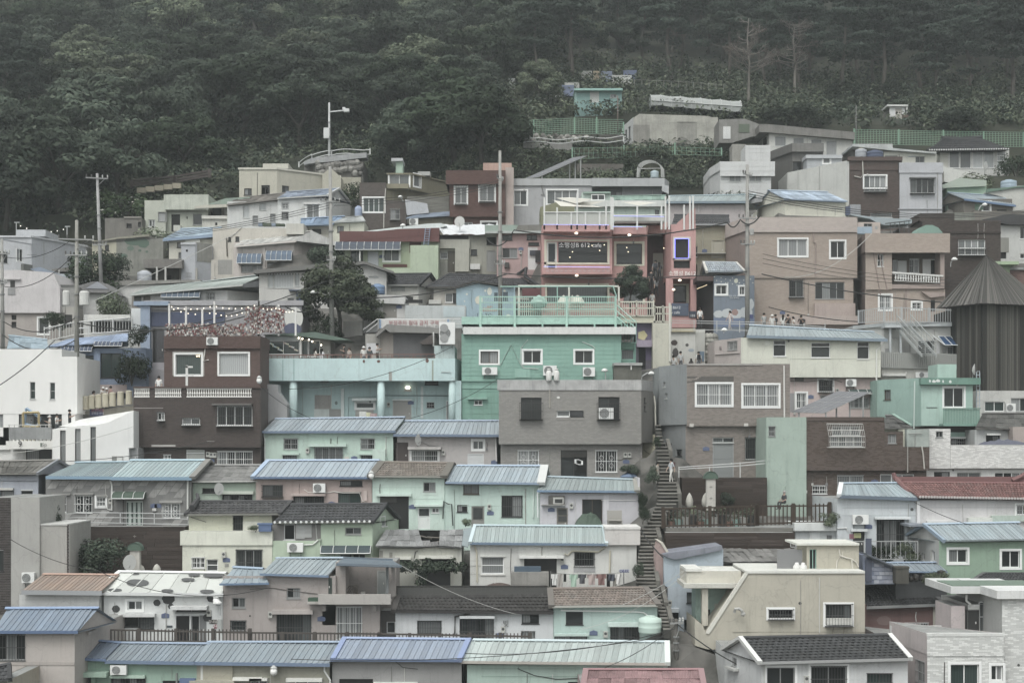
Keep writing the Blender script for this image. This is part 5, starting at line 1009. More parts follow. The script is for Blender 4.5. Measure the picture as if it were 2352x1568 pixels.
b.k([1165,1308],1155,1580,'6a6475','p 1168 1158 1306 1303 75698a .08 sign_board; p 1080 1195 1155 1245 8b8399 .02; h 1168 1310 1306 1370 9a8ba3 .5; o 1190 1372 1250 1560; p 1250 1372 1306 1480 6d5f86 .03 poster; t 1110 1240 .42 d5d2dc 1호점',gnd=1,dep=3)
b.use();m=M();p_=pt('22',1222,1268,118.35);m.disc(p_,(.42,0,0),(0,0,.42),5);b.part('star_emblem',m,mat('c2b878','s'))
b=B('22','white_mural_wall','white painted street wall with dark mural patches behind the visitors','wall',121,(1600,1500))
b.k([1465,1760],1215,1560,'bcbcb6','p 1465 1210 1675 1238 b8ad88 .2 ledge; e 1495 1330 28 24 4b3f3d mural_patch; e 1505 1415 26 40 55504f mural_patch; e 1605 1350 14 14 55504f mural_patch; e 1640 1395 26 14 8f9fae mural_patch; p 1675 1240 1758 1460 a9a9a3 .02 concrete_panel; p 1700 1405 1750 1490 5e7a93 .06 poster; d 1785 1468 1812 1510 8a4a48',dep=2,gnd=1)
b=B('22','boulder_wall','dark boulder retaining wall of irregular joined stones above the stairs','wall',121.5,(1800,1490))
b.k([1760,1850],1255,1560,'4a4b47',dep=2,gnd=1,kind='c')
for j in range(7):
 for q in range(3):
  x=1764+q*29+(j%2)*8;y=1268+j*34;b.use();mm=M();c_=pt('22',x+13,y+15,121.45);mm.ball(c_,.38,.36,7);ob_=obj('stone',mm,mat(R.choice(('8b8a82','7d7c75','95938a')),'c'),b.root)
b=B('22','mural_house','small blue grey house with night sky mural and grey tiled gable roof','house',124,(2000,1190))
b.k([(1690,3.6),1832,2183],755,1200,'6d7b8c','w 1852 838 1945 915 W2ds; w 2055 850 2098 918 W2ds; e 1875 1085 42 32 a9b0b4 mural_cloud; e 1950 1078 50 40 a9b0b4 mural_cloud; e 2030 1085 55 40 a9b0b4 mural_cloud; e 2110 1070 55 48 a3abb0 mural_cloud; e 2150 1000 30 45 a3abb0 mural_cloud; e 2015 1070 28 28 96756f mural_flower; e 1950 1088 18 18 96695f mural_flower; e 2025 800 16 20 c4c6b0 mural_moon; p 1832 1120 2183 1195 63779a .02 skirting; p 2128 1088 2170 1120 46518a .05 sign; t 2010 935 .12 bcc3ca 별을 보며 꿈을; t 2010 952 .12 bcc3ca 걷는 골목길',side='3f3b3d',gnd=1,dep=4)
for k in range(26):b.use();m=M();x,y=1840+(k*97)%330,765+(k*53)%85;p=b.at(1,b.rect(1,'22',x,y,x+1,y+1)[0],b.rect(1,'22',x,y,x+1,y+1)[1],.01);m.disc(p,(.05,0,0),(0,0,.05),5);b.part('painted_star',m,mat('c9ccb8','s'))
b.roof((1775,720),(2095,718),(1745,640),(2025,645),'8d98a3','k',n=16,nr=5,run=2,verge=(.2,'b5b3ab',(-1,1)),fas=6)
b.fbox(1688,760,1830,800,'5c4a48',d=-.5,dep=3,name='eave_board')
for k in range(9):m=M();m.ball(pt('22',1693+k*10,868-k*4,123.4),.03,n=6);b.part('light_bulb',m,emit('ffe9c0',.9))
b=B('32','pink_beige_house','pinkish beige brick house with pale parapet band, facing the crowd on the street','house',126,(400,1150))
PB=(.3,.1,'a89688','a29082')
b.k([(1945,4.2,'22'),(2112,0,'22'),822],370,765,'9c8981','w 147 443 390 588 W3cs; w 592 460 715 603 W2xs; v .05 9b8880 440 280 445 470 465 480 460 760',brick=PB,side='8f7d76',t='32',ext=0,name='upper_wall',dep=6)
b.k([(1940,4.2,'22'),(2106,0,'22'),822],252,372,'b2a39b','',brick=(.3,.1,'b7a8a0','b2a39b'),side='b0a19a',t='32',ext=0,name='parapet',d=-.15,dep=6.2)
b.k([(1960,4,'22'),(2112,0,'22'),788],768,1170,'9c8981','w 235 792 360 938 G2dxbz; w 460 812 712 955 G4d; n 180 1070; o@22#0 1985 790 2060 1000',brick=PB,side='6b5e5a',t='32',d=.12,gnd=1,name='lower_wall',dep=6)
b.fbox(455,992,805,1100,'a8948c',t='32',d=-.2,dep=.3,name='terrace_parapet');b.fbox(126,1100,828,1175,'ac9a92',t='32',d=-.25,dep=.4,name='street_wall')
b.k([-180,125],985,1160,'a79790','',t='32',d=1.5,dep=2,name='side_wall',gnd=1)
b=B('32','beige_balcony_house','pinkish beige brick house with recessed balcony and white balustrade','house',124.5,(1200,1050))
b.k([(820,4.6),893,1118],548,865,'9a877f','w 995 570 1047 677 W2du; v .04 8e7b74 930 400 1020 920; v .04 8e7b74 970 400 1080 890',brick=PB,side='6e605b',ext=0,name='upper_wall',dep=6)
b.k([1535,1570],520,865,'9a877f',ext=0,dep=6,name='upper_wall');b.k([1118,1535],830,868,'9a877f',ext=0,dep=6,name='balcony_slab')
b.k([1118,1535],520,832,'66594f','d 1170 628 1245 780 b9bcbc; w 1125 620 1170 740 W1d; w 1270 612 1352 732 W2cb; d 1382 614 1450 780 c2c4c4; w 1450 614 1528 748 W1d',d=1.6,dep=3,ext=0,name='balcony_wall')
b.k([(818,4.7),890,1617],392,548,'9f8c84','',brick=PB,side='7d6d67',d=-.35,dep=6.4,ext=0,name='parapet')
b.use();f=M();P0,P1=pt('32',1142,800,124.4),pt('32',1535,822,124.4);f.box(P0,P1-P0,(0,.2,0),(0,0,.08));P2,P3=pt('32',1122,735,124.4),pt('32',1560,765,124.4);f.box(P2,P3-P2,(0,.25,0),(0,0,.14));fo=b.part('balustrade',f,mat('bcbcb9','s'));m=M();m.lathe([(.05,0),(.04,.06),(.08,.2),(.04,.38),(.055,.52)],(0,0,0),8);pm=mesh('baluster',m,[mat('cbcbc8','s')])
for q in range(18):o=obj('baluster',pm,[],fo);o.location=P0.lerp(P1,(q+.5)/18)+V((0,.08,.07))-BASE
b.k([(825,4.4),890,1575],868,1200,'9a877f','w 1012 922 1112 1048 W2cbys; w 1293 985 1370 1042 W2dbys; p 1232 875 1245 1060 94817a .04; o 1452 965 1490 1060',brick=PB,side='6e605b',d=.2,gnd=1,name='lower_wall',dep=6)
b.poly([(1375,892),(1575,905),(1575,930),(1450,945)],'9a877f',d=-.1,dep=.4,name='bracket')
b=B('32','dark_brick_house','dark brick house with white mortar flecks behind the beige balcony house','house',132,(1800,930))
KB=(.26,.1,'524743','4a403c')
b.k([1380,2052],280,1000,'5a504c','w 1688 448 1920 520 W4c; w 1688 520 1920 578 W4cxbz; p 1560 380 2052 395 453c39 .08 ledge',brick=KB,gnd=1,dep=5)
b.k([1358,1655],220,282,'544a46','',brick=KB,ext=0,dep=4,name='parapet',d=.02)
b.use();m=M()
for q in range(7):
 t0,t1=math.pi*q/7,math.pi*(q+1)/7;c_=pt('32',1438,432,129.2);r_=1.28;f_=lambda t,y:c_+V((r_*math.cos(t),y,1.15*math.sin(t)))
 m.q([f_(t0,0),f_(t1,0),f_(t1,3),f_(t0,3)]);m.q([c_,f_(t0,0),f_(t1,0)])
b.part('net_tunnel',m,mat('6f9688','s'))
b.k([1190,1400],345,480,'5a504c','',brick=KB,d=-.6,dep=2.5,ext=0,name='side_wall')
b.use();m=M()
for k in range(5):m.tube([pt('32',1105+k*40,405,130.5),pt('32',1105+k*40,300-k*5,130.5)],.04,5)
m.tube([pt('32',1060,310,130.5),pt('32',1280,285,130.5)],.05,5);m.tube([pt('32',1060,355,130.5),pt('32',1280,335,130.5)],.04,5);b.part('rack_frame',m,mat('4b4c4d','s'))
b=B('32','timber_tower','dark timber clad tower with steep pyramid roof of weathered boards','tower',113,(1980,1560))
xs_=[(1665,3.2),1895,(2420,1.6)]
b.k(xs_,1000,(460,'33'),'2f302e',kind='w',side='31322f',dep=6,gnd=1)
b.use();ap=pt('32',1932,585,115.5);c0,c1,c2=pt('32',1500,1035,116.2),pt('32',1895,995,112.4),pt('32',2480,1020,114);c3=c0+(c2-c1)
wm_=[mat(h,'s')for h in('5d5b57','54524f','67645f','4b4a47')];pl=[]
for A_,Z_,n_ in((c0,c1,30),(c1,c2,34)):
 nn=(Z_-A_).cross(ap-A_).normalized();nn=-nn if nn.y>0 else nn
 for q in range(n_):
  a_,z_=A_.lerp(Z_,q/n_),A_.lerp(Z_,(q+.94)/n_);t_=ap+(A_.lerp(Z_,(q+.5)/n_)-ap)*.015;m=M();o_=nn*(.03+.03*(q%3));m.q([a_+o_,z_+o_,t_+o_]);m.q([a_,z_,z_+o_,a_+o_]);m.q([z_,t_,t_+o_,z_+o_]);obj('roof_board',m,wm_[R.randrange(4)],b.root)
m=M();
for A_,Z_ in((c0,c1),(c1,c2),(c2,c3),(c3,c0)):m.q([A_,Z_,ap])
m.q([c0,c3,c2,c1]);b.part('roof',m,mat('3f3e3c','w'));wm2=[mat(h,'s')for h in('4d4c47','373733','58564f','413f3b')]
for sg in(0,1):
 P,d_,n_,L_=b.fr(sg);k_=int(L_/.2)
 for q in range(k_):m=M();m.box(b.at(sg,q*.2+.01,b.zb-.5),d_*.17,n_*(.02+.015*(q%2)),(0,0,b.zt-b.zb+.5));obj('wall_board',m,wm2[R.randrange(4)],b.root)
b=B('32','house','little green and brick house peeking out behind the timber tower','house',129,(2150,900))
b.k([2060,2420],690,1000,'7c5f58','',brick=(.3,.11,'7a5b54','6f534d'),gnd=1);b.fbox(2000,632,2210,660,'97b187',d=-1,dep=3,name='roof_slab');b.fbox(2035,660,2130,800,'93ab84',d=-.3,dep=2,name='side_wall');b.fbox(2080,685,2420,705,'8d9090',d=-.2,dep=.3,name='ledge')
b=B('32','house','white stained house under black gable roof at the edge of the view','house',136,(2200,620))
b.k([2050,2420],325,660,'b7b9b6','w 2218 330 2300 440 W2d; w 2218 565 2300 610 W2d; p 2050 430 2122 555 8a8a82 .03 stained_patch; o 2052 555 2100 610',gnd=1)
b.poly([(1900,275),(2115,228),(2420,240),(2420,322),(2120,318)],'48484a',d=-.5,dep=5,name='roof')
# ---- houses around the street, to the west
b=B('02','grey_lilac_shop','grey lilac shop building with dark blue band and lattice of flower padlocks','shop',117,(1800,1560))
b.k([1252,(445,0,'12')],972,1600,'8c8a90','p 1265 1068 1930 1190 46506e .1 sign_band; p 1252 1025 2000 1050 98969b .15 ledge; o 1310 1210 1410 1500; w 1258 1215 1300 1490 W1d; d 1335 1215 1410 1500 4c4c50; p 1255 1500 1410 1560 9c98a0 .1',d=1.6,dep=5,gnd=1,coping=(40,'9b9aa0',.15))
b.k([1245,1412],1560,1620,'9c98a0','',d=.5,dep=2,name='lower_wall')
b.fbox(270,1030,435,1245,'87868a',t='12',d=.8,dep=.3,name='mural_panel');b.use();m=M();m.disc(pt('12',375,1120,117.75),(.75,0,0),(0,0,.9),14);b.part('painted_spot',m,mat('b9b8b4','s'));m=M();m.disc(pt('12',365,1215,117.74),(.7,0,0),(0,0,.5),12);b.part('painted_spot',m,mat('4d5270','s'))
b.fbox(290,1085,300,1110,'c9cac8',t='12',d=.75,dep=.03,name='painted_spot')
b=B('02','padlock_fence','terrace fence covered with red and white love padlocks and string lights','fence',113,(1800,1275),'street fences')
b.use();wc=[mat(h,'s')for h in('7b3f42','a4a09c','8d7a70','b9b6b0','5d4a48','8a5552')];L_=[]
m=M();
for x0,x1,y0,y1 in((1420,2100,1165,1272),(2100,2245,1010,1272)):
 for q in range(int((x1-x0)*.9)):x,y=R.uniform(x0,x1),R.uniform(y0+R.uniform(0,22),y1);m.cbox(pt('02',x,y,113+R.uniform(-.1,.1)),R.uniform(.06,.16),.06,R.uniform(.07,.2),R.randrange(6))
for q in range(420):x,y=R.uniform(0,290),R.uniform(1020+R.uniform(0,30),1245);m.cbox(pt('12',x,y,113.1+R.uniform(-.1,.1)),R.uniform(.06,.16),.06,R.uniform(.07,.2),R.randrange(6))
b.part('padlock_mass',m,wc,kind='stuff')
m=M();
for q in range(18):a=pt('02',1425+q*46,1272,113.25);m.tube([a,a+V((0,0,(1272-(1165 if q<15 else 1010))*KZ*113/F))],.02,4)
for q in range(5):m.tube([pt('02',1420,1170+q*24,113.25),pt('02',2245,1170+q*24,113.25)],.015,4)
b.part('mesh_panel',m,mat('8d8b88','s'));
for t_,x,y0 in(('02',1443,995),('02',1587,1020),('02',1727,1040),('02',1830,975),('02',2212,970),('12',68,970),('12',237,1000),('12',383,1025)):b.use();m=M();a=pt(t_,x,1272,113.2);m.box(a,(.14,0,0),(0,.12,0),(0,0,(1272-y0)*KZ*113/F));b.part('post',m,mat('c3c2c0','s'))
def bulbs(xy,D_,n_,col='fff2dc',s=.85,sag=.4):
 for(t0,x0,y0),(t1,x1,y1)in zip(xy[:-1],xy[1:]):
  A_,Z_=pt(t0,x0,y0,D_),pt(t1,x1,y1,D_);m=M()
  f_=lambda u:A_.lerp(Z_,u)-V((0,0,sag*4*u*(1-u)))
  m.tube([f_(k/8)for k in range(9)],.012,4,cap=False);obj('cord',m,mat('55554f','s'),b.root)
  for k in range(n_):mm=M();mm.ball(f_((k+.5)/n_)-V((0,0,.1)),.05,n=6);obj('light_bulb',mm,emit(col,s),b.root)
b.use();bulbs([('02',1445,1005),('02',1830,1005),('02',2210,995)],113.1,7,sag=.25);bulbs([('02',1460,1020),('02',1830,1060),('02',2100,1055)],113.5,6,sag=.3);bulbs([('12',60,1005),('12',240,1020),('12',380,1045)],113.1,5,sag=.2)
b=B('02','blue_glass_shop','blue tiled shop with tall glass front, small blue awnings and ivy','shop',116.5,(900,1640))
b.k([530,1250],1375,1760,'6f85a4','w 680 1440 805 1640 K1g; w 862 1420 1040 1630 K2g; w 540 1450 640 1640 K1d; a 530 1360 800 1410 8 59698a .5; a 820 1320 1058 1365 7 59698a .5; p 690 1690 1090 1760 b39f9c .1; p 805 1420 860 1640 7c93b5 .05 tile_pillar; h 700 1765 1080 1830 4b4549 .7',gnd=1,dep=5,brick=(.6,.2,'7489a9','6d82a2'))
b.roof((380,1375),(1090,1318),(560,1310),(1095,1255),'7d93b5','s',n=10,nr=1,run=2.2,fas=0,ridge=False)
b=B('02','house','low house under pale blue sheet roof below the white balustrade','house',115,(250,1420))
b.k([90,420],1380,1460,'a9aaa8',gnd=1,dep=3);b.roof((60,1385),(420,1385),(80,1270),(400,1305),'8ba3b2','s',n=7,nr=2,run=2.5,fas=0)
b=B('02','white_terrace_house','white house with rounded corner and long balustraded terrace','house',121,(900,1330))
b.k([720,1250],1090,1380,'b5b5b2','h 770 1095 1130 1145 c0c0ba .6; o 780 1150 1130 1240; p 1128 1035 1250 1330 c1c6c8 .1 side_wall',gnd=1,dep=4,d=1)
b.use();P0,P1,P2=pt('02',380,1320,119),pt('02',640,1265,120.8),pt('02',1130,1225,121.4);H=1.05;m=M()
for A_,Z_ in((P0,P1),(P1,P2),(pt('02',640,1320,119),pt('02',760,1315,119))):
 for zz in(0,H):m.tube([A_+V((0,0,zz)),Z_+V((0,0,zz))],.05,5)
 n_=int((Z_-A_).length/1.6)+1
 for q in range(n_+1):p=A_.lerp(Z_,q/n_);m.tube([p,p+V((0,0,H+.12))],.05,6)
fo=b.part('balustrade',m,mat('b9bab8','s'));m=M();m.tube([(0,0,0),(0,0,H)],.022,4);pm=mesh('rail_bar',m,[mat('b3b4b2','s')])
for A_,Z_ in((P0,P1),(P1,P2)):
 n_=int((Z_-A_).length/.24)
 for q in range(n_):o=obj('rail_bar',pm,[],fo);o.location=A_.lerp(Z_,q/n_)-BASE
b.k([380,760],1310,1400,'b9b9b6','',d=-2,dep=3,name='terrace_wall')
b.fbox(1145,975,1445,1010,'8097b3',d=-3,dep=4,name='blue_roof_slab');b.fbox(1205,1010,1285,1400,'8499b5',d=-2.8,dep=2,name='blue_pillar')
b=B('02','house','pinkish white house with chamfered roof edge over beige ground floor','house',126,(200,1260))
b.k([-100,515],860,1075,'bab5b7','o 88 798 128 852; p 68 862 130 920 8b8c8d .05 vent_grille; e 153 882 10 10 aaa8a6 vent',dep=6,ext=.0,name='upper_wall')
b.poly([(-100,715),(130,705),(455,730),(515,862),(515,866),(-100,866)],'bcb7b9',dep=6,name='upper_wall',d=-.005);b.fbox(88,800,128,852,'454545',d=-.02,dep=.01,name='opening');b.fbox(-100,780,175,790,'b0abad',d=-.2,dep=.2,name='ledge')
b.k([-100,515],1068,1330,'9e958f','o 98 1092 140 1135; o 98 1150 140 1205; w 330 1118 420 1255 W1ds',d=.25,dep=5,gnd=1,name='lower_wall')
b.k([415,640],838,1022,'868684','p 415 832 640 842 7d7d7a .1',d=.6,dep=3,name='shed_wall',kind='w');b.k([415,640],1022,1330,'a09c95','d 553 1090 620 1200 3e3e3d; p 415 1022 560 1075 a9a6a0 .1',d=.5,dep=3,gnd=1)
b=B('02','house','small white house under patched grey pyramid roof behind the utility pole','house',129,(850,1010))
b.k([690,985],905,1100,'b3b3b2','o 830 955 900 1000',gnd=1)
b.poly([(640,850),(800,805),(870,810),(985,905),(720,900),(640,880)],'787779',d=-.4,dep=4,name='roof',kind='c');b.poly([(735,865),(835,805),(930,870)],'8a8f9b',d=-.45,dep=.2,name='gable')
b=B('02','lavender_house','pale lavender two storey house with string lights on its flat roof','house',136,(300,720))
b.k([(-40,0),272,(735,6.5)],415,760,'a8adb6','w -10 545 75 650 A2d; w 148 525 200 635 W2d; p -40 460 272 468 9ea3ad .15 ledge; v .02 6d7076 230 575 310 578; p 180 660 258 720 6f716e .3 tank',gnd=1,coping=(14,'b3b7be',.12),side='a9adb4',ext=2)
b.k([138,390],362,420,'a9aeb6',d=2,dep=4,ext=0,name='roof_hut')
b.use();
for x,y0 in((140,300),(575,335)):m=M();a=pt('02',x,420,138.5);m.tube([a,a+V((0,0,(420-y0)*KZ*138/F))],.05,5);m.tube([a+V((-.2,0,(420-y0)*KZ*138/F)),a+V((.3,0,(420-y0)*KZ*138/F))],.05,5);b.part('post',m,mat('9fa2a3','s'))
bulbs([('02',150,308),('02',570,342)],138.5,8,'e9e6df',1.,.5)
b=B('02','house','low house with blue gable roof edge under the lavender house','house',132,(420,760))
b.k([260,640],740,900,'a3acb3','v .04 b9bab7 508 705 508 740',gnd=1);b.poly([(255,700),(340,680),(575,775),(575,790),(420,760)],'6f7f93',d=-.5,dep=4,name='roof');b.poly([(435,700),(640,680),(640,720),(470,720)],'6e6b66',d=1,dep=4,name='roof',kind='c')
b=B('02','ruin_house','abandoned plastered house with peeling green paint, overgrown by creepers','house',143,(1050,640))
b.k([790,998],455,720,'a9a58d','w 900 490 935 543 K1d',gnd=1,dep=4)
b.k([998,1400],432,720,'7e7f77','e 1150 460 80 38 50695a paint_patch; e 1230 478 50 40 50695a paint_patch; e 1060 585 34 18 50695a paint_patch; e 1120 520 30 22 5a7062 paint_patch; e 1200 540 14 10 50695a paint_patch; e 1260 550 12 10 50695a paint_patch',kind='c',d=.01,dep=4,gnd=1)
b.poly([(785,470),(1010,425),(1280,400),(1280,425),(1010,440),(800,485)],'8a8775',d=-.2,dep=4,name='roof_edge',kind='c')
b=B('02','grey_ruin','grey crumbling concrete hut below the flowering bushes','hut',146,(1050,420))
b.k([900,1215],262,470,'6f6c67','o 1085 310 1130 350; o 1185 295 1210 340; p 1065 250 1215 262 8a867f .1',kind='c',gnd=1)
b=B('02','house','pale green flat roofed house with open dark doorway under the hill shrubs','house',147.5,(1500,400))
b.k([1240,1420],110,420,'a9ae9f','w 1275 275 1330 335 W2d; w 1355 210 1428 290 G1c',gnd=1,dep=5)
b.k([1410,1785],190,420,'a5ab9c','o 1470 230 1545 380; w 1655 225 1735 320 G1d; o 1600 248 1610 270; p 1500 330 1560 380 b5b6ad .6',d=.6,gnd=1,dep=4)
b.k([1405,1788],60,190,'aab0a2','',dep=5.4,ext=0,name='parapet',d=-.02,kind='c')
b=B('02','veranda_house','small cream house with open veranda and faded green roof covering','house',148,(1850,330))
b.k([1690,2080],150,300,'8d8b80','o 1800 170 1900 240; p 1930 165 1955 240 c0c0b8 .3; p 1970 210 2060 240 9a9a90 .1',d=1.5,dep=3,gnd=1)
b.k([1735,2015],245,400,'b6b5ab','o 1845 300 1865 325',d=-.5,gnd=1,dep=3)
b.poly([(1668,160),(1770,150),(2150,135),(2120,160),(1670,180)],'b5b2a2',d=-.6,dep=.3,name='eave');b.poly([(1770,148),(1938,92),(2150,80),(2110,135)],'86a596',d=-.4,dep=4,name='roof',kind='r');b.fbox(1730,242,2015,268,'bdbcb3',d=-.7,dep=3,name='terrace_slab')
b=B('12','long_white_house','long white house under worn slate blue roof with gable wall','house',146,(300,330))
b.k([-195,240],120,420,'b9bbba','w 80 135 140 195 A1f; w -60 150 -5 260 A1f; w 22 242 70 320 G1du; w 172 225 220 302 G1du',gnd=1,dep=5,d=.3)
b.k([238,650,(862,4)],92,420,'c0c2c1','w 275 135 328 180 W2cbu; w 272 210 330 272 G2db; w 488 145 592 260 W2cbs; h 460 132 600 145 c4c4c2 .2; e 455 185 16 26 a9a9a6 meter',gnd=1,dep=5)
b.roof((235,92),(668,65),(320,40),(768,10),'7f8fa5','s',n=12,nr=3,run=2.3,fas=8,fasc='a9aaa8',gable='c0c2c1',verge=(.15,'b9bbba',(1,)),d=-.3)
b.roof((-200,150),(238,100),(-120,95),(330,45),'77726c','s',n=11,nr=3,run=2.3,fas=6,d=.0)
b=B('11','cream_block_house','large cream flat roofed house below the curved stone wall','house',153,(300,1180))
b.k([(2052,0,'01'),(-140+370,0),(770,4.5)],905,1300,'b0ac9a','w@01 2095 1080 2160 1138 K2d; w@01 2245 1070 2300 1130 K2d; w 98 1052 170 1128 K2d; w#1 275 1058 335 1115 K2d',gnd=1,fs=0,dep=6,coping=(14,'bcb9ab',.1))
b.k([110,330],868,910,'b5b2a3',d=2.5,dep=4,ext=0);b.poly([(620,960),(690,905),(780,985),(780,1110),(620,1110)],'a9a592',d=2.5,dep=3);b.k([770,950],985,1180,'9f9b88','o 720 1055 775 1090',d=4,dep=3,gnd=1)
b=B('12','house','low cream house with two small blue roofs beside the brown brick house','house',141,(800,440))
b.k([700,980],290,560,'b6b6a4','w 748 330 805 385 K2c; o 540 360 610 390',gnd=1,dep=4);b.k([460,700],320,560,'99968a','o 530 355 610 400',gnd=1,dep=4,d=.3)
b.roof((430,320),(715,310),(440,270),(810,248),'7390b0','s',n=8,nr=1,run=2,fas=8,d=-.3);b.roof((715,298),(990,285),(800,262),(950,248),'9a9f9f','s',n=7,nr=1,run=2,fas=6)
b.fbox(310,310,460,400,'b5b3a9',d=-2.5,dep=3,name='side_wall')
b=B('11','olive_brick_house','brown brick and olive plaster house with bay of white windows','house',146,(1300,1420))
b.k([940,1165],1030,1440,'5f5751','w 972 1162 1152 1282 W4gs; v .05 b5b2a9 1165 1080 1150 1280 1148 1420',brick=(.28,.11,'5d544f','564d48'),gnd=1,dep=5)
b.k([1165,1340],1185,1440,'5f5751','w 1205 1262 1285 1345 G2dbx',d=.02,brick=(.28,.11,'5d544f','564d48'),gnd=1,dep=4)
b.k([1165,(1710,5)],1075,1440,'837d64','',d=.5,gnd=1,dep=4);b.fbox(1165,1040,1360,1080,'837d64',d=.45,dep=3)
b.k([1185,1380,(1710,5)],952,1090,'837d64','w 1195 962 1365 1062 W2cs; w#1 1405 962 1462 1065 W1cs',d=1.5,dep=4,ext=0,fs=0,name='top_wall',coping=(10,'7c765e',.15));b.fbox(1440,935,1545,970,'9c9d9b',d=3,dep=2,name='roof_hut')
b.k([1250,1310],845,960,'93b09b',d=3.5,dep=2,ext=.3,name='green_stair_hut');b.fbox(1212,820,1310,845,'a6a9ae',d=3.2,dep=3,name='roof_slab')
b.poly([(1330,1175),(1520,1210),(1535,1290),(1345,1310)],'a7abb3',d=-.3,dep=.1,name='tarpaulin');b.k([1345,1710],1150,1280,'6d6c64',d=.2,dep=2,kind='w',name='fence_wall');b.roof((1340,1335),(1712,1310),(1480,1290),(1712,1270),'7a8ca3','s',n=9,nr=1,run=1.6,fas=6,d=-1);b.k([1370,1740],1325,1440,'77725f','A 1370 1340 1445 1398 white air conditioner below the olive house tarpaulin',d=-.6,gnd=1,dep=3)
b=B('11','red_brick_house','reddish brown brick house with two white framed caged windows','house',144,(1900,1400))
RB=(.28,.11,'64463f','5c403a')
b.k([1712,2190],1020,1315,'664943','w 1760 1068 1860 1210 W2cxszb; w 1970 1058 2098 1190 W2cxszb',brick=RB,ext=0,dep=5);b.k([1680,2192],925,1035,'664943','',brick=RB,d=-.35,ext=0,dep=5.4,name='parapet',cap='6a5650');b.k([1745,2190],1315,1500,'5f443e','w 1985 1368 2115 1420 W2ds; w 1835 1370 1910 1400 W2c',brick=RB,d=.3,gnd=1,dep=4)
b.k([2000,(100,0,'21')],862,930,'b48c7b',d=.8,dep=4,ext=.2,name='roof_hut',t='11');b.k([2192,(118,0,'21')],900,1500,'a99790','',d=.4,dep=5,gnd=1,name='side_wall',t='11')
b=B('12','green_maroon_house','light green house with maroon parapet and long curved blue awning','house',136,(1200,740))
b.k([810,1382,1620],412,760,'9fae8c','p 1368 455 1470 560 6a4240 .03 window_surround; w 1380 475 1455 500 W2d; w 1147 515 1280 630 W2cs; d 1008 545 1105 720 b3bac2 8f9698; w 862 540 970 640 G2g; p 1140 658 1348 684 6a4240 .05 band; a 740 465 1295 552 9 59677a 1.1; p 945 540 955 640 c6c8c6 .9 post; n 1130 590',gnd=1,dep=5)
b.k([768,1290,1622],375,465,'6e4543','',d=-.5,dep=5.4,ext=0,name='parapet',cap='b5bcbb')
b.poly([(768,405),(1290,355),(1625,345),(1625,400),(768,465)],'6e4543',d=-.52,dep=.4,name='parapet')
b.k([1375,1520,1615],495,780,'a3b596','',d=-1.6,dep=2.5,gnd=1,name='stair_wall');b.fbox(1130,690,1380,780,'a3b596',d=-1.5,dep=2,name='stair_wall')
m=M()
for x in(1490,1530):m.tube([pt('12',x,495,134.9),pt('12',x+15,350,135.4)],.035,5)
for q in range(7):m.tube([pt('12',1492+q*2,480-q*20,134.9),pt('12',1532+q*2,480-q*20,134.9)],.025,4)
b.part('ladder',m,mat('6d84a0','s'))
b=B('12','tarp_roof_house','grey olive house with crumpled white tarpaulin over its roof and a dish antenna','house',137,(1850,730))
b.k([1620,2118],405,780,'97978a','o 1625 410 1875 445; p 1618 448 1885 525 a3a396 .3 parapet; d 1695 545 1760 730 555148; w 1632 555 1695 610 W1cb; w 2030 425 2112 490 K1d; w 1895 530 1948 580 K1d; w 1790 545 1845 580 W1c; d 2030 540 2112 720 8d8f8f; p 1760 525 1880 725 a6a699 .4 porch_wall; p 1890 658 1975 705 c3c4c2 .4 gas_cylinder_box; p 1632 640 1695 760 8b8b83 .05',gnd=1,dep=5)
b.use();m=M();nx,ny=22,5;G_=[[pt('12',1520+(2130-1520)*i/nx,(322 if i<5 else 318)+(72+(14 if i>4 else-25))*j/ny+R.uniform(-6,6),138.6-2.2*j/ny)for i in range(nx+1)]for j in range(ny+1)]
for j in range(ny):
 for i in range(nx):m.q([G_[j][i],G_[j][i+1],G_[j+1][i+1]]);m.q([G_[j][i],G_[j+1][i+1],G_[j+1][i]])
b.part('tarpaulin',m,mat('b7bbc0','s'));b.poly([(1525,310),(1640,305),(1690,330),(1620,345),(1000,380),(1000,372)],'b9c2c2',d=.5,dep=3,name='roof_sheet')
b=B('22','house','pink house with small dark windows and turquoise patched roof beside the cafe','house',133,(180,715))
b.k([(2118,0,'12'),360],385,760,'ac8a88','w 20 405 105 452 K2d; w 230 405 318 450 K2d; w 20 518 150 605 G2d; w 243 470 335 497 K1d; d 240 512 322 705 c0c1c1; p 255 540 352 580 4a4e58 .15 hanging_laundry; p 303 540 350 640 3b3b3d .16 hanging_laundry; n 180 525; m 177 555; p 38 645 80 690 4e4e4c .3 vent_box; v .03 a5a29e 185 570 180 720',gnd=1,t='22')
b.poly([(-130,322),(160,320),(130,375),(-130,390)],'8db0a3',d=-.4,dep=3,name='roof_sheet',kind='r');b.poly([(155,322),(370,318),(360,378),(130,376)],'77756f',d=-.4,dep=3,name='roof_sheet',kind='c');b.fbox(-130,372,362,392,'a3adaa',d=-.5,dep=.3,name='fascia')
b=B('12','house','small white house under black tiled roof with upturned corner above the big tree','house',131,(1350,960))
b.k([1130,1445,(1600,3.5)],838,980,'b3b2ab','w 1320 935 1400 970 K2d; p 1210 850 1330 890 8a8d8a .03',gnd=1,side='bdbcb6')
b.roof((1060,835),(1450,832),(1180,742),(1545,738),'414246','t',n=20,nr=6,run=2.2,fas=12,fasc='7f807d',verge=(.25,'3c3d40',(-1,1)),gable='bdbcb6')
b=B('12','house','wide dark tiled house with upturned ridge behind the teal deck','house',131.5,(1800,960))
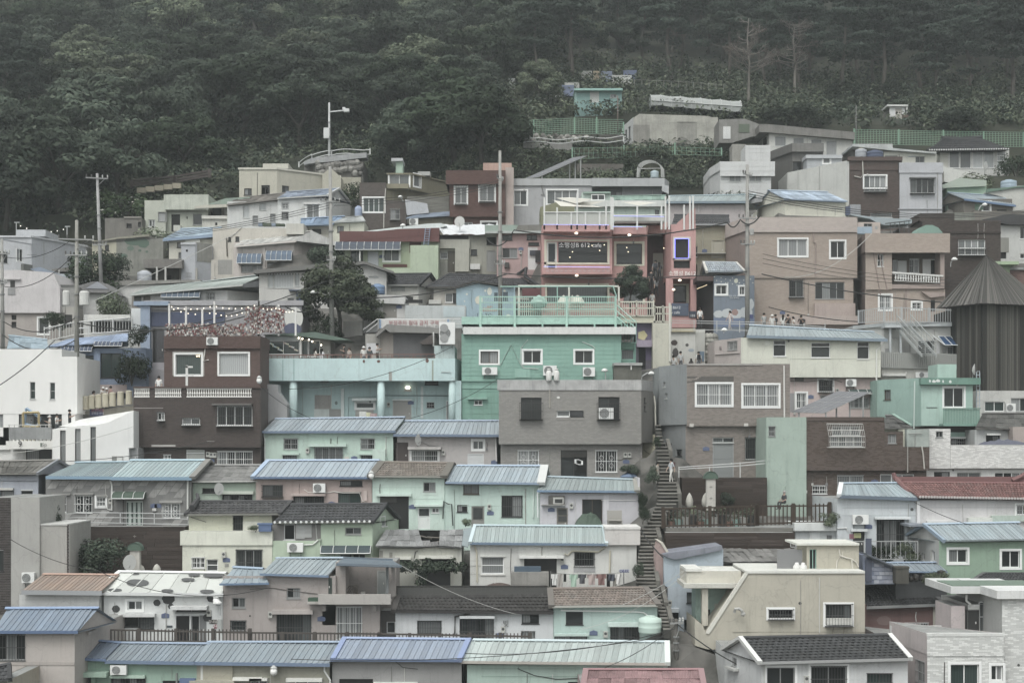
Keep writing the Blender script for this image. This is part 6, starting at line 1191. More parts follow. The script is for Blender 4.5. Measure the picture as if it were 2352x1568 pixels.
b.k([1575,(250,0,'22')],855,1000,'aaa59b','w 1675 905 1740 985 W1d; w 1740 905 1775 990 K1d; p 1535 965 1640 1000 b2b2ac .3 rail_panel',gnd=1)
b.roof((1525,852),(290,858,'22'),(1720,740),(160,760,'22'),'434448','t',n=34,nr=6,run=2.4,fas=10,fasc='55534f',verge=(.25,'3c3d40',(-1,1)),t='12')
m=M();m.tube([pt('22',60,765,134),pt('22',160,740,133),pt('22',225,690,132.4)],.2,6,r2=.1);m.tube([pt('22',225,690,132.4),pt('22',215,760,131.8),pt('22',330,840,130.8)],.16,6);b.part('ridge',m,mat('3c3d40','s'))
b=B('12','blue_mural_house','sky blue gabled house painted with moon, stars and bricks behind the teal deck railing','house',126,(1950,1110))
b.k([1770,(130,0,'22')],850,1150,'89abbb','p 2095 900 2125 975 53636d .02 window_grille; p 2170 895 2212 975 53636d .02 window_grille; p 1990 1045 2120 1062 a98f86 .02 painted_brick; p 2030 1015 2080 1030 a98f86 .02 painted_brick; p 2000 1030 2060 1043 a98f86 .02 painted_brick; e 1965 965 34 36 c0bea9 painted_patch; e 2055 890 20 34 c4c6b6 painted_moon; e 1860 915 9 9 c4c6b6 painted_star; e 2018 885 9 9 c4c6b6 painted_star; e 2185 885 10 10 c4c6b6 painted_star; e 1840 975 6 6 c4c6b6 painted_star; e 2215 1100 20 14 c4c6b6 painted_star; e 2070 888 18 30 89abbb painted_sky; t 2010 1108 .32 4a5560 1호 TO',t='12',gnd=1,dep=4)
b.poly([(1770,852),(1915,812),(2120,850),(2120,900),(1770,900)],'89abbb',d=-.003,dep=3.9,name='gable');b.poly([(1755,850),(1915,798),(2260,840),(2260,852),(1915,812),(1762,862)],'4d4a48',d=-.3,dep=4.5,name='roof_edge')
b=B('12','grey_roof_house','wide off white house under thin dark grey folded roof edge, behind the leafy tree','house',130,(500,970))
b.k([78,640],725,1000,'b3b2ae','w 152 742 200 858 A1f; w 203 738 372 860 A1f; w 386 735 425 845 A1f; p 340 880 480 890 4f5b70 .6 awning; p 398 890 480 975 4b5c80 .05 blue_panel; w 320 945 380 985 A1c',gnd=1,dep=5)
b.k([640,1170],745,1000,'b3b2ae','w 865 695 940 750 A1f; w 1020 708 1098 770 A1f',gnd=1,dep=5,d=.02)
b.poly([(640,760),(640,690),(980,660),(1170,730),(1170,760)],'b3b2ae',d=.01,dep=4,name='gable')
b.use();
for Pq in(((30,708),(660,650),(660,692),(30,738)),((660,650),(985,632),(985,655),(660,692)),((985,632),(1232,718),(1232,738),(985,655))):b.poly(Pq,'6f6e6b',d=-.6,dep=5.5,name='roof_edge')
for k in range(24):m=M();m.cbox(pt('12',140+k*12,742,129.6),.1,.1,.12);b.part('clothes_peg',m,mat('5a5a58','s'))if k%2 else None
b=B('12','beige_awning_house','pale beige house with two blue window awnings under folded grey roof','house',138,(200,720))
b.k([(2005,0,'02'),375,(790,4.5)],470,760,'b7aca6','w 145 640 368 700 G3c; a 145 542 368 640 5 64809f .9; p 110 500 132 700 bdb2ac .15 pillar; w@02 2070 660 2252 725 G4c; a@02 2045 566 2252 665 5 64809f .9',gnd=1,t='12')
b.roof((2010,500,'02'),(395,455),(2110,430,'02'),(530,375),'b2b2ae','s',n=14,nr=2,run=2.4,fas=14,fasc='b9b1ab',d=-.5,drs=0,t='12',gable='b7aca6')
b.poly([(390,440),(535,372),(790,490),(775,500),(540,475),(400,460)],'adadab',d=-.4,dep=4,name='roof_side',kind='c')
b=B('02','house','cream house with thick edged blue roof behind the grey lilac stub tower','house',140,(1600,620))
b.k([1450,1900],440,660,'bab7a8','w 1520 470 1570 515 K1d; w 1530 555 1560 610 G1d; p 1595 450 1720 475 c0c0b6 .3 ledge',gnd=1)
b.roof((1400,440),(1830,405),(1560,355),(1900,345),'8ba4b8','s',n=9,nr=2,run=2.2,fas=22,fasc='708aa8',d=-.5)
b=B('02','concrete_carport','open concrete platform house on slim white posts beside a water tank','house',136,(1400,800))
b.k([1230,1560],612,690,'77736f','',kind='c',dep=4,ext=0,name='roof_slab',cap='6b6966')
b.k([1285,1560],690,840,'65625d','o 1430 750 1470 790; o 1290 720 1330 795; p 1540 700 1600 790 a9a398 .1',d=2,dep=3,gnd=1)
for x in(1338,1412):b.fbox(x,680,x+14,800,'b0b0ad',d=-.05,dep=.14,name='post')
b=B('02','stub_tower','narrow grey lilac rendered stub tower with one small hole','house',137,(1620,800))
b.k([1555,1675,(1820,1.5)],480,700,'a0a4ad','o 1602 530 1618 550; p#1 1690 478 1820 640 8b8a83 .02 bare_plaster c',dep=3);b.k([1560,1690],690,840,'aeaaa2','w 1598 735 1640 790 K1db; p 1680 690 1695 790 97948c .1',gnd=1,d=.02);b.fbox(1550,470,1680,490,'a9adb3',d=-.1,dep=3,name='coping')
b=B('02','beige_step_house','long beige parapet house with two tiny square windows and stepped wall','house',139,(1900,800))
b.k([1825,(460,0,'12')],348,520,'b6b0a4','w 1958 425 1982 462 K1d; w 2020 420 2053 462 K1d; v .06 57524a 1945 430 1950 590; v .02 5a5852 1950 460 2080 340',gnd=1,t='02');b.k([1690,2010],620,850,'b3ada2','p 1870 620 1992 745 8d8c88 .02 net_panel; p 1690 625 1780 680 b7b2a8 .3',d=-.6,gnd=1);b.k([2000,2100],520,850,'b3aca4',d=-.7,gnd=1)
for k in range(6):b.fbox(70+k*38,300+(k*13)%11,105+k*38,330,('6d7f95','4f5c4c','59624f','7c8ea5','525f4d','4d5a48')[k],t='12',d=.6,dep=.5,name='planter')
b=B('02','white_siding_house','white boarded bungalow with long pale metal roof and row of blue awning bays','house',131,(1800,1000))
b.k([1290,1950,(2240,2.5)],880,1040,'b9babb','a 1395 890 1725 952 7 5f7690 .7; w 1768 900 1845 965 A3cb; w 1500 960 1640 990 W3d; p 1400 945 1720 960 9db0c2 .3 ledge; p 1645 935 1710 1000 9fb3c6 .3',boards=9,gnd=1,dep=4,side='bfc0bd')
b.k([1130,1292],925,1040,'8a857e','w 1150 935 1225 1000 K1d; p 1222 930 1235 1000 c5c5c2 .3',d=.4,gnd=1,dep=3)
b.roof((1110,918),(2080,832),(1300,865),(2235,752),'a3b3b3','m',n=40,run=2.6,fas=12,fasc='a9adab',d=-.6,drs=0,gable='b9babb')
b.poly([(2080,832),(2240,790),(2240,850),(2085,858)],'5a5d60',d=-.5,dep=2,name='soffit')
b=B('02','retaining_wall','long white plastered retaining wall with concrete top under the water tank','wall',133.5,(1200,980),'retaining walls')
b.k([985,1720],835,1060,'b7b7b5','',gnd=1,dep=2.5);b.poly([(930,830),(990,800),(1720,790),(1720,808),(1000,842)],'83817c',d=-.2,dep=3,name='coping',kind='c')
b=B('12','white_shed_house','small white plastered house with taupe double door beside the big tree','house',123,(1150,1120))
b.k([965,1330],925,1180,'b7b7b7','d 1140 978 1260 1118 85827b 8b8880; p 1132 968 1268 978 c5c5c3 .1; n 1278 1020',gnd=1,dep=4);b.poly([(955,935),(1100,918),(1300,925),(1335,960),(1325,1000),(955,985)],'bbbbbb',d=-.3,dep=4,name='roof',kind='p')
b.k([800,965],1145,1250,'9a9893',d=-1,gnd=1,dep=3)
b=B('12','low_white_wall','low white courtyard wall hung with climbing plants above the banner','wall',122.5,(1650,1110),'retaining walls')
b.k([1330,1850],1010,1200,'a9b0b2','p 1660 1020 1840 1110 a6b8be .02; o 1335 960 1480 990',gnd=1,dep=2);
b=B('12','terrace_wall','grey street terrace wall with steel handrail and white protest style banner','wall',119.5,(1400,1220),'retaining walls')
b.k([1095,1815],1205,1420,'83827e',gnd=1,dep=2.5,kind='c')
b.use();m=M()
for P,Q in(((1090,1130),(1815,1128)),((970,1220),(1090,1130)),((1000,1240),(1100,1160)),((1715,1170),(1815,1170))):m.tube([pt('12',*P,119.2),pt('12',*Q,119.2)],.04,5)
for x in range(1100,1820,80):m.tube([pt('12',x,1130,119.2),pt('12',x,1215,119.2)],.035,5)
b.part('handrail',m,mat('b5b7b7','m'))
bn=B('12','banner','white street banner with red lettering tied along the handrail','banner',118.9,(1400,1200),'signs and banners')
bn.k([1110,1708],1130,1205,'b9b8b6','p 1110 1130 1125 1205 6f92b8 .02; p 1692 1130 1708 1205 6f92b8 .02; t 1405 1175 .3 a5545c 부정주차 절대 금지 구역; t 1420 1203 .17 5a5a60 이곳은 주차 금지 구역입니다 위반시 견인',dep=.03,ext=0,name='cloth')
b=B('12','glass_kiosk','glazed souvenir kiosk with thin green roof on the aqua house terrace','kiosk',114.5,(350,1450),'shops on the street')
b.k([130,432],1262,1470,'8f9290','w 145 1312 425 1430 W2g; p 140 1278 425 1312 a7b1b4 .05 blind',dep=3.5,gnd=0);b.k([432,690],1300,1470,'8b8984','w 440 1310 500 1450 W1g; w 500 1310 600 1450 W1g; d 612 1340 690 1460 8b8a84',d=.4,dep=3)
b.poly([(112,1262),(560,1238),(860,1305),(720,1308),(430,1275)],'5d7468',d=-.5,dep=3.6,name='roof');b.fbox(428,1270,440,1460,'c5c6c4',d=-.1,dep=.15,name='post')
for k in range(26):b.use();m=M();m.ball(pt('12',150+(k*47)%270,1330+(k*29)%85,114.38),.07,n=6);b.part('wind_chime',m,mat(R.choice(('c5c8c8','a9c3c6','b9a7a0','c3c6a9')),'s'))
for x,y in((418,1290),(450,1297),(505,1305),(535,1320),(610,1350)):b.use();m=M();m.ball(pt('12',x,y,114.3),.06,n=6);b.part('light_bulb',m,emit('fff1d8',4))
b=B('12','grey_gable_shop','grey canvas fronted shop with wide gable roof on the street terrace','shop',116,(1350,1450),'shops on the street')
b.k([990,1115],1255,1480,'908e88','p 1000 1335 1090 1420 b5b6bb .03 notice_board',kind='c');b.k([1115,1590],1230,1480,'7e7771','p 1120 1245 1228 1450 8a827a .02 shutter; p 1230 1255 1585 1450 5f5f62 .04 canvas',d=.1);b.poly([(1070,1262),(1175,1172),(1625,1205),(1625,1250),(1200,1240),(1160,1215),(1085,1280)],'7e7d7a',d=-.6,dep=4.5,name='roof')
b.poly([(1455,1330),(1565,1255),(1570,1340),(1480,1345)],'574f4c',d=-.9,dep=1,name='awning');b.fbox(1568,1240,1580,1360,'bdbebc',d=-.8,dep=.1,name='post')
b.use();aircon(pt('12',1692,1345,112.9),V((1,0,0)),V((0,-1,0)),135*KZ*113/F,188*KZ*113/F,'big double fan air conditioner on the terrace corner beside the teal house')
m=M();q_=pt('12',1665,1205,112.55);m.disc(q_,(.32,0,0),(0,0,.32),14);q2=pt('12',1665,1292,112.55);m.disc(q2,(.32,0,0),(0,0,.32),14);b.part('fan',m,mat('8b8d8d','s'))
# ---- upper houses to the east
b=B('21','house','long grey rendered house under flat grey roof, solar rack on top','house',146,(700,1390))
b.k([118,790],1000,1420,'9c9da1','w 120 1100 230 1220 W2ds; w 405 1097 662 1215 W4cs; v .04 77787a 335 1000 380 1140 350 1135',gnd=1,dep=6,coping=(58,'a2a5a8',.15));b.k([790,1390],1065,1420,'86898e','w 950 1105 1045 1160 K2d; p 795 1070 1050 1110 5f6266 .03',d=.6,gnd=1,dep=5);b.k([785,1412,(1450,2)],992,1062,'9fa2a6','',d=-.3,dep=6.4,ext=0,name='parapet');b.poly([(1390,1045),(1450,1060),(1448,1130),(1390,1100)],'a3a6aa',d=-.35,dep=.3,name='side_wall')
b=B('21','house','mint house with stepped white roof and green roof patch behind the cafe terrace','house',137,(1150,1330))
b.k([620,1410],1235,1420,'a5bab0','w 785 1130 900 1180 W2d; w 1330 1265 1365 1310 K1d; p 1080 1235 1092 1310 9ab0a6 .1',gnd=1,dep=4);b.k([700,950],1118,1240,'a6bcb2','w 785 1130 900 1195 W2d',d=.5,dep=3,ext=0);b.fbox(715,1108,950,1122,'86a496',d=.2,dep=4,name='roof_slab');b.fbox(640,1182,1415,1235,'bcc2bf',d=-.4,dep=4,name='roof_slab');b.roof((950,1182),(1420,1180),(960,1150),(1420,1143),'82a597','s',n=12,nr=1,run=2,fas=0)
b=B('21','house','olive yellow rendered house squeezed behind the cafe glass railing','house',134,(480,1360));b.k([348,640],1300,1500,'7f8060','p 400 1285 450 1310 57564a .2',gnd=1);b.poly([(345,1310),(345,1240),(480,1200),(640,1235),(640,1310)],'7f8060',d=-.01,dep=4,name='gable')
b=B('22','house','lilac house under pale blue long roof behind the cafe tower','house',136,(1750,700))
b.k([1425,2100],145,300,'a49b9c','v .04 b5b5b5 1705 140 1705 210',gnd=1,dep=4);b.roof((1425,120),(2130,118),(1450,75),(2190,62),'95adb8','m',n=36,run=2.2,fas=18,fasc='6b7f8d');b.poly([(2100,130),(2252,70),(2252,120),(2140,140)],'8a8d90',d=1,dep=3,name='roof_side')
b=B('22','khaki_house','khaki house with wooden glazed door under black tiled roof right beside the cafe tower','house',131,(1800,660))
b.k([1560,1960],320,720,'98927a','d 1815 450 1925 605 a29d8b a9a491; w 1830 458 1910 598 A2du; w 1680 505 1695 595 W1d; n 1755 540; v .03 a6a193 1740 330 1740 530; p 1680 565 1955 571 a9aaa5 .4 handrail',gnd=1);b.roof((1475,315),(1975,312),(1500,235),(1960,240),'46474a','t',n=26,nr=5,run=2.2,fas=12,fasc='8b8f92')
b.fbox(1690,655,1960,760,'8b8575',d=-1,dep=2,name='terrace_wall')
b=B('31','house','cream house under weathered blue roof with bent blue ridge piece','house',134.5,(450,1320))
b.k([(0,3.5),200,735],1180,1400,'bdbcab','e 422 1262 9 9 4b4b49 vent; v .03 8a8d8a 630 1310 632 1250; v .03 8a8d8a 580 1253 690 1255; p 290 1240 560 1300 b7b6a6 .01',gnd=1);b.roof((195,1170),(735,1190),(60,1098),(560,1112),'8fa3b8','s',n=13,nr=2,run=2.2,fas=8,fasc='7489a3',gable='bdbcab')
b.fbox(722,1235,762,1310,'4f5b78',d=-.2,dep=.8,name='blue_tank');b.fbox(760,1218,850,1310,'8a8d93',d=-.1,dep=1,name='grey_tank')
b.poly([(145,1290),(210,1310),(800,1330),(790,1360),(150,1345)],'77756f',d=-2.5,dep=2.5,name='slate_roof',kind='c');b.fbox(0,1330,830,1420,'8d8a84',d=-2.2,dep=2,name='lower_wall')
b=B('31','house','small pinkish rooftop hut with blue tank under bent blue sheet roof','house',130.5,(950,1420));b.k([830,1020],1370,1520,'b5a398','w 878 1382 950 1408 G2d; e 985 1418 14 16 8b8d8d vent',gnd=1,dep=2);b.fbox(822,1410,948,1468,'8aa3b8',d=-.6,dep=.5,name='water_tank');b.poly([(760,1300),(1000,1330),(1290,1345),(1290,1380),(1060,1395),(985,1370),(930,1340),(770,1310)],'8fa5ba',d=1,dep=2.5,name='roof_sheet',kind='r')
b=B('31','brown_white_house','tall house with long plain white side wall and brown brick front','house',142,(900,1350))
b.k([(222,6.5),752,1206],840,1400,'5f514b','w 880 972 1068 1075 W4cs; w 880 1075 1068 1105 W4cxzb; p 752 890 1206 925 594a45 .06 band; v .05 b3b0a6 865 835 870 960 850 990 795 975; w 935 1290 1120 1330 A1c',brick=(.26,.1,'5a4c47','534641'),side='b0b2ae',gnd=1,fs=1,dep=5);b.k([(222,6.5),752],838,1300,'b3b5b1','v .04 9fa19f 500 870 500 1100; v .03 9fa19f 315 920 315 1100; w 225 1040 300 1110 W2c',d=-.02,dep=5,ext=0,name='side_wall');b.fbox(740,808,1210,842,'5c4c47',d=-.15,dep=.3,name='coping');b.fbox(930,818,1105,830,'b5b7b7',d=.5,dep=1,name='tank_stand')
b=B('31','lilac_house','pale lilac rendered house with dark caged window, joined to the brown brick front','house',141.8,(1360,1400));b.k([1186,1550],862,1420,'a8abb2','w 1275 995 1482 1120 A4dxz; p 1268 988 1490 998 6d6e70 .35 canopy; v .02 6f7175 1390 1130 1380 1155; v .03 8a8c90 1420 1180 1422 1290; p 1170 1252 1550 1262 999ca3 .1 ledge',gnd=1,coping=(86,'a8abb3',.08))
b=B('31','white_siding_hut','white tiled two level house with small twin windows at the edge of the scrub','house',148,(100,1100))
b.k([(1800,3.5,'21'),(1890,0,'21'),(82,0,'31')],(925,'31'),(1150,'31'),'b9bbbc','w@21 1968 963 2068 1020 A2c; w@21 2140 963 2245 1020 A2c',boards=10,t='21',gnd=1);b.k([(1798,3.6,'21'),(1888,0,'21'),(115,0,'31')],(850,'31'),(925,'31'),'bcbebf','',boards=3,d=-.3,ext=0,t='21',name='parapet');b.k([(2105,0,'21'),(76,0,'31')],(710,'31'),(852,'31'),'b9bbbc','',boards=6,d=.5,dep=3,ext=0,t='21',name='roof_hut')
b=B('31','ruined_white_house','derelict white house under thick dark grey concrete roof edge with boarded windows','house',157,(400,820))
b.k([(0,3),65,780],600,1000,'b0b1ac','w 115 632 212 718 A1c; w 272 645 367 695 A1c; w 425 658 520 700 A1c; w 555 672 645 797 A1c; w#0 8 645 45 710 K1d',gnd=1);b.poly([(-20,530),(60,530),(800,598),(800,662),(65,600),(-20,598)],'75736f',d=-.5,dep=6,name='roof_edge',kind='c')
b.poly([(1880,490),(2105,485),(2252,540),(2252,620),(2150,640),(1990,690),(1880,690)],'7f7e7a',t='21',d=2,dep=4,name='ruin_wall',kind='c');b.fbox(1915,550,1978,655,'bfc1c1',t='21',d=1.95,dep=.1,name='opening');b.fbox(2050,528,2140,600,'5f6d5c',t='21',d=1.95,dep=.1,name='opening');b.fbox(1992,700,2110,860,'8d8b84',t='21',d=-2,dep=2,name='lower_wall',kind='c')
b=B('31','grey_concrete_house','bare grey concrete house with heavy parapet behind the white siding','house',151,(300,1050));b.k([(82,4),265,530],765,1120,'6f6e6b','w 268 850 345 930 K1d',kind='c',side='5f5e5b',gnd=1);b.k([(78,4.2),262,535],692,765,'706f6c','',kind='c',d=-.4,dep=5.6,ext=0,side='62615f',name='parapet');b.k([388,690],820,900,'9fa4aa','w 530 808 588 865 W1ds',d=-2,dep=2,ext=.3,name='roof_hut');b.fbox(382,792,692,822,'a6aab0',d=-2.2,dep=2.4,name='roof_slab')
b=B('31','house','low cream house with pale sheet roof behind the dark water tank','house',149,(1250,880));b.k([1050,1500],765,960,'b0b1a6','w 1320 805 1400 860 G2d; p 1060 800 1165 835 5f625f .05; v .02 6f90b3 1255 808 1320 806',gnd=1);b.poly([(780,700),(1110,705),(1130,735),(1500,770),(1500,782),(1100,752),(780,720)],'a5abac',d=-.4,dep=5,name='roof',kind='c');b.k([780,1060],735,900,'5f5d58',d=1,gnd=1)
b=B('31','tiled_pavilion','white house with hipped black tile roof and tall glass doors','house',155,(1800,910))
b.k([1530,1600],745,960,'b3b2a8',gnd=1,dep=4);b.k([1600,2125],745,960,'b5b6b3','w 1612 752 1700 905 W1c; w 1705 752 1800 908 W1c; w 1812 752 1902 908 W1f; w 1908 752 1998 905 W1f; w 2022 755 2100 845 W1fu; w 2022 850 2100 908 W1f',d=-.01,gnd=1,dep=4)
b.roof((1430,755),(2125,745),(1560,660),(1880,655),'3d3e41','k',n=34,nr=6,run=2.6,fas=8,fasc='48484a',d=-.8,eavetile=(34,'b9bbbb'));m=M();m.tube([pt('31',1545,650,157),pt('31',1700,660,157),pt('31',1890,645,157)],.25,6);m.tube([pt('31',1560,660,157),pt('31',1500,720,155.5),pt('31',1425,755,154.2)],.2,6);m.tube([pt('31',1870,660,157),pt('31',1980,720,155.5),pt('31',2040,740,154.2)],.2,6);b.part('ridge',m,mat('38393b','s'))
b=B('31','white_slope_wall','white plastered wall sloping down towards the green house with climbers','wall',147,(1750,1040),'retaining walls');b.poly([(1552,890),(1935,975),(1930,1040),(1800,1060),(1552,1020)],'b9bab6',dep=3);gpt(b.base.x,b.base.y,b.base.z);b.fbox(1550,935,1565,1030,'77756f',d=-.2,dep=2,name='side_wall')
b=B('31','green_house','small bright green house with pale tiled eave, half covered by grape vines','house',143,(1700,1120));b.k([1590,1930],1050,1180,'93b79b',gnd=1,dep=3);b.poly([(1550,1050),(1700,990),(1930,1010),(1930,1060),(1600,1075),(1555,1080)],'a5bba9',d=-.4,dep=3,name='roof',kind='r')
b=B('31','house','brown grey rendered house under long blue roof, white door frame','house',140.5,(1900,1290));b.k([(1550,3.5),1735,2150],1170,1330,'6f6a62','w 1900 1195 1960 1275 W1ds; p 1830 1210 1900 1265 5a7a66 .05 green_panel; o 2020 1262 2105 1285; v .04 b5b0a5 2160 1200 2155 1290',side='6a665e',gnd=1);b.roof((1740,1170),(2180,1225),(1600,1118),(2075,1150),'8aa0b8','m',n=20,run=2.2,fas=14,fasc='4d6f96',d=-.4,gable='6a665e',drs=0);b.k([1530,1830],1290,1420,'7d8177',d=-3,gnd=1,dep=2,kind='c');b.k([1825,2420],1275,1420,'79746b',d=-2.6,gnd=1,dep=2)
b=B('31','house','white stained house below the green net and the blue water tank','house',141,(2180,1250));b.poly([(1925,1110),(2060,1100),(2180,1060),(2420,1040),(2420,1300),(2160,1300),(2150,1190),(2060,1150),(1925,1120)],'b3b4ad',d=1,dep=4);gpt(b.base.x,b.base.y,b.base.z);b.poly([(1930,1085),(2120,1070),(2420,1035),(2420,1055),(2180,1075),(1930,1115)],'5f7d6d',d=.8,dep=.2,name='net')
b=B('21','concrete_ruin','big bare concrete box house with stained wall and white end wall','house',168,(1500,720))
b.k([(1060,4.5),1145,1870],470,760,'9b9a90','p 1142 535 1285 700 84827b .01 stain c; p 1520 510 1690 720 8b8a82 .01 stain c; w#0 1072 580 1090 665 K1d; w#0 1100 550 1120 670 K1d',kind='c',side='b5b8b8',gnd=1);b.poly([(1145,475),(1195,442),(1790,460),(1870,495),(1870,520),(1145,520)],'9d9c92',d=-.01,dep=5,name='parapet',kind='c');b.fbox(1525,680,1605,740,'77756e',d=-1,dep=1,name='stub',kind='c')
b=B('21','teal_hut','teal garden hut with flat roof and white door, half hidden by bushes','hut',182,(820,350));b.k([645,1045],240,420,'74a3a0','d 772 240 850 345 b0b3b0; w 945 272 1000 305 A2c; p 640 225 660 350 82b3ae .1',gnd=1,dep=4);b.fbox(638,222,1052,240,'7fb3ab',d=-.6,dep=5,name='roof_slab')
b=B('21','greenhouse','long white plastic tunnel greenhouse on the garden slope','greenhouse',178,(1700,420))
b.use();ga,gb=pt('21',1300,370,178),pt('21',2075,430,178);m=M();n_=9;pf=[(0,0),(.0,.6),(.35,1.15),(1.,1.5),(1.8,1.65),(2.7,1.45),(3.3,.9),(3.6,0)];pg=lambda q,k:ga.lerp(gb,q/n_)+V((0,pf[k][0],pf[k][1]+.12*(q%2)))
for q in range(n_):
 for k in range(7):m.q([pg(q,k),pg(q+1,k),pg(q+1,k+1),pg(q,k+1)])
m.q([pg(n_,k)for k in range(8)]);m.q([pg(0,k)for k in range(8)]);b.part('cover',m,mat('8b908f','s'));m=M()
for q in range(n_+1):m.tube([pg(q,k)+V((0,-.02,.03))for k in range(8)],.04,4)
m.tube([pg(0,1)+V((0,-.05,0)),pg(n_,1)+V((0,-.05,0))],.05,4);b.part('hoops',m,mat('a5a9a8','s'))
gpt(ga.x,178,ga.z-.5);gpt(gb.x,178,gb.z-.5)
b=B('31','garden_shed','little white garden shed on the terraces below the pine wood','shed',186,(1160,505));b.k([(1078,2),1098,1230],378,520,'bdbfc0','d 1148 395 1205 510 a5a097',gnd=1,dep=2.5,side='77756f');b.fbox(1078,362,1258,376,'bfc1c0',d=-.3,dep=3,name='roof_slab');b.fbox(1240,376,1256,445,'b9bbba',d=-.2,dep=.15,name='post')
# ============================================================ stairs, walls and fences
SG='street fences'
b=B('24','stone_stairs','long worn stone stairway climbing between the houses','stairs',84,(1425,1100),'stairways')
ST=[(1443,1524,1540,84.5),(1402,1513,1530,86.5),(1336,1462,1506,89.5),(1269,1468,1507,92.5),(1215,1474,1515,95),(1189,1495,1523,96),(1150,1512,1558,97.3),(1110,1512,1554,98.8),(1070,1514,1538,100.6),(1030,1508,1536,102.6),(1005,1507,1522,104.2),(976,1507,1517,107)]
iv=lambda u,c:float(np.interp(u,[-s_[0]for s_ in ST],[s_[c]for s_ in ST]));sm_=[mat(h,'c')for h in('75736c','66645e','807d76')]
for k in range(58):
 y_=1443-467*k/57;D_=iv(-y_,3);a,c=pt('v',iv(-y_,1),y_,D_),pt('v',iv(-y_,2),y_,D_);m=M();m.box(a+V((0,0,-.55)),c-a+V((0,.08*((k*7)%5-2),0)),(0,.7,0),(0,0,.5));m.i=[0]*6;m.box(a+V((-.02,-.07,-.06)),c-a+V((.04,0,0)),(0,.7,0),(0,0,.07),1);b.part('step',m,[mat('454440','c'),mat(('7b7870','716e67','86837b')[k%3],'c')])  # dark risers, pale tread slabs: step light and shade put into the colour
 if k%4==0:gpt(a.x,a.y,a.z-.5);gpt(c.x,c.y,c.z-.5)
for k in range(9):u=-1440+400*k/8;D_=iv(u,3);a=pt('v',iv(u,2),-u,D_);m=M();m.box(a+V((0,0,-1.4)),(.25,0,0),(0,2.2,.8),(0,0,1.6));b.part('side_wall',m,mat('6a6861','c'))
def wall(nm,lab,t,x0,y0,x1,y1,D_,h,kind='c',dep=1.2,cat='wall',planks=0,t1=None,g='retaining walls'):
 w_=B(t,nm,lab,cat,D_,((x0+x1)/2 if not t1 else x0,y1),g);w_.k([x0,(x1,0,t1 or t)],y0,y1,h,kind=kind,dep=dep,gnd=1)
 if planks:
  for j in range(planks):
   z=w_.zb+(w_.zt-w_.zb)*j/planks;L_=w_.fr(0)[3];s0=0.
   while s0<L_-.05:l_=min(R.uniform(2.2,3.2),L_-s0);m=M();m.box(w_.at(0,s0,z+.01),V((l_-.02,0,0)),(0,-.03-.02*R.random(),0),(0,0,(w_.zt-w_.zb)/planks-.02));w_.part('plank',m,mat(R.choice((h,'4a3f3a','423833')),'w'));s0+=l_
 return w_
wall('timber_wall','tall dark brown timber retaining wall below the slate clad house','04',588,225,1592,640,94.6,'463c37','w',planks=12)
wall('timber_wall','dark brown timber wall behind the totem sculptures beside the stairs','23',1560,1200,48,1450,99.6,'40362f','w',planks=8,t1='33')
wall('timber_wall','low dark timber wall under the concrete deck edge','24',1422,276,282,395,92.8,'41362f','w',planks=4,t1='34')
w_=wall('deck_edge','weathered concrete deck slab edge under the timber railing','24',1425,236,285,278,94.6,'77756e',t1='34',dep=5)
w_=wall('street_wall','sloping concrete street wall with blue sign under the yellow bollards','03',640,640,1145,720,110,'6c6a64');w_.fbox(770,612,880,672,'4b5078',d=-.08,dep=.05,name='sign');w_.text(w_.root,pt('03',838,634,109.86),.2,'a9636b','감천마을',V((1,0,0)));w_.text(w_.root,pt('03',838,656,109.86),.14,'b5b8c8','문화길 안내',V((1,0,0)))
w_.poly([(640,640),(1145,585),(1145,660),(640,660)],'8b877a',d=-.02,dep=1)
w_=B('11','stone_wall','curved stone retaining wall with grey concrete cap below the white lamp mast','wall',158,(720,960),'retaining walls');w_.k([(462,3),560,972],850,1000,'66645f',kind='c',gnd=1);w_.poly([(462,850),(520,822),(700,800),(1000,772),(1000,815),(700,850),(500,868),(462,880)],'8f9194',d=-.2,dep=2,name='coping',kind='c')
for k in range(46):m=M();x,y=580+(k*83)%385,858+(k*37)%95;m.ball(pt('11',x,y,157.95),R.uniform(.25,.42),n=6);w_.part('stone',m,mat(R.choice(('7f7d78','8a8882','6c6a66')),'c'))
w_=B('21','stone_wall','low grey stone and concrete retaining wall under the green mesh fence','wall',160,(370,800),'retaining walls');w_.k([120,1060],618,700,'55534f',kind='c',gnd=1);w_.k([200,620],690,810,'8b8a86',kind='c',d=-1.5,dep=1.5)
for k in range(60):m=M();x,y=150+(k*71)%620,628+(k*23)%62;m.ball(pt('21',x,y,159.95),R.uniform(.22,.4),n=6);w_.part('stone',m,mat(R.choice(('8b8983','9a9892','77756f')),'c'))
wall('garden_wall','brown dry stone garden wall on the slope behind the grey house roof','21',660,870,1060,990,154,'5f5a54')
wall('white_wall','low white wall under the green fence beside the tiled pavilion','31',780,698,1125,735,158,'a5a8a6')
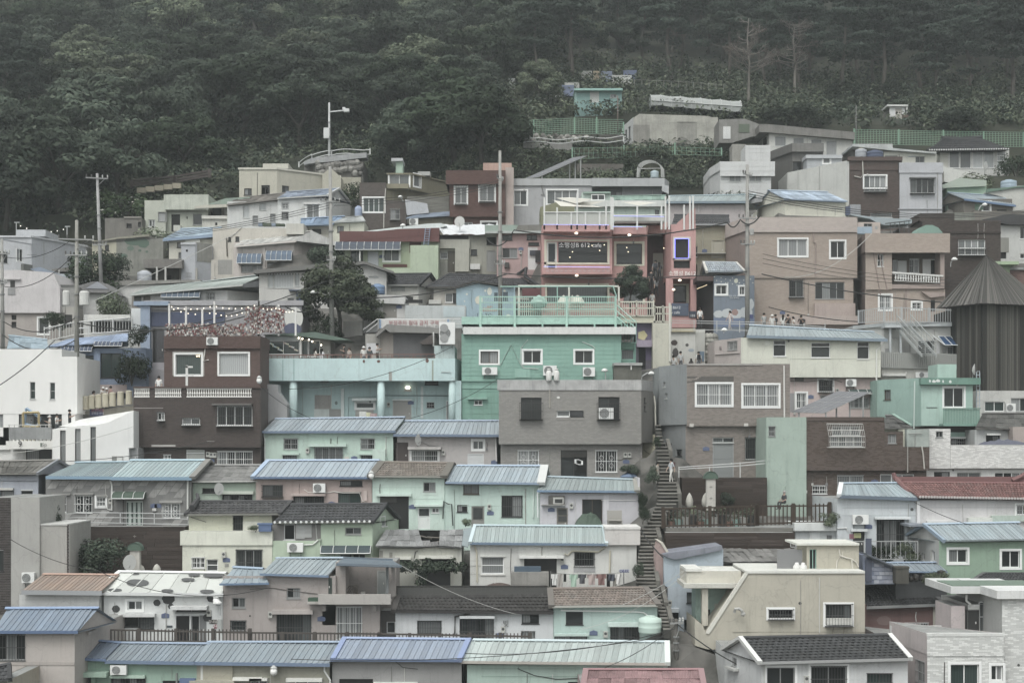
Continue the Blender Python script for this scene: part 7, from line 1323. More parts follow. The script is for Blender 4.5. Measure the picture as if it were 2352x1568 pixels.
# ============================================================ terrain
FB=[(-200,600),(0,545),(120,500),(320,440),(480,405),(560,372),(700,345),(850,330),(1000,300),(1150,265),(1250,190),(1400,165),(1600,190),(1750,235),(1960,240),(2352,245),(2600,245)]
def fbound(x):return float(np.interp(x,[p[0]for p in FB],[p[1]for p in FB]))
HC=[]
for cx,cs in((-250,((146,530),(165,440),(200,300),(250,110),(300,-40),(400,-300))),(450,((150,470),(165,400),(200,270),(250,95),(300,-45),(400,-300))),
(1176,((153,400),(165,330),(185,250),(200,200),(250,50),(300,-60),(400,-300))),(1700,((158,370),(170,310),(185,262),(200,235),(250,90),(300,-40),(400,-300))),(2352,((158,370),(170,300),(185,262),(200,240),(250,90),(300,-40),(400,-300))),(2700,((158,370),(170,300),(185,262),(200,240),(250,90),(300,-40),(400,-300)))):
 HC.append((cx,[q[0]for q in cs],[q[1]for q in cs]))
for cx in range(-300,2701,120):
 for D_ in list(range(146,260,5))+[275,290,310,335,365,400]:
  ys_=[float(np.interp(D_,h_[1],h_[2]))for h_ in HC];y_=float(np.interp(cx,[h_[0]for h_ in HC],ys_))
  if D_>=np.interp(cx,[h_[0]for h_ in HC],[h_[1][0]for h_ in HC])and y_<fbound(cx)+45:gpt((cx-1176)*D_/F,D_,CZ+(YH-y_)*D_/F)
for X in(-60,-30,0,30,60):gpt(X,68,11);gpt(X,55,5);gpt(X,40,-2)
GP=np.array(GROUND)
def gz(X,Y):
 X=np.atleast_1d(np.asarray(X,float));Y=np.atleast_1d(np.asarray(Y,float));out=np.empty(X.shape)
 for a in range(0,len(X),4000):
  dx=X[a:a+4000,None]-GP[None,:,0];dy=(Y[a:a+4000,None]-GP[None,:,1])
  far=np.clip((Y[a:a+4000,None]-150)/60,0,1)
  d2=(dx*(.55-.25*far))**2+(dy*1.)**2+.35
  w_=1/d2**2.2;out[a:a+4000]=(w_*GP[None,:,2]).sum(1)/w_.sum(1)
 return out
xs=np.concatenate([np.linspace(-500,-76,12),np.linspace(-72,72,97),np.linspace(76,500,12)])
ys=np.concatenate([np.linspace(-60,60,13),np.arange(62,176,1.1),np.arange(178,420,5),np.linspace(440,880,8)])
XX,YY=np.meshgrid(xs,ys);Z=gz(np.clip(XX.ravel(),-110,110),np.clip(YY.ravel(),38,398)).reshape(XX.shape)
Z=np.where(YY<38,Z-(38-YY)*.35,Z);Z=np.where(YY>398,Z+np.minimum(YY-398,160)*.3,Z)-.25
m=M();nx=len(xs);m.v=list(zip(XX.ravel().tolist(),YY.ravel().tolist(),Z.ravel().tolist()))
for j in range(len(ys)-1):
 for i in range(nx-1):
  a=j*nx+i;m.f.append((a,a+1,a+nx+1,a+nx));Xc,Yc=xs[i],ys[j]
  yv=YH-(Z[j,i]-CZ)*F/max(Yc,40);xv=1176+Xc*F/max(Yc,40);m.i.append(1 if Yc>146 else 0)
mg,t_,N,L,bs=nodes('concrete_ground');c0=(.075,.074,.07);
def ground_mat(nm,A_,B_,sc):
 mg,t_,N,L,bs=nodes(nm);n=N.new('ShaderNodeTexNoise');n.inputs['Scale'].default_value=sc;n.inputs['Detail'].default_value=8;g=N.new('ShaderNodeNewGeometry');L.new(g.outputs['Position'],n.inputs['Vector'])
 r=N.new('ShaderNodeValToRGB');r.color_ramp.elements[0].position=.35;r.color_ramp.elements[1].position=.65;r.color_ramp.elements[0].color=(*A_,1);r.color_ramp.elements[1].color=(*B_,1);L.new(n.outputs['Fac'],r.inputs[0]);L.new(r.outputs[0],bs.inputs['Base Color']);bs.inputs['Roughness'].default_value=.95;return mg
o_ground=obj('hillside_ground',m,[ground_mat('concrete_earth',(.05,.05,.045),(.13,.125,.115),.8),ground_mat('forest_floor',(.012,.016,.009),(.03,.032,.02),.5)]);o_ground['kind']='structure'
# ============================================================ trees
LEAF={'broad':leafm('leaf_broad',(.022,.032,.024),(.055,.07,.05),(.085,.097,.074)),'pine':leafm('leaf_pine',(.018,.028,.022),(.046,.061,.048)),'light':leafm('leaf_light',(.055,.07,.047),(.115,.135,.09),(.16,.17,.125)),
'dark':leafm('leaf_dark',(.014,.022,.014),(.036,.05,.03)),'dry':leafm('leaf_dry',(.06,.052,.045),(.11,.095,.085)),'flower':leafm('leaf_flower',(.03,.05,.025),(.07,.1,.05),(.6,.6,.55))}
BARK=mat('45413b','c');PALE=mat('7b756d','c')
def leaves(m,rng,c,r,n,s,flat=0.):
 """n leaf sprays spread through an ellipsoid, denser towards its skin"""
 for _ in range(n):
  while True:
   p=V((rng.uniform(-1,1),rng.uniform(-1,1),rng.uniform(-1,1)))
   if.05<p.length<1:break
  p=p.normalized()*(.45+.55*rng.random()**.5)
  q=V(c)+V((p.x*r[0],p.y*r[1],p.z*r[2]));nrm=(p+V((rng.uniform(-.5,.5),rng.uniform(-.5,.5),rng.uniform(-.1,.9)))).normalized()
  u=nrm.cross(V((rng.uniform(-1,1),rng.uniform(-1,1),rng.uniform(-1,1)))).normalized();w_=nrm.cross(u);ss=s*rng.uniform(.6,1.35)
  m.q([q-u*ss-w_*ss*.35,q+u*ss*.2-w_*ss*.6,q+u*ss+nrm*ss*.2,q+u*ss*.1+w_*ss*.55])
def limb(m,p,d,L_,r,rng,dep,out):
 q=p+d*L_;m.tube([p,p.lerp(q,.5)+V((rng.uniform(-.05,.05)*L_,rng.uniform(-.05,.05)*L_,0)),q],r,5,r2=r*.62,cap=False);out.append(q)
 if dep:
  for _ in range(rng.choice((2,3))):
   d2=(d+V((rng.uniform(-.8,.8),rng.uniform(-.8,.8),rng.uniform(-.15,.6)))).normalized();limb(m,p.lerp(q,rng.uniform(.6,1)),d2,L_*rng.uniform(.5,.75),r*.55,rng,dep-1,out)
def tree_mesh(kind,seed):
 """a tree about 10 m tall at the origin: (trunk M, crown M)"""
 g=random.Random(seed);t,c=M(),M();tips=[]
 if kind=='broad':
  H=2.6;t.tube([V((0,0,-1.5)),V((g.uniform(-.2,.2),0,H*.5)),V((g.uniform(-.3,.3),0,H))],.26,7,r2=.17)
  for k in range(5):a=k*1.257+g.random();limb(t,V((0,0,H*g.uniform(.7,1))),V((math.cos(a)*.8,math.sin(a)*.8,.9)).normalized(),2.4,.12,g,1,tips)
  for k in range(24 if seed<10 else 44):a=g.random()*6.283;r=4.*math.sqrt(g.random());z=7.-.26*r*r+g.uniform(-1.3,.7);leaves(c,g,(r*math.cos(a),r*math.sin(a),max(1.9,z)),(g.uniform(1.,1.8),g.uniform(1.,1.8),g.uniform(.5,.9)),260,.19)
 elif kind=='pine':
  H=10.5;w_=[V((g.uniform(-.35,.35),g.uniform(-.35,.35),z))for z in(-1.5,3,6,8.5,H)];t.tube(w_,.2,7,r2=.06)
  for k in range(24):z=g.uniform(4.6,10.8);a=g.random()*6.283;r=g.uniform(.5,3.1)*(1-(z-4.6)/9);e=V((r*math.cos(a),r*math.sin(a),z));t.tube([V((0,0,z-.6)),e],.05,4,r2=.02,cap=False);leaves(c,g,e,(g.uniform(.9,1.6),g.uniform(.9,1.6),g.uniform(.26,.45)),170,.17)
 elif kind=='bare':
  H=9;t.tube([V((0,0,-1)),V((.2,0,4)),V((-.2,0,7)),V((.1,0,H))],.15,7,r2=.04)
  for k in range(24):z=g.uniform(3.2,9);a=g.random()*6.283;limb(t,V((0,0,z)),V((math.cos(a),math.sin(a),g.uniform(.1,.6))).normalized(),1.8*(1.25-z/12),.05,g,2,tips)
  for p in tips:leaves(c,g,p,(.4,.4,.2),9,.07)
 elif kind=='shrub':
  for k in range(4):a=k*1.57+g.random();t.tube([V((0,0,-.4)),V((math.cos(a)*.5,math.sin(a)*.5,1.2))],.05,4,r2=.02)
  for k in range(10):a=g.random()*6.283;r=1.15*math.sqrt(g.random());leaves(c,g,(r*math.cos(a),r*math.sin(a),.95+g.uniform(-.6,.7)-.3*r),(g.uniform(.5,.9),g.uniform(.5,.9),g.uniform(.45,.7)),190,.095)
 return t,c
PR={};Y_LIM=True
def proto(kind,seed,leaf):
 k=(kind,seed,leaf)
 if k not in PR:
  t,c=tree_mesh(kind,seed);PR[k]=(mesh('trunk',t,[PALE if kind=='bare' else(mat('544e48','c')if kind=='pine' else BARK)]),mesh('crown',c,[LEAF[leaf]]))
 return PR[k]
def tree(name,label,p,kind,seed,leaf,sc,group,wide=1.):
 tm,cm=proto(kind,seed,leaf);t=thing(name,label,'tree' if 'shrub' not in name and 'bush' not in name else 'shrub',p,group)
 for nm,me in(('trunk',tm),('crown',cm)):o=obj(nm,me,[],t)
 if kind=='shrub' and Y_LIM:sc*=.62
 t.scale=(sc*wide,sc*wide,sc);t.rotation_euler=(0,0,R.random()*6.283);return t
# the wood on the hill: rows of trees up the slope, nearest first
NT=0;BK=[]
LB={'broad':'broadleaf tree with a dense domed crown, one of many in the hillside wood','light':'paler broadleaf tree with loose crown, one of many in the hillside wood','pine':'dark pine with flat needle pads and bare trunk, one of many in the hillside wood'}
cand=[]
D_=150.
while D_<282:
 x_=-70-(D_-150)*.0
 xw=1250*D_/F+6;X_=-xw
 while X_<xw:
  cand.append((X_+R.uniform(-2,2),D_+R.uniform(-2.5,2.5)));X_+=R.uniform(6.,9.2)
 D_+=7.6
zz=gz([c_[0]for c_ in cand],[c_[1]for c_ in cand])
for(X_,Y_),z_ in zip(cand,zz):
 xv,yv=1176+X_*F/Y_,YH-(z_-CZ)*F/Y_
 if yv>fbound(xv)-4 or yv<-75:continue
 if 1130<xv<1800 and yv>215:continue
 piney=(xv>1050 and R.random()<.2+(xv-1050)/900)or(xv<=1050 and R.random()<.08)
 lf='pine' if piney else R.choices(('broad','light','dark'),(5,2.4,2))[0];kind='pine' if piney else 'broad'
 sc=R.uniform(.9,1.25)*(1.15 if piney else R.uniform(.8,1.3));wd=R.uniform(.9,1.2)if not piney else R.uniform(.95,1.35)
 if NT<300:
  NT+=1;tree('pine_tree' if piney else 'broadleaf_tree',LB['pine' if piney else('light' if lf=='light' else 'broad')]if lf!='dark' else 'very dark broadleaf tree, one of many in the hillside wood',(X_,Y_,z_-.4),kind,R.randrange(3),lf,sc,'pines of the hillside wood' if piney else('pale trees of the hillside wood' if lf=='light' else('dark trees of the hillside wood' if lf=='dark' else 'broadleaf trees of the hillside wood')),wd)
 else:
  cm=proto(kind,R.randrange(3),lf)[1];A_=np.empty(len(cm.vertices)*3,'f');cm.vertices.foreach_get('co',A_);A_=A_.reshape(-1,4,3)[::2];c_=A_.mean(1,keepdims=True);A_=(c_+(A_-c_)*1.4)*np.array([sc*wd,sc*wd,sc]);an=R.random()*6.283
  BK.append(np.stack([A_[...,0]*math.cos(an)-A_[...,1]*math.sin(an)+X_,A_[...,0]*math.sin(an)+A_[...,1]*math.cos(an)+Y_,A_[...,2]+z_-.4],-1).reshape(-1,3))
print('forest',NT,len(BK))
if BK:
 vv=np.concatenate(BK).astype('f');n_=len(vv);me=bpy.data.meshes.new('forest');me.vertices.add(n_);me.vertices.foreach_set('co',vv.ravel());me.loops.add(n_);me.loops.foreach_set('vertex_index',np.arange(n_,dtype='i'));me.polygons.add(n_//4);me.polygons.foreach_set('loop_start',np.arange(0,n_,4,dtype='i'));me.update(calc_edges=True);me.materials.append(LEAF['pine']);obj('forest',me,[],kind='stuff')
# undergrowth: leafy cover over the open parts of the slope
CLR=((1425,1665,262,345,167),(1318,1434,200,250,181),(1480,1715,215,268,177),(2030,2095,236,282,185),(1180,1430,275,345,159),(1960,2352,295,345,159),(700,850,340,400,157))
clear=lambda xv,yv,D_,e=0:not any(a-e<xv<b and c-6<yv-e<d+e and D_<q for a,b,c,d,q in CLR)
und={k:M()for k in('broad','light','dark')}
cand=[]
for _ in range(5200):
 D_=R.uniform(140,225);xw=1230*D_/F;cand.append((R.uniform(-xw,xw),D_))
zz=gz([c_[0]for c_ in cand],[c_[1]for c_ in cand])
for(X_,Y_),z_ in zip(cand,zz):
 xv,yv=1176+X_*F/Y_,YH-(z_-CZ)*F/Y_;fb=fbound(xv)
 lim=85 if xv<560 else(25 if xv<800 else(10 if xv<1150 else(0 if xv<1200 else(190 if xv<1650 else 62))))
 if yv>fb+lim or yv<fb-130:continue
 if not clear(xv,yv,Y_):continue
 g=R;k=R.choices(('broad','light','dark'),(3,6,1)if xv>1150 or yv>fb+10 else(4,3,2))[0];h=R.choice((.5,.8,1.2,1.9 if yv<fb+8 else 1.))
 leaves(und[k],g,(X_,Y_,z_+h*.55),(R.uniform(.9,1.7),R.uniform(.9,1.5),h),34,.24)
cand=[(R.uniform(-20,26),R.uniform(147,173))for _ in range(4200)]
for(X_,Y_),z_ in zip(cand,gz([c_[0]for c_ in cand],[c_[1]for c_ in cand])):
 xv,yv=1176+X_*F/Y_,YH-(z_-CZ)*F/Y_
 if 1130<xv<1680 and 335<yv<430 or 780<xv<1180 and 325<yv<420 or 1640<xv<1700 and 270<yv:h=R.choice((.3,.5,.8));clear(xv,yv,Y_)and leaves(und[R.choices(('broad','light','dark'),(3,6,1))[0]],R,(X_,Y_,z_+h*.5),(R.uniform(.7,1.2),R.uniform(.7,1.2),h),30,.17)
for k,nm in(('broad','undergrowth'),('light','vine_cover'),('dark','dark_undergrowth')):obj(nm,und[k],LEAF[k],kind='stuff')
def place(t,x,y,D_):
 if D_<140:return pt(t,x,y,D_)
 ds=np.linspace(D_-14,D_+34,97);P=[pt(t,x,y,d)for d in ds];g=gz([p.x for p in P],[p.y for p in P]);k=next((i for i,p in enumerate(P)if p.z<=g[i]),None)
 return P[k]if k else pt(t,x,y,D_)
# single trees and shrubs that stand out
for nm,lab,t,x,y,D_,kd,sd_,lf,sc,wd in(
('broadleaf_tree','big dark leafy tree standing behind the olive brown brick house','11',1750,900,160,'broad',11,'dark',1.25,1.25),
('broadleaf_tree','second dark leafy tree beside the peach roof hut, above the grey house','11',1985,870,161,'broad',12,'dark',1.1,1.05),
('broadleaf_tree','leafy tree leaning beside the curved stone wall','11',1330,900,163,'broad',13,'broad',.95,.9),
('broadleaf_tree','dark green street tree in front of the off white house, behind the lamp pole','12',765,1240,121,'broad',14,'light',.76,1.05),
('bush','roundish dark bush on the street beside the shop kiosk roof','12',660,1290,120,'shrub',4,'dark',1.5,1.),
('small_tree','small tree in front of the pink cafe, between cafe window and stairs','22',1120,1010,122.5,'broad',15,'broad',.42,.8),
('shrub','thin shrub in front of the cream block house','11',560,1130,150,'shrub',5,'broad',2.2,1.2),
('shrub','flowering bush in the gap beside the brown brick house','11',870,1230,148.5,'shrub',6,'flower',2.,.9),
('small_tree','small tree beside the beige house with blue awnings','12',690,690,137,'shrub',7,'broad',2.,1.1),
('dead_tree','tall bare dead pine at the edge of the wood','21',2130,360,205,'bare',1,'dry',1.25,1.),
('dead_tree','brown withered conifer with spreading branches at the edge of the wood','31',280,290,200,'bare',2,'dry',1.1,1.35),
('tree','leafy tree growing beside the teal garden hut','21',330,370,180,'broad',16,'light',.75,.9),
('tree','dark young tree overgrowing the end of the concrete box house','21',1830,440,172,'shrub',8,'dark',2.,1.),
('bush','green bush growing in front of the white tunnel greenhouse','21',1590,425,174,'shrub',9,'broad',1.9,1.1),
('bush','dark conifer bush beside the hoop frame on the grey roof','21',1090,985,153,'shrub',10,'dark',2.,1.),
('bush','weeds at the lower end of the stone stairs by the alley wall','24',1190,640,89,'shrub',37,'broad',.7,.6),('bush','weeds growing over the stair edge below the lavender house','24',1225,180,95.2,'shrub',38,'dark',.8,.7),('bush','shrub leaning over the stairs beside the yellow side wall','23',1320,1230,99,'shrub',39,'broad',.9,.7),('bush','weeds on the wall side halfway up the stone stairs','23',1350,930,102.8,'shrub',40,'dark',.6,.5),
('bush','ivy bush hanging over the blue glass shop','02',1130,1640,115.6,'shrub',11,'dark',2.2,.75),
('bush','second ivy clump at the top corner of the blue glass shop','02',1190,1330,115.4,'shrub',12,'dark',1.2,.8),
('tree','dark bushy tree between the utility poles beside the lavender house','02',790,830,133,'shrub',13,'dark',2.7,1.),
('tree','dark bushy tree right of the tall grey utility pole','02',960,800,134,'shrub',14,'broad',2.1,1.),
('bush','creeper mound covering the abandoned plastered house','02',1320,600,142,'shrub',15,'light',2.4,1.),
('bush','bush with white blossoms on the slope above the grey hut','02',1080,250,148,'shrub',16,'flower',2.4,1.5),
('bush','dark round bush beside the beige ground floor','02',460,1200,124.5,'shrub',17,'dark',1.2,1.),
('bush','wispy shrub by the small pyramid roofed house','02',1000,1080,128,'shrub',18,'light',2.1,.8),
('bush','shrub beside the tall grey rendered house, at its top','04',420,190,91.5,'shrub',19,'broad',1.1,.7),
('tree','small tree in front of the dark timber wall','04',840,600,91.5,'shrub',20,'broad',1.7,1.25),
('bush','creeper against the dark timber wall beside the rendered house','04',640,600,91.2,'shrub',21,'dark',1.2,.8),
('bush','potted shrub by the laundry line of the white house','24',370,745,92,'shrub',22,'broad',.5,1.1),
('bush','flower pots greenery behind the steel railing of the light blue house','34',1230,500,93,'shrub',23,'light',1.1,.9),
('bush','dark potted plants behind the steel railing of the light blue house','34',1010,505,93.1,'shrub',24,'dark',.9,1.1),
('bush','plants growing over the roof edge of the little white hut','34',580,200,94.3,'shrub',25,'light',.7,1.1),
('bush','green plants with blue sacks at the corner of the grey brick house','23',1130,1170,103.5,'shrub',26,'broad',.6,1.4),
('bush','ivy hanging down the wall beside the stairs','23',1215,1440,99.5,'shrub',27,'dark',.95,.5),
('bush','grass tuft plant among the jars beside the cinder block hut','34',1490,712,87.8,'shrub',28,'light',.7,1.2),
('bush','cactus like plants in the blue tub on the cream house terrace','14',50,262,92.9,'shrub',29,'light',.38,1.4),
('bush','pot plant beside the pale aqua house roof edge','14',1850,215,95.5,'shrub',30,'light',.4,1.1),
('bush','small green plants behind the dark timber deck, beside the sculptures','23',1960,1430,99,'shrub',31,'broad',.75,.8),
('bush','grape vines beside the bright green house','31',1850,1120,141.8,'shrub',32,'light',1.8,1.3),
('bush','shrubs in front of the glass doors of the tiled pavilion','31',1830,950,151,'shrub',33,'broad',1.5,1.6),
('bush','leafy garden shrub beside the white terrace wall at the upper edge','31',2180,960,151,'shrub',34,'dark',1.9,1.2),
('bush','feathery bush at the foot of the pines','31',690,330,196,'shrub',35,'dark',2.8,1.1),('bush','second feathery bush at the foot of the pines, near the garden shed','31',1110,320,196,'shrub',36,'dark',2.5,1.1),('bush','third feathery bush at the foot of the pines, beyond the shed','31',1640,330,196,'shrub',35,'dark',2.6,1.1),
('bush','garden bush on the terraces left of the street light on the slope','31',300,560,176,'shrub',36,'broad',2.6,1.6),('bush','weedy bush on the terraces beyond the barrels','31',1750,560,178,'shrub',34,'broad',2.2,1.6)):
 tree(nm,lab,place(t,x,y,D_),kd,sd_,lf,sc,'single trees and shrubs',wd)
m=M()
for k in range(26):leaves(m,R,pt('14',1250+k*23,560+R.uniform(-28,28)+(40 if k in(9,10,11)else 0),92.2+R.uniform(-.3,.3)),(.35,.3,.35),60,.1)
for k in range(5):leaves(m,R,pt('14',1470+R.uniform(-25,25),620+k*22,92.2),(.25,.25,.3),50,.1)
v_=obj('grape_vine',m,LEAF['broad'],loc=pt('14',1470,740,92.2));tag(v_,'grape vine trained along the front of the derelict cream house','vine','single trees and shrubs')
# ============================================================ fences, poles, cables
def run(name,label,cat,pts,hx,bar=.0,post=0.,rails=(0,1),bw=.03,pw=.09,rw=.05,grp=SG,bname='rail_bar',wob=0,bd=None):
 """a fence along pts = (tile, x, y top, y foot, depth): bars every bar metres, posts every post metres"""
 P=[(pt(t,x,y1,D),pt(t,x,y0,D))for t,x,y0,y1,D in pts];t=thing(name,label,cat,P[len(P)//2][0],grp);mt=mat(hx,'s');nb=0;ms={}
 for(a0,a1),(c0,c1)in zip(P[:-1],P[1:]):
  L_=(c0-a0).length;d=(c0-a0).normalized();H=(a1-a0).length
  for q in rails:
   m=M();s0,s1=a0.lerp(a1,q),c0.lerp(c1,q)
   if wob:n_=int(L_/.5);m.tube([s0.lerp(s1,k/n_)+V((0,0,wob*math.sin(k*.5/2.4*3.14)))for k in range(n_+1)],rw/2,5)
   else:m.box(s0+V((0,-rw/2,-rw/2)),s1-s0,(0,rw,0),(0,0,rw))
   obj('rail',m,mt,t)
  for st,w_,nm in((post,pw,'post'),(bar,bw,bname)):
   if not st:continue
   n_=max(1,int(L_/st));m=M();hh=H*(1.06 if nm=='post' else 1);m.box((-w_/2,-w_/2,0),(w_,0,0),(0,w_ if not bd else bd,0),(0,0,hh));me=mesh(nm,m,[mt])
   for k in range(n_+1 if nm=='post' else n_):o=obj(nm,me,[],t);o.location=a0.lerp(c0,k/n_ if nm=='post' else(k+.5)/n_)-BASE
 return t
run('timber_fence','long dark timber fence in front of the spotted and taupe houses','fence',[('04',875,1105,1215,83),('14',0,1132,1215,83),('14',1110,1142,1215,83.2),('24',260,1165,1210,83.6)],'4f4843',.2,1.7,(.06,.97),.06,.18,.09,bname='slat')
run('timber_railing','dark timber railing of the deck terrace beside the stairs','railing',[('23',1398,1462,1632,95),('33',-40,1440,1612,95),('33',585,1435,1590,95)],'45392f',.26,2.1,(.1,.97),.07,.2,.1,bname='slat')
run('steel_railing','thin steel railing above the dark timber wall of the slate clad house','railing',[('04',508,120,195,95),('04',740,102,192,94.4),('04',1615,116,212,94.4)],'a9acad',0,1.9,(.05,.55,1),rw=.05,pw=.05)
run('steel_railing','grey steel railing with planters in front of the light blue house','railing',[('34',250,352,400,92.4),('34',880,352,508,92.2),('34',1340,350,510,92.2)],'9a9c9b',.3,1.6,(.03,1),.025,.05,.05)
run('stainless_handrail','shiny handrail rising in front of the taupe brick house','railing',[('23',1535,1110,1200,100.6),('23',2060,1075,1200,100.6),('33',45,1052,1185,100.6)],'b9bcbc',0,1.4,(.82,1),rw=.05,pw=.05)
run('street_handrail','steel street handrail in front of the mural house and the crowd','railing',[('22',1470,1140,1235,119.4),('22',2252,1155,1245,119.2),('32',545,1195,1260,119)],'a3a5a4',0,1.5,(.2,.8,1),rw=.05,pw=.06)
run('rust_railing','rusty red frame railing along the shop terrace of the aqua house','railing',[('13',115,150,186,113.05),('13',1585,142,180,113.05)],'7a544c',.42,1.6,(0,1),.035,.06,.06)
run('roof_railing','pale blue railing round the terrace roof of the white stair house','railing',[('32',830,1058,1160,119.5),('32',1050,1030,1150,117),('32',1200,1030,1150,117),('32',1675,1055,1158,117.3)],'9fa6aa',.2,2.2,(0,1),.04,.08,.06)
run('corrugated_fence','grey corrugated metal fence along the lower terrace of the white stair house','fence',[('32',1030,1415,1545,116.1),('32',1830,1440,1560,116.1)],'90938f',.15,2.6,(0,1),.12,.08,.06,bname='slat')
run('green_mesh_fence','long green mesh fence on the terraces below the pine wood','fence',[('31',795,575,700,161),('31',1560,592,712,161),('31',2252,600,725,161)],'6d9a80',.32,3.6,(0,.12,.25,.37,.5,.62,.75,.87,1),.03,.14,.035)
run('green_mesh_fence','green mesh fence on the stone wall behind the big leafy trees','fence',[('21',-60,512,640,160),('21',640,478,612,160),('21',830,490,610,161),('21',1060,490,640,161)],'6d9a80',.32,3.7,(0,.12,.25,.37,.5,.62,.75,.87,1),.03,.14,.035)
run('green_mesh_fence','lower green mesh fence in the scrub below the concrete box house','fence',[('21',620,735,830,157),('21',1500,725,790,159),('21',1900,740,800,159)],'6d9a80',.5,4.2,(0,.5,1),.03,.14,.03)
run('wavy_guardrail','white wavy guard rail along the stone wall under the green fence','railing',[('21',205,655,690,158.2),('21',620,650,690,158.2),('21',1060,630,680,159)],'b5b8b8',0,3.2,(.1,.9),rw=.09,pw=.12,wob=.12)
run('wavy_guardrail','white wavy guard rail along the curved stone wall','railing',[('11',420,855,900,160),('11',530,790,840,158.3),('11',700,755,805,158.3),('11',1030,735,790,158.3)],'b5b8b8',0,3.4,(.2,.9),rw=.09,pw=.12,wob=.12)
run('timber_fence','brown plank fence at the dark foot of the wood','fence',[('01',1130,1010,1075,155),('01',1500,975,1050,156),('01',1800,925,990,157)],'4b423f',0,2.6,(.3,.6,.95),rw=.2,pw=.3)
run('timber_fence','low sandy concrete kerb wall under the brown plank fence','fence',[('01',1180,1085,1130,153.5),('01',1560,1035,1080,154.5)],'8f8670',.9,0,(),.88,.1,bname='kerb_block',bd=.4)
run('bamboo_trellis','rows of thin pale trellis sticks on the garden slope','fence',[('21',1060,140,190,190),('21',1500,155,215,190),('21',1950,190,250,190)],'7d7f79',.9,0,(.9,),.05,.05,.03)
for k in range(8):
 t=thing('bollard','sandy yellow concrete bollard on the street wall, number counted from the white cube house'.replace('number counted',['first','second','third','fourth','fifth','sixth','seventh','eighth'][k]+' one counted'),'bollard',pt('03',(680,733,786,845,905,965,1034,1106)[k],615-k*8,109.6),'sandy bollards along the street');m=M();m.lathe([(.24,-.1),(.24,.8),(.2,.86)],BASE,12);obj('shaft',m,mat('aaa288'),t);m=M();m.lathe([(.26,.8),(.25,.88),(.1,.93)],BASE,12);obj('cap',m,mat('b3ab92'),t)
PG='utility poles'
def pole(lab,t,x,y0,y1,D_,r,h='8f908c',arms=(),t0=None,box=(),name='utility_pole',dx=0):
 p=pt(t,x,y1,D_);q=pt(t0 or t,x+dx,y0,D_);o=thing(name,lab,'pole',p,PG);m=M();m.tube([p-V((0,0,1.5)),q],r,10,r2=r*.6);obj('shaft',m,mat(h,'c'),o,smooth=True)
 for f_,L_,ang in arms:
  c=p.lerp(q,f_);d=V((math.cos(ang),math.sin(ang),0));m=M();m.box(c-d*L_/2-V((0,.2,0)),d*L_,(0,.08,0),(0,0,.1));m.tube([c-V((0,.15,.7)),c+d*L_*.35-V((0,.15,0))],.02,4);ar=obj('crossarm',m,mat('8b8d8c','m'),o)
  for k in(-.48,-.25,.25,.48):m=M();m.lathe([(.03,0),(.07,.08),(.05,.14),(.07,.2),(.03,.27)],c+d*L_*k-V((0,.16,-.1)),7);obj('insulator',m,mat('a5a7a5' if k>0 else '5b5a58','s'),ar)
 for f_,ox,w_,hh,hx in box:c=p.lerp(q,f_)+V((ox,-.15,0));m=M();m.lathe([(w_/2,0),(w_/2,hh*.9),(w_*.35,hh)],c,12);obj('transformer',m,mat(hx,'s'),o)
 m=M();[m.lathe([(r*1.1,0),(r*1.1,.08)],p.lerp(q,k),8)for k in(.35,.5,.62)];obj('band',m,mat('77797a','m'),o);return o
pole('grey utility pole with transformers in front of the blue glass shop','02',658,280,1560,112,.2,'8d8c84',((.865,2.6,.2),(.76,1.6,.1)),box=((.43,-.75,.55,1.1,'b3b4b1'),(.43,.62,.75,1.05,'b7b8b5')))
pole('tall slim grey utility pole rising from the dark bushes','02',872,-620+500,830,132,.19,'99999a',((.95,1.9,.3),(.35,1.2,0)),dx=-38)
pole('utility pole beside the leafy street tree','12',705,-180,1290,119,.21,'94938f',((.79,1.6,.4),(.45,.7,.2)),dx=-18)
pole('utility pole between the blue mural house and the pink house','12',2148,-315,1080,123.6,.2,'92918c',((.82,1.4,1.2),(.3,.8,.4)),dx=-4)
pole('utility pole with many wires in front of the mural house','22',2122,-195,1180,121.6,.21,'92918c',((.93,1.5,.9),(.66,1.6,.3),(.5,1.2,.2)),box=((.56,.35,.35,.5,'9a9a97'),))
pole('utility pole at the picture edge beside the pinkish white house','02',26,440,1400,115,.17,'8b8b86',((.86,1.2,.2),(.6,.8,.1)),dx=-10)
pole('short dark wooden utility pole in the alley beside the blue shack','24',1512,1015,1440,83.4,.16,'5f5d58',((.9,.8,.3),))
pole('slim lamp pole on the garden slope below the pines','31',812,370,590,171,.09,'6c6d6a',name='slope_pole');pole('thin brown pole beside the teal garden hut','21',1010,285,490,176,.1,'6d5f57',name='slope_pole')
o=pole('white camera mast on the curved stone wall at the wood edge','11',680,345,800,160,.16,'b5b8ba',name='camera_mast');m=M();m.tube([pt('11',690,424,160),pt('11',815,412,160)],.07,6);m.cbox(pt('11',828,412,160),.6,.4,.35);m.cbox(pt('11',806,398,160),.3,.3,.3);obj('camera_arm',m,mat('bfc2c3','s'),o);m=M();m.cbox(pt('11',657,607,159.8),.6,.4,1.1);obj('control_box',m,mat('b9bcbd','s'),o)
def lampd(lab,pts,D_,r=.05):
 P=[pt(*q,D_)for q in pts];o=thing('street_lamp',lab,'street lamp',P[0],'street lamps');m=M();m.tube(P,r,6);obj('arm',m,mat('9c9fa0','m'),o);m=M();e=P[-1];m.lathe([(.1,.1),(.24,-.02),(.26,-.1),(.12,-.16)],e,10);obj('lamp_head',m,mat('c5c7c5','s'),o)
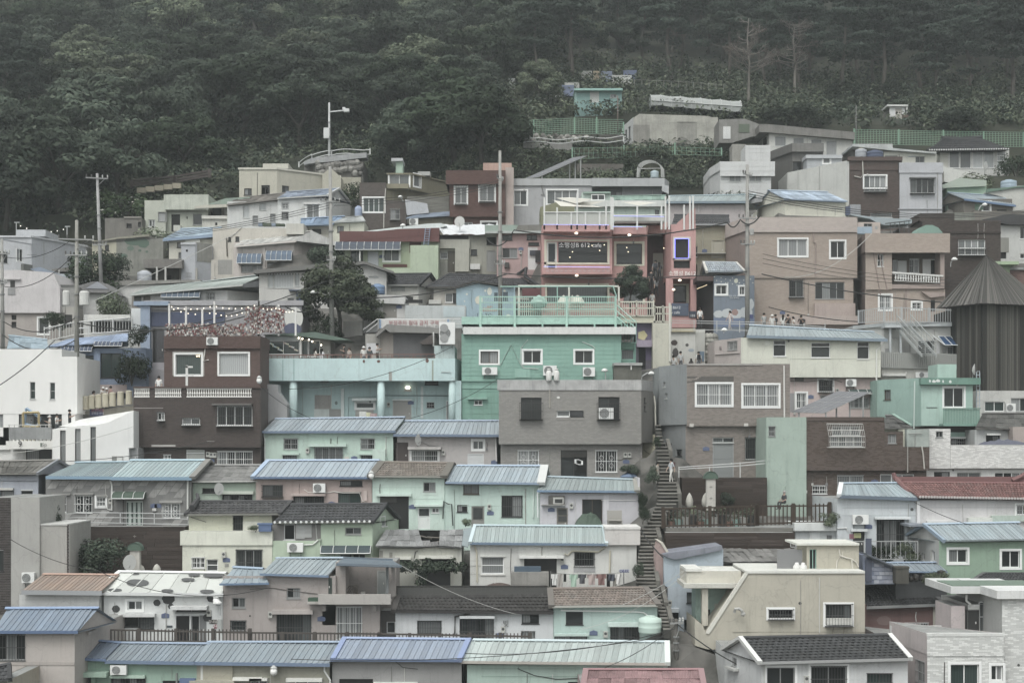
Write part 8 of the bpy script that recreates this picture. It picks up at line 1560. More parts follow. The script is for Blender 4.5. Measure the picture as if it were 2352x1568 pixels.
lampd('curved arm street lamp on the pole beside the leafy street tree',(('12',690,940),('12',620,910),('12',545,893)),118.6,.06);lampd('round street lamp on the olive concrete tank beside the stairs',(('23',1215,355),('23',1220,330),('23',1260,305),('23',1300,300)),111.5);lampd('white wall lamp above the stairs street, over the pale yellow roof',(('22',1920,1250),('22',1925,1215)),118,.04);lampd('small lamp beside the timber tower on the dark brick wall',(('32',1622,680),('32',1625,640),('32',1655,610)),123.5,.03);lampd('lantern post beside the last teal house window',(('23',907,360),('23',905,300),('23',898,275)),112.9,.04);lampd('white bulb lamp on the roof behind the maroon parapet',(('12',1310,350),('12',1312,320)),136.5);lampd('old lantern lamp on the lamp pole of the spotted white house',(('04',1888,985),('04',1885,900),('04',1866,870)),85.2);lampd('lamp on the brown grey house under the blue roof',(('31',1860,1270),('31',1880,1230),('31',1915,1215)),139.5);lampd('yard lamp beside the brown brick and olive house',(('11',1315,1190),('11',1300,1165),('11',1290,1150)),144.5)
CG='overhead cables';cm_=mat('3a3b3b','s');cl_=mat('a9aaa6','s')
def cable(lab,A_,Z_,sag,r=.025,light=0,mid=()):
 P=[pt(*q)for q in(A_,*mid,Z_)];m=M();pts=[]
 for a,c in zip(P[:-1],P[1:]):pts+=[a.lerp(c,k/12)-V((0,0,sag*4*(k/12)*(1-k/12)))for k in range(13)][:None if c is P[-1]else-1]
 m.tube(pts,r,5);o=obj('cable',m,cl_ if light else cm_,loc=P[0]);tag(o,lab,'cable',CG)
PA,PC,PD,PE=('02',660,455,111.8),('12',690,150,118.8),('12',2140,120,123.4),('22',2118,200,121.4)
cable('thick black cable from the pink house pole across the cafe front',('12',2030,440,123.4),('22',1950,300,121.4),.9,.055,mid=(('22',120,365,122.5),));cable('black cable looping from the cafe front up to the mural house pole',('22',1950,300,121.4),('22',2225,250,121.2),.5,.055,mid=(('22',2060,275,121.3),))
cable('lower black cable crossing the middle of the cafe',('22',20,735,122.5),('22',2120,720,121.3),.5,.045);cable('black bundle cable over the terraced street towards the mural pole',('12',300,1020,113.5),('22',60,740,122.4),.8,.05,mid=(('12',690,930,118.5),));cable('black cable from the flower fence corner to the street tree pole',('02',1100,1260,112),('12',660,800,118.6),.6,.04);cable('black cable running under the flower fence bulbs to the first utility pole',('02',660,1160,111.8),('02',2100,1105,112.5),.8,.045)
for k,(dy,nm)in enumerate(((0,'top'),(22,'middle'),(44,'bottom'))):cable(f'{nm} of three parallel wires between the lavender house pole and the street tree pole',('02',700,470+dy*.3,111.8),('12',680,130+dy,118.8),.5,.022);cable(f'{nm} of three parallel wires from the street tree pole to the red brick house',('12',720,110+dy,118.8),('12',2140,-60+dy,123.3),.4,.022);cable(f'{nm} of three parallel wires from the mural pole past the blue roofed cream house',('22',2130,30+dy,121.4),('32',2252,195+dy*.5,131),1.,.028);cable(f'{nm} of three wires slanting over the pinkish beige houses',('32',10,570+dy*1.8,121),('32',1720,800+dy*1.2,122),.4,.022)
cable('thick black cable sloping over the pinkish beige houses towards the tower',('32',0,742,121),('32',1550,985,122),.3,.05);cable('black cable over the crowd on the street',('32',60,1025,120.5),('32',830,1150,119.5),.2,.04);cable('pale rope from the rooftop down over the pinkish beige house',('32',945,395,123.5),('32',200,770,122),1.,.025,1);cable('diagonal dark cable in front of the white cube house',('03',-40,430,100),('02',470,1310,108),.2,.035);cable('thick black cable from the alley pole to the white gabled house',('24',1520,1060,83.2),('24',2300,1520,77),.3,.035);cable('pair of pale cables from the beige terrace across the brown tiles, upper one',('24',1590,595,83.5),('24',1040,900,85),.15,.015,1);cable('pair of pale cables from the beige terrace across the brown tiles, lower one',('24',1600,620,83.5),('24',700,1105,85),.5,.015,1)
cable('pale long cable from the open blue roof down over the dark brown tiles',('14',1300,560,85.2),('14',2300,980,84),.3,.013,1);cable('dark cable over the bottom blue roofs, upper one',('14',350,1360,77.6),('24',1400,1170,79),.5,.02);cable('dark cable over the bottom blue roofs, lower one',('24',-300,1310,77.6),('24',1500,1100,82),.5,.02);cable('dark cable from the alley pole over the pale roof to the pink roof',('24',1500,1080,83),('24',900,1435,76),.2,.02);cable('thin wire from the tall grey house over the orange roof',('04',90,335,87),('04',830,600,85),.3,.02);cable('thin wire above the white spotted roof',('04',830,600,85),('14',150,750,84.5),.9,.02);cable('black cable beside the stairs above the pink gable',('24',1205,255,91),('24',1400,490,88),.1,.04);cable('thin wire over the dark brick house to the folded white house',('03',0,1000,104),('03',1145,760,104),.3,.022,1);cable('second thin wire over the folded white house',('03',0,1060,103.5),('03',1780,895,104.5),.5,.022);cable('thin wire across the aqua beam to the teal house',('13',330,440,112),('13',1740,75,111),.8,.022);cable('long thin wire across the blue grey roofs towards the teal house',('13',1380,690,106),('13',2120,360,111),.3,.02);cable('wire from the brown brick corner lamp over the mint house',('13',100,430,105.5),('13',520,690,106),.2,.02);cable('thin pale guy wire from the concrete carport down to the first utility pole',('02',2050,380,125),('02',700,1020,111.7),.1,.025,1);cable('black cable sagging from the first utility pole to the edge pole',('02',640,1120,111.8),('02',30,1150,114.8),.9,.04);cable('second black cable sagging towards the edge pole',('02',640,1310,111.8),('02',20,1260,114.8),1.,.04);cable('wire from the crossarm to the edge of the view over the lavender house',('02',600,460,111.8),('02',20,590,114.8),.6,.025);cable('wire over the pinkish white house down to the edge pole',('02',620,590,111.8),('02',40,850,114.8),.8,.03);cable('wire over the red tiled roof and light blue house',('34',1310,15,92.5),('34',1800,215,89.5),.1,.02)
# ============================================================ people
def person_mesh(pose):
 me=bpy.data.meshes.new('body');v,e,r,kd=[],[],[],[]
 def add(p,rad,k,par=None):
  v.append(p);r.append(rad if isinstance(rad,tuple)else(rad,rad));kd.append(k)
  if par is not None:e.append((par,len(v)-1))
  return len(v)-1
 sit=pose=='sit';z0=.5 if sit else.93
 pv_=add((0,0,z0),(.15,.11),2);wa=add((0,.0,z0+.14),(.135,.1),1,pv_);ch=add((0,.01,z0+.36),(.165,.11),1,wa);ne=add((0,.015,z0+.53),(.055,.055),0,ch);hd=add((0,-.005,z0+.63),(.085,.095),0,ne);tp=add((0,.01,z0+.73),(.085,.1),3,hd)
 for sx in(-1,1):
  sh=add((sx*.175,.01,z0+.45),.06,1,ch)
  if pose=='arms' or(pose=='phone' and sx>0):el=add((sx*.25,-.02,z0+.2),.043,1,sh);wr=add((sx*.12,-.26,z0+.3),.03,0,el);dv=V((-sx*.3,-.8,.35)).normalized()
  elif sit:el=add((sx*.24,-.02,z0+.2),.043,1,sh);wr=add((sx*.16,-.24,z0+.1),.03,0,el);dv=V((-sx*.2,-.9,-.2)).normalized()
  else:s_=.1*sx if pose=='walk' else 0;el=add((sx*.225,.02+s_,z0+.19),.043,1,sh);wr=add((sx*.235,-.04+s_*2,z0-.04),.03,0,el);dv=V((0,-.15,-1)).normalized()
  pm=add(tuple(V(v[wr])+dv*.06),(.035,.02),0,wr);sd_=dv.cross(V((0,0,1))if abs(dv.z)<.9 else V((0,1,0))).normalized()
  for k in range(4):f1=add(tuple(V(v[pm])+dv*.05+sd_*(k-1.5)*.02),.009,0,pm);add(tuple(V(v[f1])+dv*(.035-.006*abs(k-1.4))+V((0,-.006,0))),.007,0,f1)
  th=add(tuple(V(v[pm])+dv*.01+sd_*-.045),.01,0,pm)
  if sit:hp=add((sx*.1,-.03,z0-.02),.095,2,pv_);kn=add((sx*.13,-.42,z0+.0),.07,2,hp);an=add((sx*.13,-.44,.09),.045,2,kn)
  else:st=.16*sx if pose=='walk' else.02*sx;hp=add((sx*.09,0,z0-.1),.09,2,pv_);kn=add((sx*.1,-.02-st*.6,.49),.065,2,hp);an=add((sx*.1,-st+.02,.09),.042,2,kn)
  ft=add((v[an][0],v[an][1]-.03,.045),.045,4,an);add((v[an][0]+sx*.02,v[an][1]-.16,.035),(.04,.03),4,ft)
 me.from_pydata(v,e,[]);o=bpy.data.objects.new('body',me);COL.objects.link(o);md=o.modifiers.new('s','SKIN');sv=me.skin_vertices[0].data
 for k in range(len(v)):sv[k].radius=r[k];sv[k].use_root=k==0
 o.modifiers.new('d','SUBSURF').levels=1;dg=bpy.context.evaluated_depsgraph_get();dg.update();n=bpy.data.meshes.new_from_object(o.evaluated_get(dg));bpy.data.objects.remove(o)
 pts=[(V(v[a]),V(v[c]),kd[c])for a,c in e];n.materials.clear()
 for k in range(5):n.materials.append(mat('a88772','s'))
 def near(p):
  best,bk=9,0
  for a,c,k in pts:d=c-a;t=max(0,min(1,(p-a).dot(d)/max(1e-9,d.length_squared)));q=(p-a-d*t).length;best,bk=(q,k)if q<best else(best,bk)
  return bk
 n.polygons.foreach_set('material_index',[near(V(f.center))for f in n.polygons]);n.polygons.foreach_set('use_smooth',[True]*len(n.polygons));n.name='body';return n
PP={}
def person(lab,t,x,yt,D_,pose,top,bot,rot,hair='short',hc='2a2826',ht=1.68,extra=None):
 if pose not in PP:PP[pose]=person_mesh(pose)
 tot=1.27 if pose=='sit' else 1.70;p=pt(t,x,yt,D_)-V((0,0,ht*tot/1.7));o=thing('person',lab,'person',p,'people on the streets and terraces');sc=ht/1.7;o.scale=(sc,sc,sc);o.rotation_euler=(0,0,math.radians(rot));b_=obj('body',PP[pose],[],o)
 for k,c in enumerate(('a88772',top,bot,hc,'4a4744')):b_.material_slots[k].link='OBJECT';b_.material_slots[k].material=mat(c,'s')
 z=(.5 if pose=='sit' else.93);m=M();m.lathe([(.1,.0),(.115,.06),(.1,.12),(.05,.16),(.01,.17)],V((0,.012,z+.61)),10);h_=M();h_.v=m.v;h_.f=m.f;h_.i=m.i
 if hair=='long':h_.lathe([(.03,-.34),(.085,-.25),(.1,-.05),(.1,.06)],V((0,.055,z+.62)),8)
 me=mesh('hair',h_,[mat('c5c5c2' if hair in('cap','hat')else hc,'s')]);bpy.data.objects.new
 q=bpy.data.objects.new('cap' if hair in('cap','hat')else 'hair',me);COL.objects.link(q);q.parent=o
 if hair in('cap','hat'):m=M();m.lathe([(.11,0),(.2 if hair=='hat' else.13,-.01),(.1,.02)],V((0,-.0 if hair=='hat' else-.06,z+.66)),10);q=bpy.data.objects.new('brim',mesh('brim',m,[mat('c5c5c2','s')]));COL.objects.link(q);q.parent=o
 m=M();m.cbox((0,-.105,z+.615),.022,.03,.03);q=bpy.data.objects.new('nose',mesh('nose',m,[mat('a88772','s')]));COL.objects.link(q);q.parent=o
 if extra:nm,hx,c,s_=extra;m=M();m.box((c[0]-s_[0]/2,c[1]-s_[1]/2,z+c[2]),(s_[0],0,0),(0,s_[1],0),(0,0,s_[2]));q=bpy.data.objects.new(nm,mesh(nm,m,[mat(hx,'s')]));COL.objects.link(q);q.parent=o
BP=lambda h:('backpack',h,(0,.17,.08),(.28,.14,.42))
for a in(('person in white leaning over the bollards with raised phone','03',805,455,111.4,'arms','c0c0bd','3d4048',60,'long'),('person with white cap and white top behind the bollards','03',885,420,111.6,'arms','c3c3c0','b9b9b5',40,'cap'),('person with white cap half hidden behind the striped shirt','03',914,428,112,'stand','b9bab8','4a4d55',30,'cap'),('person in red and white striped shirt looking over the bollards','03',948,414,111.3,'walk','9a6f6a','3f434c',-50),('person in light top with white hat on the cube house terrace','03',425,665,107.6,'arms','bdb9b1','b0a99f',-60,'cap'),('person in white shirt beside the terrace railing','03',488,652,107.4,'arms','c0c0be','4b4f55',80),('person in black shirt on the terrace stairs behind the folded white house','03',598,615,106.4,'arms','333436','3a3c40',90),('person with dark hair crouching behind the picture frames','03',272,698,108.2,'stand','9a8b84','4b4847',0,'long','3a3230',1.4),('person in white shirt on the brown brick terrace','03',1362,328,107.6,'stand','c2c3c1','5b5f66',0),
('long haired person in cream top at the kiosk terrace railing','12',560,1374,114,'arms','b9b4a8','5f6068',120,'long'),('dark haired person in pale top beside the kiosk door','12',615,1380,114,'arms','b3b6bb','6d7077',150,'long'),('person in black shirt under the street stairs','12',806,1344,114.1,'phone','333436','47443f',-70),('person with long brown hair next to the black shirt','12',850,1370,114,'stand','9f9389','4b4d52',-40,'long','4a3a33'),('person with cream bucket hat and dark backpack on the terrace','12',976,1360,114,'stand','bfbfbb','5b5d63',20,'hat','3a3633',1.68,BP('45484f')),('person in dark shirt before the white notice board','12',1025,1366,114.2,'stand','454d50','3f4247',0),('person in white printed shirt before the notice board','12',1092,1334,114,'arms','b5b3b0','47443f',70),
('person with dark backpack climbing the cafe stairs','22',1332,622,127.4,'walk','6b7078','33353a',170,'short','2a2826',1.7,BP('3c4048')),('person in black dress climbing the cafe stairs','22',1367,640,127.6,'walk','4a4c52','2f3034',175,'long'),('person in dark clothes at the foot of the cafe stairs','22',1297,706,126.6,'stand','3b3c3f','303134',20,'long'),('person in white top and black dungarees on the cafe steps','22',1340,772,125,'walk','6a6a6c','2c2d30',200,'long'),('person in a white T-shirt walking below the pink cafe tower','22',1716,1030,121.2,'stand','c0c0be','43464d',10),('person in pale floral dress beside the mural house','22',1972,1055,120.6,'walk','b9aaa6','b5aaa8',-70,'long','2a2826',1.62),('small person in grey beside the pink cafe entrance','22',1306,895,123.5,'stand','a5a5a3','4a4c50',0,'short','2a2826',1.6),
('person in white top seen from behind at the mural wall','23',1488,150,118.4,'stand','c0c2c2','5b5e66',180),('person in light shirt facing the street at the mural wall','23',1550,116,119,'stand','a9adaf','5b5e66',20),('small dark haired person beside the concrete step','23',1640,178,118.3,'stand','55504d','44464b',180,'long','2a2826',1.3),('person in white with black backpack before the poster','23',1704,118,118.4,'stand','c3c4c3','6b6e75',180,'short','2a2826',1.68,BP('2f3135')),('person in khaki shirt on the stone stairs','23',1352,1062,99.9,'stand','9b958a','aaa79f',60,'long','2a2826',1.55),('person in white trousers with maroon backpack on the stone stairs','23',1468,1034,99.1,'walk','a5adb5','bdbcb6',-70,'long','2a2826',1.66,BP('5f3f42')),
('person at the start of the crowd, half behind the pole','32',22,1075,120.6,'stand','8f9292','44464b',20),('person with wide white sun hat in the crowd','32',92,1088,120.4,'stand','b5b5b2','b0aea8',0,'hat'),('person in black next to the white sun hat','32',121,1086,120.8,'stand','37383b','37383b',40),('long haired person in white top in the crowd','32',185,1090,120.5,'stand','b9b8b4','4a4c50',160,'long'),('person in black T-shirt in the middle of the crowd','32',228,1087,120.4,'arms','313234','3b3c40',10),('long haired person in pale top beside the black T-shirt','32',270,1106,120.4,'arms','b3b0aa','5b5e66',-60,'long','2a2826',1.6),('person with black shirt and black shoulder bag at the end of the crowd','32',340,1095,120.4,'arms','333436','313236',-20,'short','2a2826',1.7,('bag','2c2d30',(.2,.12,.1),(.22,.12,.35))),('old person in dark vest sitting against the mint wall','33',195,1312,99.2,'sit','44464a','3a3b3e',-60,'short','8f8c88')):person(*a)
# ============================================================ things on roofs, terraces and walls
def one(name,lab,cat,m,mats,p,g=None,smooth=False):o=obj(name,m,mats,loc=V(p),smooth=smooth);tag(o,lab,cat,g);return o
def tank(lab,t,x0,y0,x1,y1,D_,h,lid=None):
 a,c=pt(t,x0,y1,D_),pt(t,x1,y0,D_);r=(c.x-a.x)/2;H=c.z-a.z;p=V((a.x+r,D_+r,a.z));o=thing('water_tank',lab,'water tank',p,'water tanks');m=M();m.lathe([(r*.96,0),(r,H*.1),(r,H*.3),(r*1.02,H*.33),(r,H*.36),(r,H*.62),(r*1.02,H*.65),(r,H*.68),(r*.97,H*.84),(r*.5,H*.95)],p,18);obj('barrel',m,mat(h,'s'),o,smooth=True);m=M();m.lathe([(r*.45,H*.92),(r*.42,H),(r*.1,H*1.02)],p,12);obj('lid',m,mat(lid or h,'s'),o)
tank('grey blue plastic water tank beside the concrete carport','02',1162,705,1285,812,134.3,'9aa0ab','b5b9c0');tank('pale mint square shouldered water tank at the end of the pale roof','24',1197,1000,1397,1148,84.4,'aac6bb');tank('blue water tank behind the leafy street tree','12',1026,820,1152,912,128.4,'5a7da6');tank('dark navy water tank on the brown brick front roof','31',915,740,1062,825,143.5,'44506b');tank('grey water tank with yellow lid on the brown brick front roof','31',815,728,915,820,144,'8b919a','b3a986');tank('big blue water tank at the edge above the green net','31',2075,995,2210,1080,143,'7f98ab');tank('blue tank squeezed beside the brown brick and olive house','11',895,1225,960,1320,145,'8193b5');tank('cream water tank above the big leafy trees','11',1897,368,1972,440,172,'a39c88');tank('green barrel before the garden shed','31',1198,475,1268,540,183,'4f6a5e');tank('brown tub before the garden shed','31',1212,445,1268,475,184,'6f564b');tank('light blue barrel lying by the garden shed','31',1312,512,1360,545,183,'8aa0af');tank('pale blue barrel lying by the garden shed','31',1270,515,1312,545,183,'9aacb5');tank('blue tank inside the hoop frame on the grey house roof','21',1295,920,1365,985,150,'93a9b3')
for k,(x,w_)in enumerate(((1335,62),(1392,52),(1555,90),(1290,44))):a=pt('34',x-w_/2,700 if k<2 or k==3 else 695,87.9);r=w_*KZ*87.9/F/2;H=r*2.1;m=M();m.lathe([(r*.6,0),(r*.95,H*.35),(r,H*.6),(r*.75,H*.85),(r*.8,H*.9),(r*.2,H)],a+V((r,r,0)),14);one('clay_jar',('dark glazed clay jar, second in the row beside the cinder block hut','small dark clay jar between two others beside the cinder block hut','biggest brown clay jar under the blue sheet roof end','small clay jar next to the stone block beside the cinder block hut')[k],'jar',m,mat('3b3835','m'),a,'clay jars',True)
m=M();m.box(pt('34',1152,715,87.6),(.78,0,0),(0,.7,0),(0,0,1.));m.box(pt('34',1148,585,87.55),(.84,0,0),(0,.8,0),(0,0,.12));one('stone_block','mossy dark stone block in front of the cinder block hut','stone block',m,mat('55534c','c'),pt('34',1205,715,88))
def dish(lab,t,x,y,r_,D_,rot=.5):
 p=pt(t,x,y,D_);o=thing('satellite_dish',lab,'satellite dish',p,'satellite dishes');c,s_=math.cos(rot),math.sin(rot);m=M();prof=[(.02,.12),(r_*.5,.07),(r_*.85,-.02),(r_,-.08)];m.lathe([(q,z)for q,z in prof],(0,0,0),16,axis='y');m.v=[(p.x+a*c-b_*s_,p.y+a*s_+b_*c,p.z+z+b_*-.4)for a,b_,z in m.v];obj('bowl',m,mat('b7b8b6','s'),o);m=M();m.tube([p+V((0,.1,-.1)),p+V((0,.25,-r_*1.4))],.03,5);m.tube([p+V((0,0,-r_*.6)),p+V((-s_*-.3,-.5,-.1))],.02,4);obj('arm',m,mat('8f9190','m'),o)
dish('white satellite dish on the lilac grey house canopy','13',1436,880,.42,106.5,1.1);dish('white satellite dish on the small mint house','03',1872,1300,.42,99.6,.9);dish('white satellite dish on the crumpled tarpaulin roof','12',1800,297,.5,136.5,-.3);dish('tall narrow satellite dish beside the timber tower','33',1820,275,.42,107.6,1.2);dish('round spoked disc leaning on the totem before the timber wall','04',1105,538,.5,90.5,.9);dish('white dish on the fence post below the pavilion','31',1920,895,.5,146,.9)
def totem(lab,t,x,y0,y1,D_):
 p=pt(t,x,y1,D_);q=pt(t,x,y0,D_);o=thing('totem_post',lab,'sculpture',p,'totem sculptures');m=M();m.box(p-V((.3,.2,0)),(.6,0,0),(0,.4,0),(0,0,q.z-p.z-.4));obj('shaft',m,mat('b0aca4'),o);m=M();z=q.z-.45
 for k in range(6):t0,t1=math.pi*k/6,math.pi*(k+1)/6;f_=lambda t,y:V((p.x+.48*math.cos(t),p.y+y,z+.5*math.sin(t)));m.q([f_(t0,-.35),f_(t1,-.35),f_(t1,.35),f_(t0,.35)]);m.q([V((p.x,p.y-.3,z)),f_(t0,-.3),f_(t1,-.3)])
 obj('hood',m,mat('4d6657','s'),o)
 for k in range(3):m=M();m.cbox((p.x,p.y-.21,p.z+.8+k*.75),.2,.02,.04);m.cbox((p.x,p.y-.212,p.z+.8+k*.75),.03,.02,.18);obj('carved_mark',m,mat('77736c','s'),o)
totem('white totem post with green hood before the tall timber wall','04',1162,365,625,91.5);totem('white totem post with green hood beside the stairs','23',1807,1150,1480,97.5)
for k,(t,x,y0,y1,D_)in enumerate((('23',1625,1330,1470,98),('23',1762,1330,1460,98.3),('04',1207,548,625,91.8),('04',1345,545,625,91.8))):p=pt(t,x,y1,D_);H=pt(t,x,y0,D_).z-p.z;m=M();m.lathe([(.12,0),(.24,H*.25),(.25,H*.5),(.16,H*.8),(.02,H)],p,10);one('fin_sculpture',('pale leaf shaped sculpture beside the hooded totem by the stairs','smaller leaf shaped sculpture with green tip behind the railing','small pale fin sculpture next to the hooded totem at the timber wall','lone pale fin sculpture at the foot of the timber wall')[k],'sculpture',m,mat('a9a69c'),p,'totem sculptures',True)
# solar racks, hoop frame
def solar(lab,t,A_,B_,C_,Dd,D_,nx,ny):
 P=[pt(t,*A_,D_),pt(t,*B_,D_),pt(t,*C_,D_+Dd),None];P[3]=P[0]+P[2]-P[1];o=thing('solar_rack',lab,'solar panels',P[1],'solar racks');e1,e2=(P[1]-P[0])/nx,(P[2]-P[1])/ny;nn=e1.cross(e2).normalized();nn=nn if nn.z>0 else-nn
 for i in range(nx):
  for j in range(ny):p=P[0]+e1*(i+.03)+e2*(j+.03);m=M();m.q([p+nn*.04,p+e1*.94+nn*.04,p+e1*.94+e2*.94+nn*.04,p+e2*.94+nn*.04]);m.q([p,p+e2*.94,p+e1*.94+e2*.94,p+e1*.94]);obj('solar_panel',m,mat('6a6c72','m'),o)
 m=M();m.q([P[0]+nn*.02,P[1]+nn*.02,P[2]+nn*.02,P[3]+nn*.02]);m.q([p-nn*.02 for p in P]);obj('frame',m,mat('aeb0b0','s'),o)
 for u,v_ in((.1,.1),(.9,.1),(.1,.9),(.9,.9),(.5,.9)):p=P[0]+(P[1]-P[0])*u+(P[3]-P[0])*v_;m=M();m.tube([p,V((p.x,p.y,P[0].z-1.2))],.06,5);obj('leg',m,mat('8f9293','m'),o)
solar('big slanted solar panel rack in front of the pink storey','33',(250,640),(540,648),(940,468),1.2,105,3,4);solar('solar panel rack on the long grey house roof','21',(210,1000),(330,985),(745,802),3,148,2,4)
m=M();
for k in range(5):m.tube([pt('21',1280+105*math.cos(a)+k*6,985 if abs(math.sin(a))<.01 else 925-85*math.sin(a)+k*5,150+k*.6)for a in[math.pi*q/12 for q in range(13)]],.04,5)
m.tube([pt('21',1175,912,150),pt('21',1390,908,150)],.04,5);one('hoop_frame','bare steel hoop frame on the long grey house roof','hoop frame',m,mat('9da09e','s'),pt('21',1280,985,150))
# laundry
a,c=pt('24',435,620,91.6),pt('24',1045,618,91.6);m=M();m.tube([a.lerp(c,k/8)-V((0,0,.5*k/8*(1-k/8)))for k in range(9)],.015,4);m.tube([a-V((0,0,1)),a+V((0,0,.1))],.03,5);m.tube([pt('24',1062,615,91.8),pt('24',1062,748,91.8)],.03,5);one('clothes_line','clothes line strung before the white laundry house','clothes line',m,mat('6b6c6a','s'),a)
for k,(x,w_,h_,hx,lb)in enumerate(((465,55,95,'c0c1c0','white shirt, first on the clothes line'),(515,45,120,'9a9590','grey beige trousers on the clothes line'),(557,24,65,'2f2f30','small black cloth on the clothes line'),(632,72,110,'8db09c','mint green shirt on the clothes line'),(705,70,82,'4b4d54','dark grey shirt on the clothes line'),(788,84,92,'a38f8b','dusty pink shirt on the clothes line'),(870,84,95,'7f5a56','brick red shirt on the clothes line'),(930,30,115,'2c2c2d','long black trousers on the clothes line'),(958,55,60,'454a57','navy shorts on the clothes line'),(985,32,115,'8b8880','grey trousers behind the navy shorts'),(1013,55,85,'c3c3c2','white shirt, last on the clothes line'))):
 p=pt('24',x-w_/2,632,91.55+.05*(k%2));W_=w_*KZ*91.6/F;H=h_*KZ*91.6/F;m=M();f_=lambda u,z:V((p.x+W_*u,p.y+.05*math.sin(u*9+z*3+k),p.z-H*z))
 shirt='shirt' in lb;xs2=[q/6 for q in range(7)];cut=lambda u,z:(not shirt)or z<.4 or.18<u<.82
 for i in range(6):
  for j in range(5):
   if cut((i+.5)/6,(j+.5)/5):m.q([f_(xs2[i],j/5),f_(xs2[i+1],j/5),f_(xs2[i+1],(j+1)/5),f_(xs2[i],(j+1)/5)])
 one('laundry',lb,'laundry',m,mat(hx,'s'),p,'laundry on the line')
for k,(x,hx)in enumerate(((955,'b9bcb8'),(995,'b9b98b'),(1048,'a98b8b'))):p=pt('13',x-18,632+8*k,113.6);m=M();[m.q([p+V((q*.18,.03*(q%2),0)),p+V(((q+1)*.18,.03*((q+1)%2),0)),p+V(((q+1)*.18,.03*((q+1)%2),-.5)),p+V((q*.18,.03*(q%2),-.45))])for q in range(3)];one('laundry',('white towel drying under the aqua arcade','yellowish towel drying under the aqua arcade','pink cloth drying under the aqua arcade')[k],'laundry',m,mat(hx,'s'),p,'laundry on the line')
# odds and ends
def heap(name,lab,t,x0,y0,x1,y1,D_,hx,g=None):
 a,c=pt(t,x0,y1,D_),pt(t,x1,y0,D_);m=M();W_,H=c.x-a.x,c.z-a.z;n_=12;h_=lambda i,j:(math.sin(math.pi*i/n_)**.6)*(math.sin(math.pi*j/6)**.5)*(.75+.25*noise.noise(V((i*.9,j*.9,x0))));G_=[[V((a.x+W_*i/n_,a.y+1.6*j/6,a.z+H*h_(i,j)))for i in range(n_+1)]for j in range(7)]
 for j in range(6):
  for i in range(n_):m.q([G_[j][i],G_[j][i+1],G_[j+1][i+1],G_[j+1][i]])
 one(name,lab,'tarpaulin',m,mat(hx,'s'),a,g)
heap('tarpaulin','dark green tarpaulin over a heap on the laundry house roof','24',648,85,885,210,96.5,'45584a');heap('tarpaulin','slate blue tarpaulin bulging behind the white brick terrace wall','33',1885,858,2330,925,102.5,'55596b');heap('sack','blue sacks holding plants at the grey brick house corner','23',1040,1150,1215,1195,103,'5a7496');heap('tarpaulin','brown cover over a heap before the white laundry house','24',-110,710,90,745,91.5,'5b4a43')
for k,x in enumerate((419,485)):p=pt('23',x,372,105.4);m=M();m.lathe([(.17,0),(.2,.06),(.2,.62),(.14,.72),(.05,.76),(.12,.8),(.12,.88)],p,12);one('gas_cylinder',('white gas cylinder on the stained concrete parapet, nearer the first teal window','white gas cylinder with markings on the stained concrete parapet')[k],'gas cylinder',m,mat('c3c3c0','s'),p,'gas cylinders',True)
for k,x in enumerate((303,357)):p=pt('34',x,615,85.3);m=M();m.lathe([(.17,0),(.22,.06),(.22,.35),(.12,.45),(.1,.55)],p,12);one('gas_cylinder',('short white gas cylinder beside the grey door on the beige roof','short white gas cylinder next to the beige roof hut')[k],'gas cylinder',m,mat('c3c3c0','s'),p,'gas cylinders',True)
m=M();m.box(pt('34',135,612,85.6),(1.45,0,0),(0,.1,0),(0,0,1.28));one('grey_board','dark grey board standing on the beige house roof','board',m,mat('77787a','s'),pt('34',200,612,85.6))
m=M();a=pt('14',62,268,92.7);W_=130*KZ*92.7/F;m.box(a+V((.08,0,0)),(W_-.16,0,0),(0,.5,0),(0,0,.45));m.box(a+V((0,-.03,.42)),(W_,0,0),(0,.56,0),(0,0,.1));one('planter_tub','deep blue plastic planter tub on the cream house terrace','planter',m,mat('44628f','s'),a)
t=thing('arrow_sign','blue arrow street sign on a post before the laundry house','sign',pt('24',1062,745,91.4),'signs and banners');m=M();P_=[pt('24',*q,91.3)for q in((1018,605),(1030,592),(1108,592),(1108,618),(1030,618))];m.q(P_);m.q([p+V((0,.03,0))for p in P_][::-1]);pn=obj('sign_panel',m,mat('4a5585','s'),t);B.text(None,pn,pt('24',1070,611,91.27),.16,'b9bfd0','감내1로',V((1,0,0)))
m=M();p=pt('24',920,225,96);m.box(p,(.95,0,0),(0,.05,0),(0,0,1.05));m.box(p+V((0,-.45,.4)),(.95,0,0),(0,.45,0),(0,0,.05));[m.box(p+V((q,-.45*r_,0)),(.05,0,0),(0,.05,0),(0,0,.42))for q in(0,.9)for r_ in(0,1)];one('chair','grey slatted chair on the white walled terrace','chair',m,mat('8f8c86','s'),p)
m=M();m.box(pt('24',92,738,91.4),(2.35,0,0),(0,.8,0),(0,0,.88));one('planter_wall','raw concrete planter trough before the white laundry house','planter',m,mat('84827d','c'),pt('24',92,738,91.4));m=M();m.box(pt('24',122,668,91.7),(1.65,0,0),(0,.6,0),(0,0,.7));[m.box(pt('24',122+q,668,91.66),(.08,0,0),(0,.04,0),(0,0,.72))for q in(18,110)];one('blue_chest','dark blue strapped chest on the concrete planter trough','chest',m,mat('42596d','s'),pt('24',122,668,91.7))
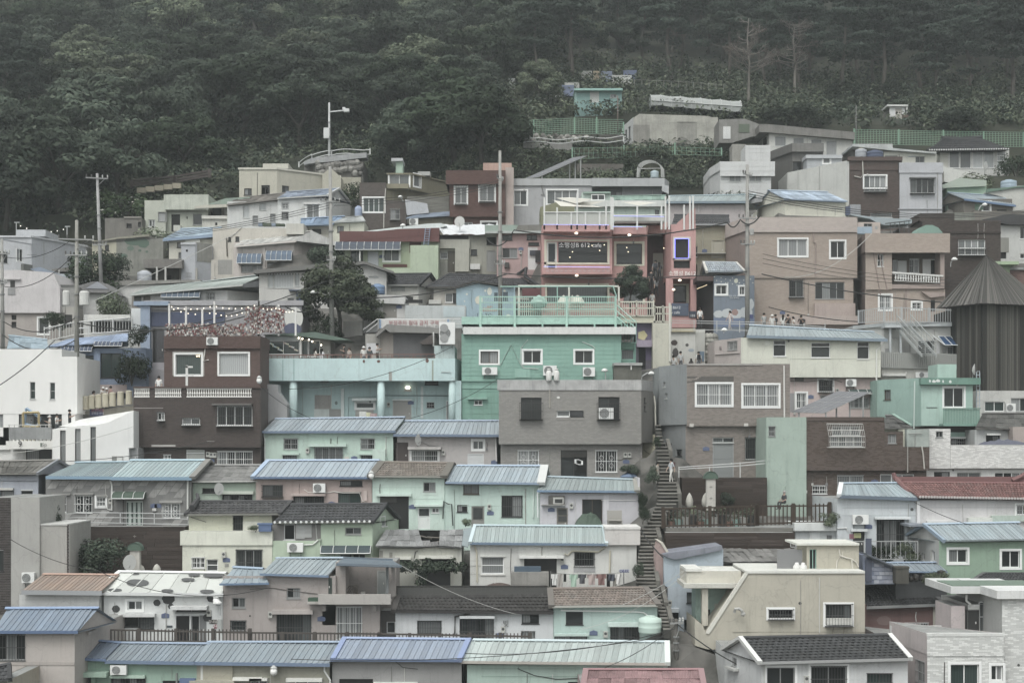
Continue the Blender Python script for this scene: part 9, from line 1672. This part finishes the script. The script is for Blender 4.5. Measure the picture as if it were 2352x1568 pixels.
for hx,pts,lab in(('6f94b5',((225,605),(345,690),(320,765),(210,740)),'tilted light blue picture frame on the cube house terrace'),('a8955c',((197,645),(333,640),(333,765),(200,765)),'upright ochre picture frame on the cube house terrace')):
 P_=[pt('03',*q,107.3 if hx=='6f94b5' else 107.1)for q in pts];m=M();[m.tube([P_[k],P_[(k+1)%4]],.09,4)for k in range(4)];one('picture_frame',lab,'frame',m,mat(hx,'s'),P_[0],'photo frames')
for k in range(12):x=1470+k*62;t_,xx=('23',x)if x<2240 else('33',x-2244);p=pt(t_,xx,1640,96.4+.2*(k%3));m=M();r=.22+.06*(k%3);H=.5+.14*(k%4);m.lathe([(r*.75,0),(r,H*.8),(r*1.08,H),(r*.9,H*.98)],p,10);leaves(m,R,p+V((0,0,H+.3)),(.3,.3,.35),46,.08);m.i=[0 if q<32 else 1 for q in range(len(m.f))];one('flower_pot',f"{('terracotta', 'teal', 'grey', 'black')[k % 4]} flower pot, {('first', 'second', 'third', 'fourth', 'fifth', 'sixth', 'seventh', 'eighth', 'ninth', 'tenth', 'eleventh', 'twelfth')[k]} behind the dark timber railing",'flower pot',m,[mat(('7c5a4c','6d8f88','8a8a86','3a3a39')[k%4],'s'),LEAF[('broad','light')[k%2]]],p,'flower pots behind the railing')
for k,(x,y,w_,h_,hx)in enumerate(((700,130,100,30,'9a9c98'),(800,140,62,40,'9a8a6c'),(870,140,105,38,'6c7a94'),(1060,130,130,38,'5d6d92'),(850,162,60,18,'b5b7b5'),(960,160,190,22,'adb0ad'),(505,262,135,36,'66769a'),(475,290,70,22,'b0b2ae'),(555,220,135,14,'b0b2ae'),(75,200,60,36,'b0b2b0'))):p=place('21',x,y,186)+V((0,0,.5));m=M();W_=w_*KZ*186/F;H=h_*KZ*186/F;m.box(p+V((0,0,-.9)),(W_,0,0),(0,.6,0),(0,0,H+.9));[m.box(p+V((0,-.03,H*q/4)),(W_,0,0),(0,.03,0),(0,0,.06))for q in range(1,4)];one('garden_stack',f"{('white', 'tan', 'blue slatted', 'big blue slatted', 'little white', 'long pale', 'blue striped', 'pale', 'thin pale', 'grey')[k]} pallet stack on the garden terraces, {'above the teal hut' if x > 650 else 'beside the teal hut'}",'pallet stack',m,mat(hx,'s'),p,'garden pallets')
# ============================================================ lettering becomes mesh
dg=bpy.context.evaluated_depsgraph_get()
for o in[o for o in bpy.data.objects if o.type=='FONT']:
 me=bpy.data.meshes.new_from_object(o.evaluated_get(dg));me.name='lettering'
 n=bpy.data.objects.new('lettering',me);COL.objects.link(n);n.parent=o.parent;n.location=o.location;n.rotation_euler=o.rotation_euler;bpy.data.objects.remove(o)
# ============================================================ air
lo,hi=min(v[2]for v in o_ground.data.vertices and[tuple(v.co)for v in o_ground.data.vertices])-1,260
m=M();m.box((-520,-80,lo),(1040,0,0),(0,1000,0),(0,0,hi-lo));hm=bpy.data.materials.new('air');hm.use_nodes=True;t_=hm.node_tree;t_.nodes.remove(t_.nodes['Principled BSDF'])
pv=t_.nodes.new('ShaderNodeVolumePrincipled');pv.inputs['Density'].default_value=HAZE;pv.inputs['Color'].default_value=(.86,.93,.93,1);pv.inputs['Anisotropy'].default_value=0;t_.links.new(pv.outputs[0],t_.nodes['Material Output'].inputs['Volume'])
obj('haze',m,hm,kind='stuff')
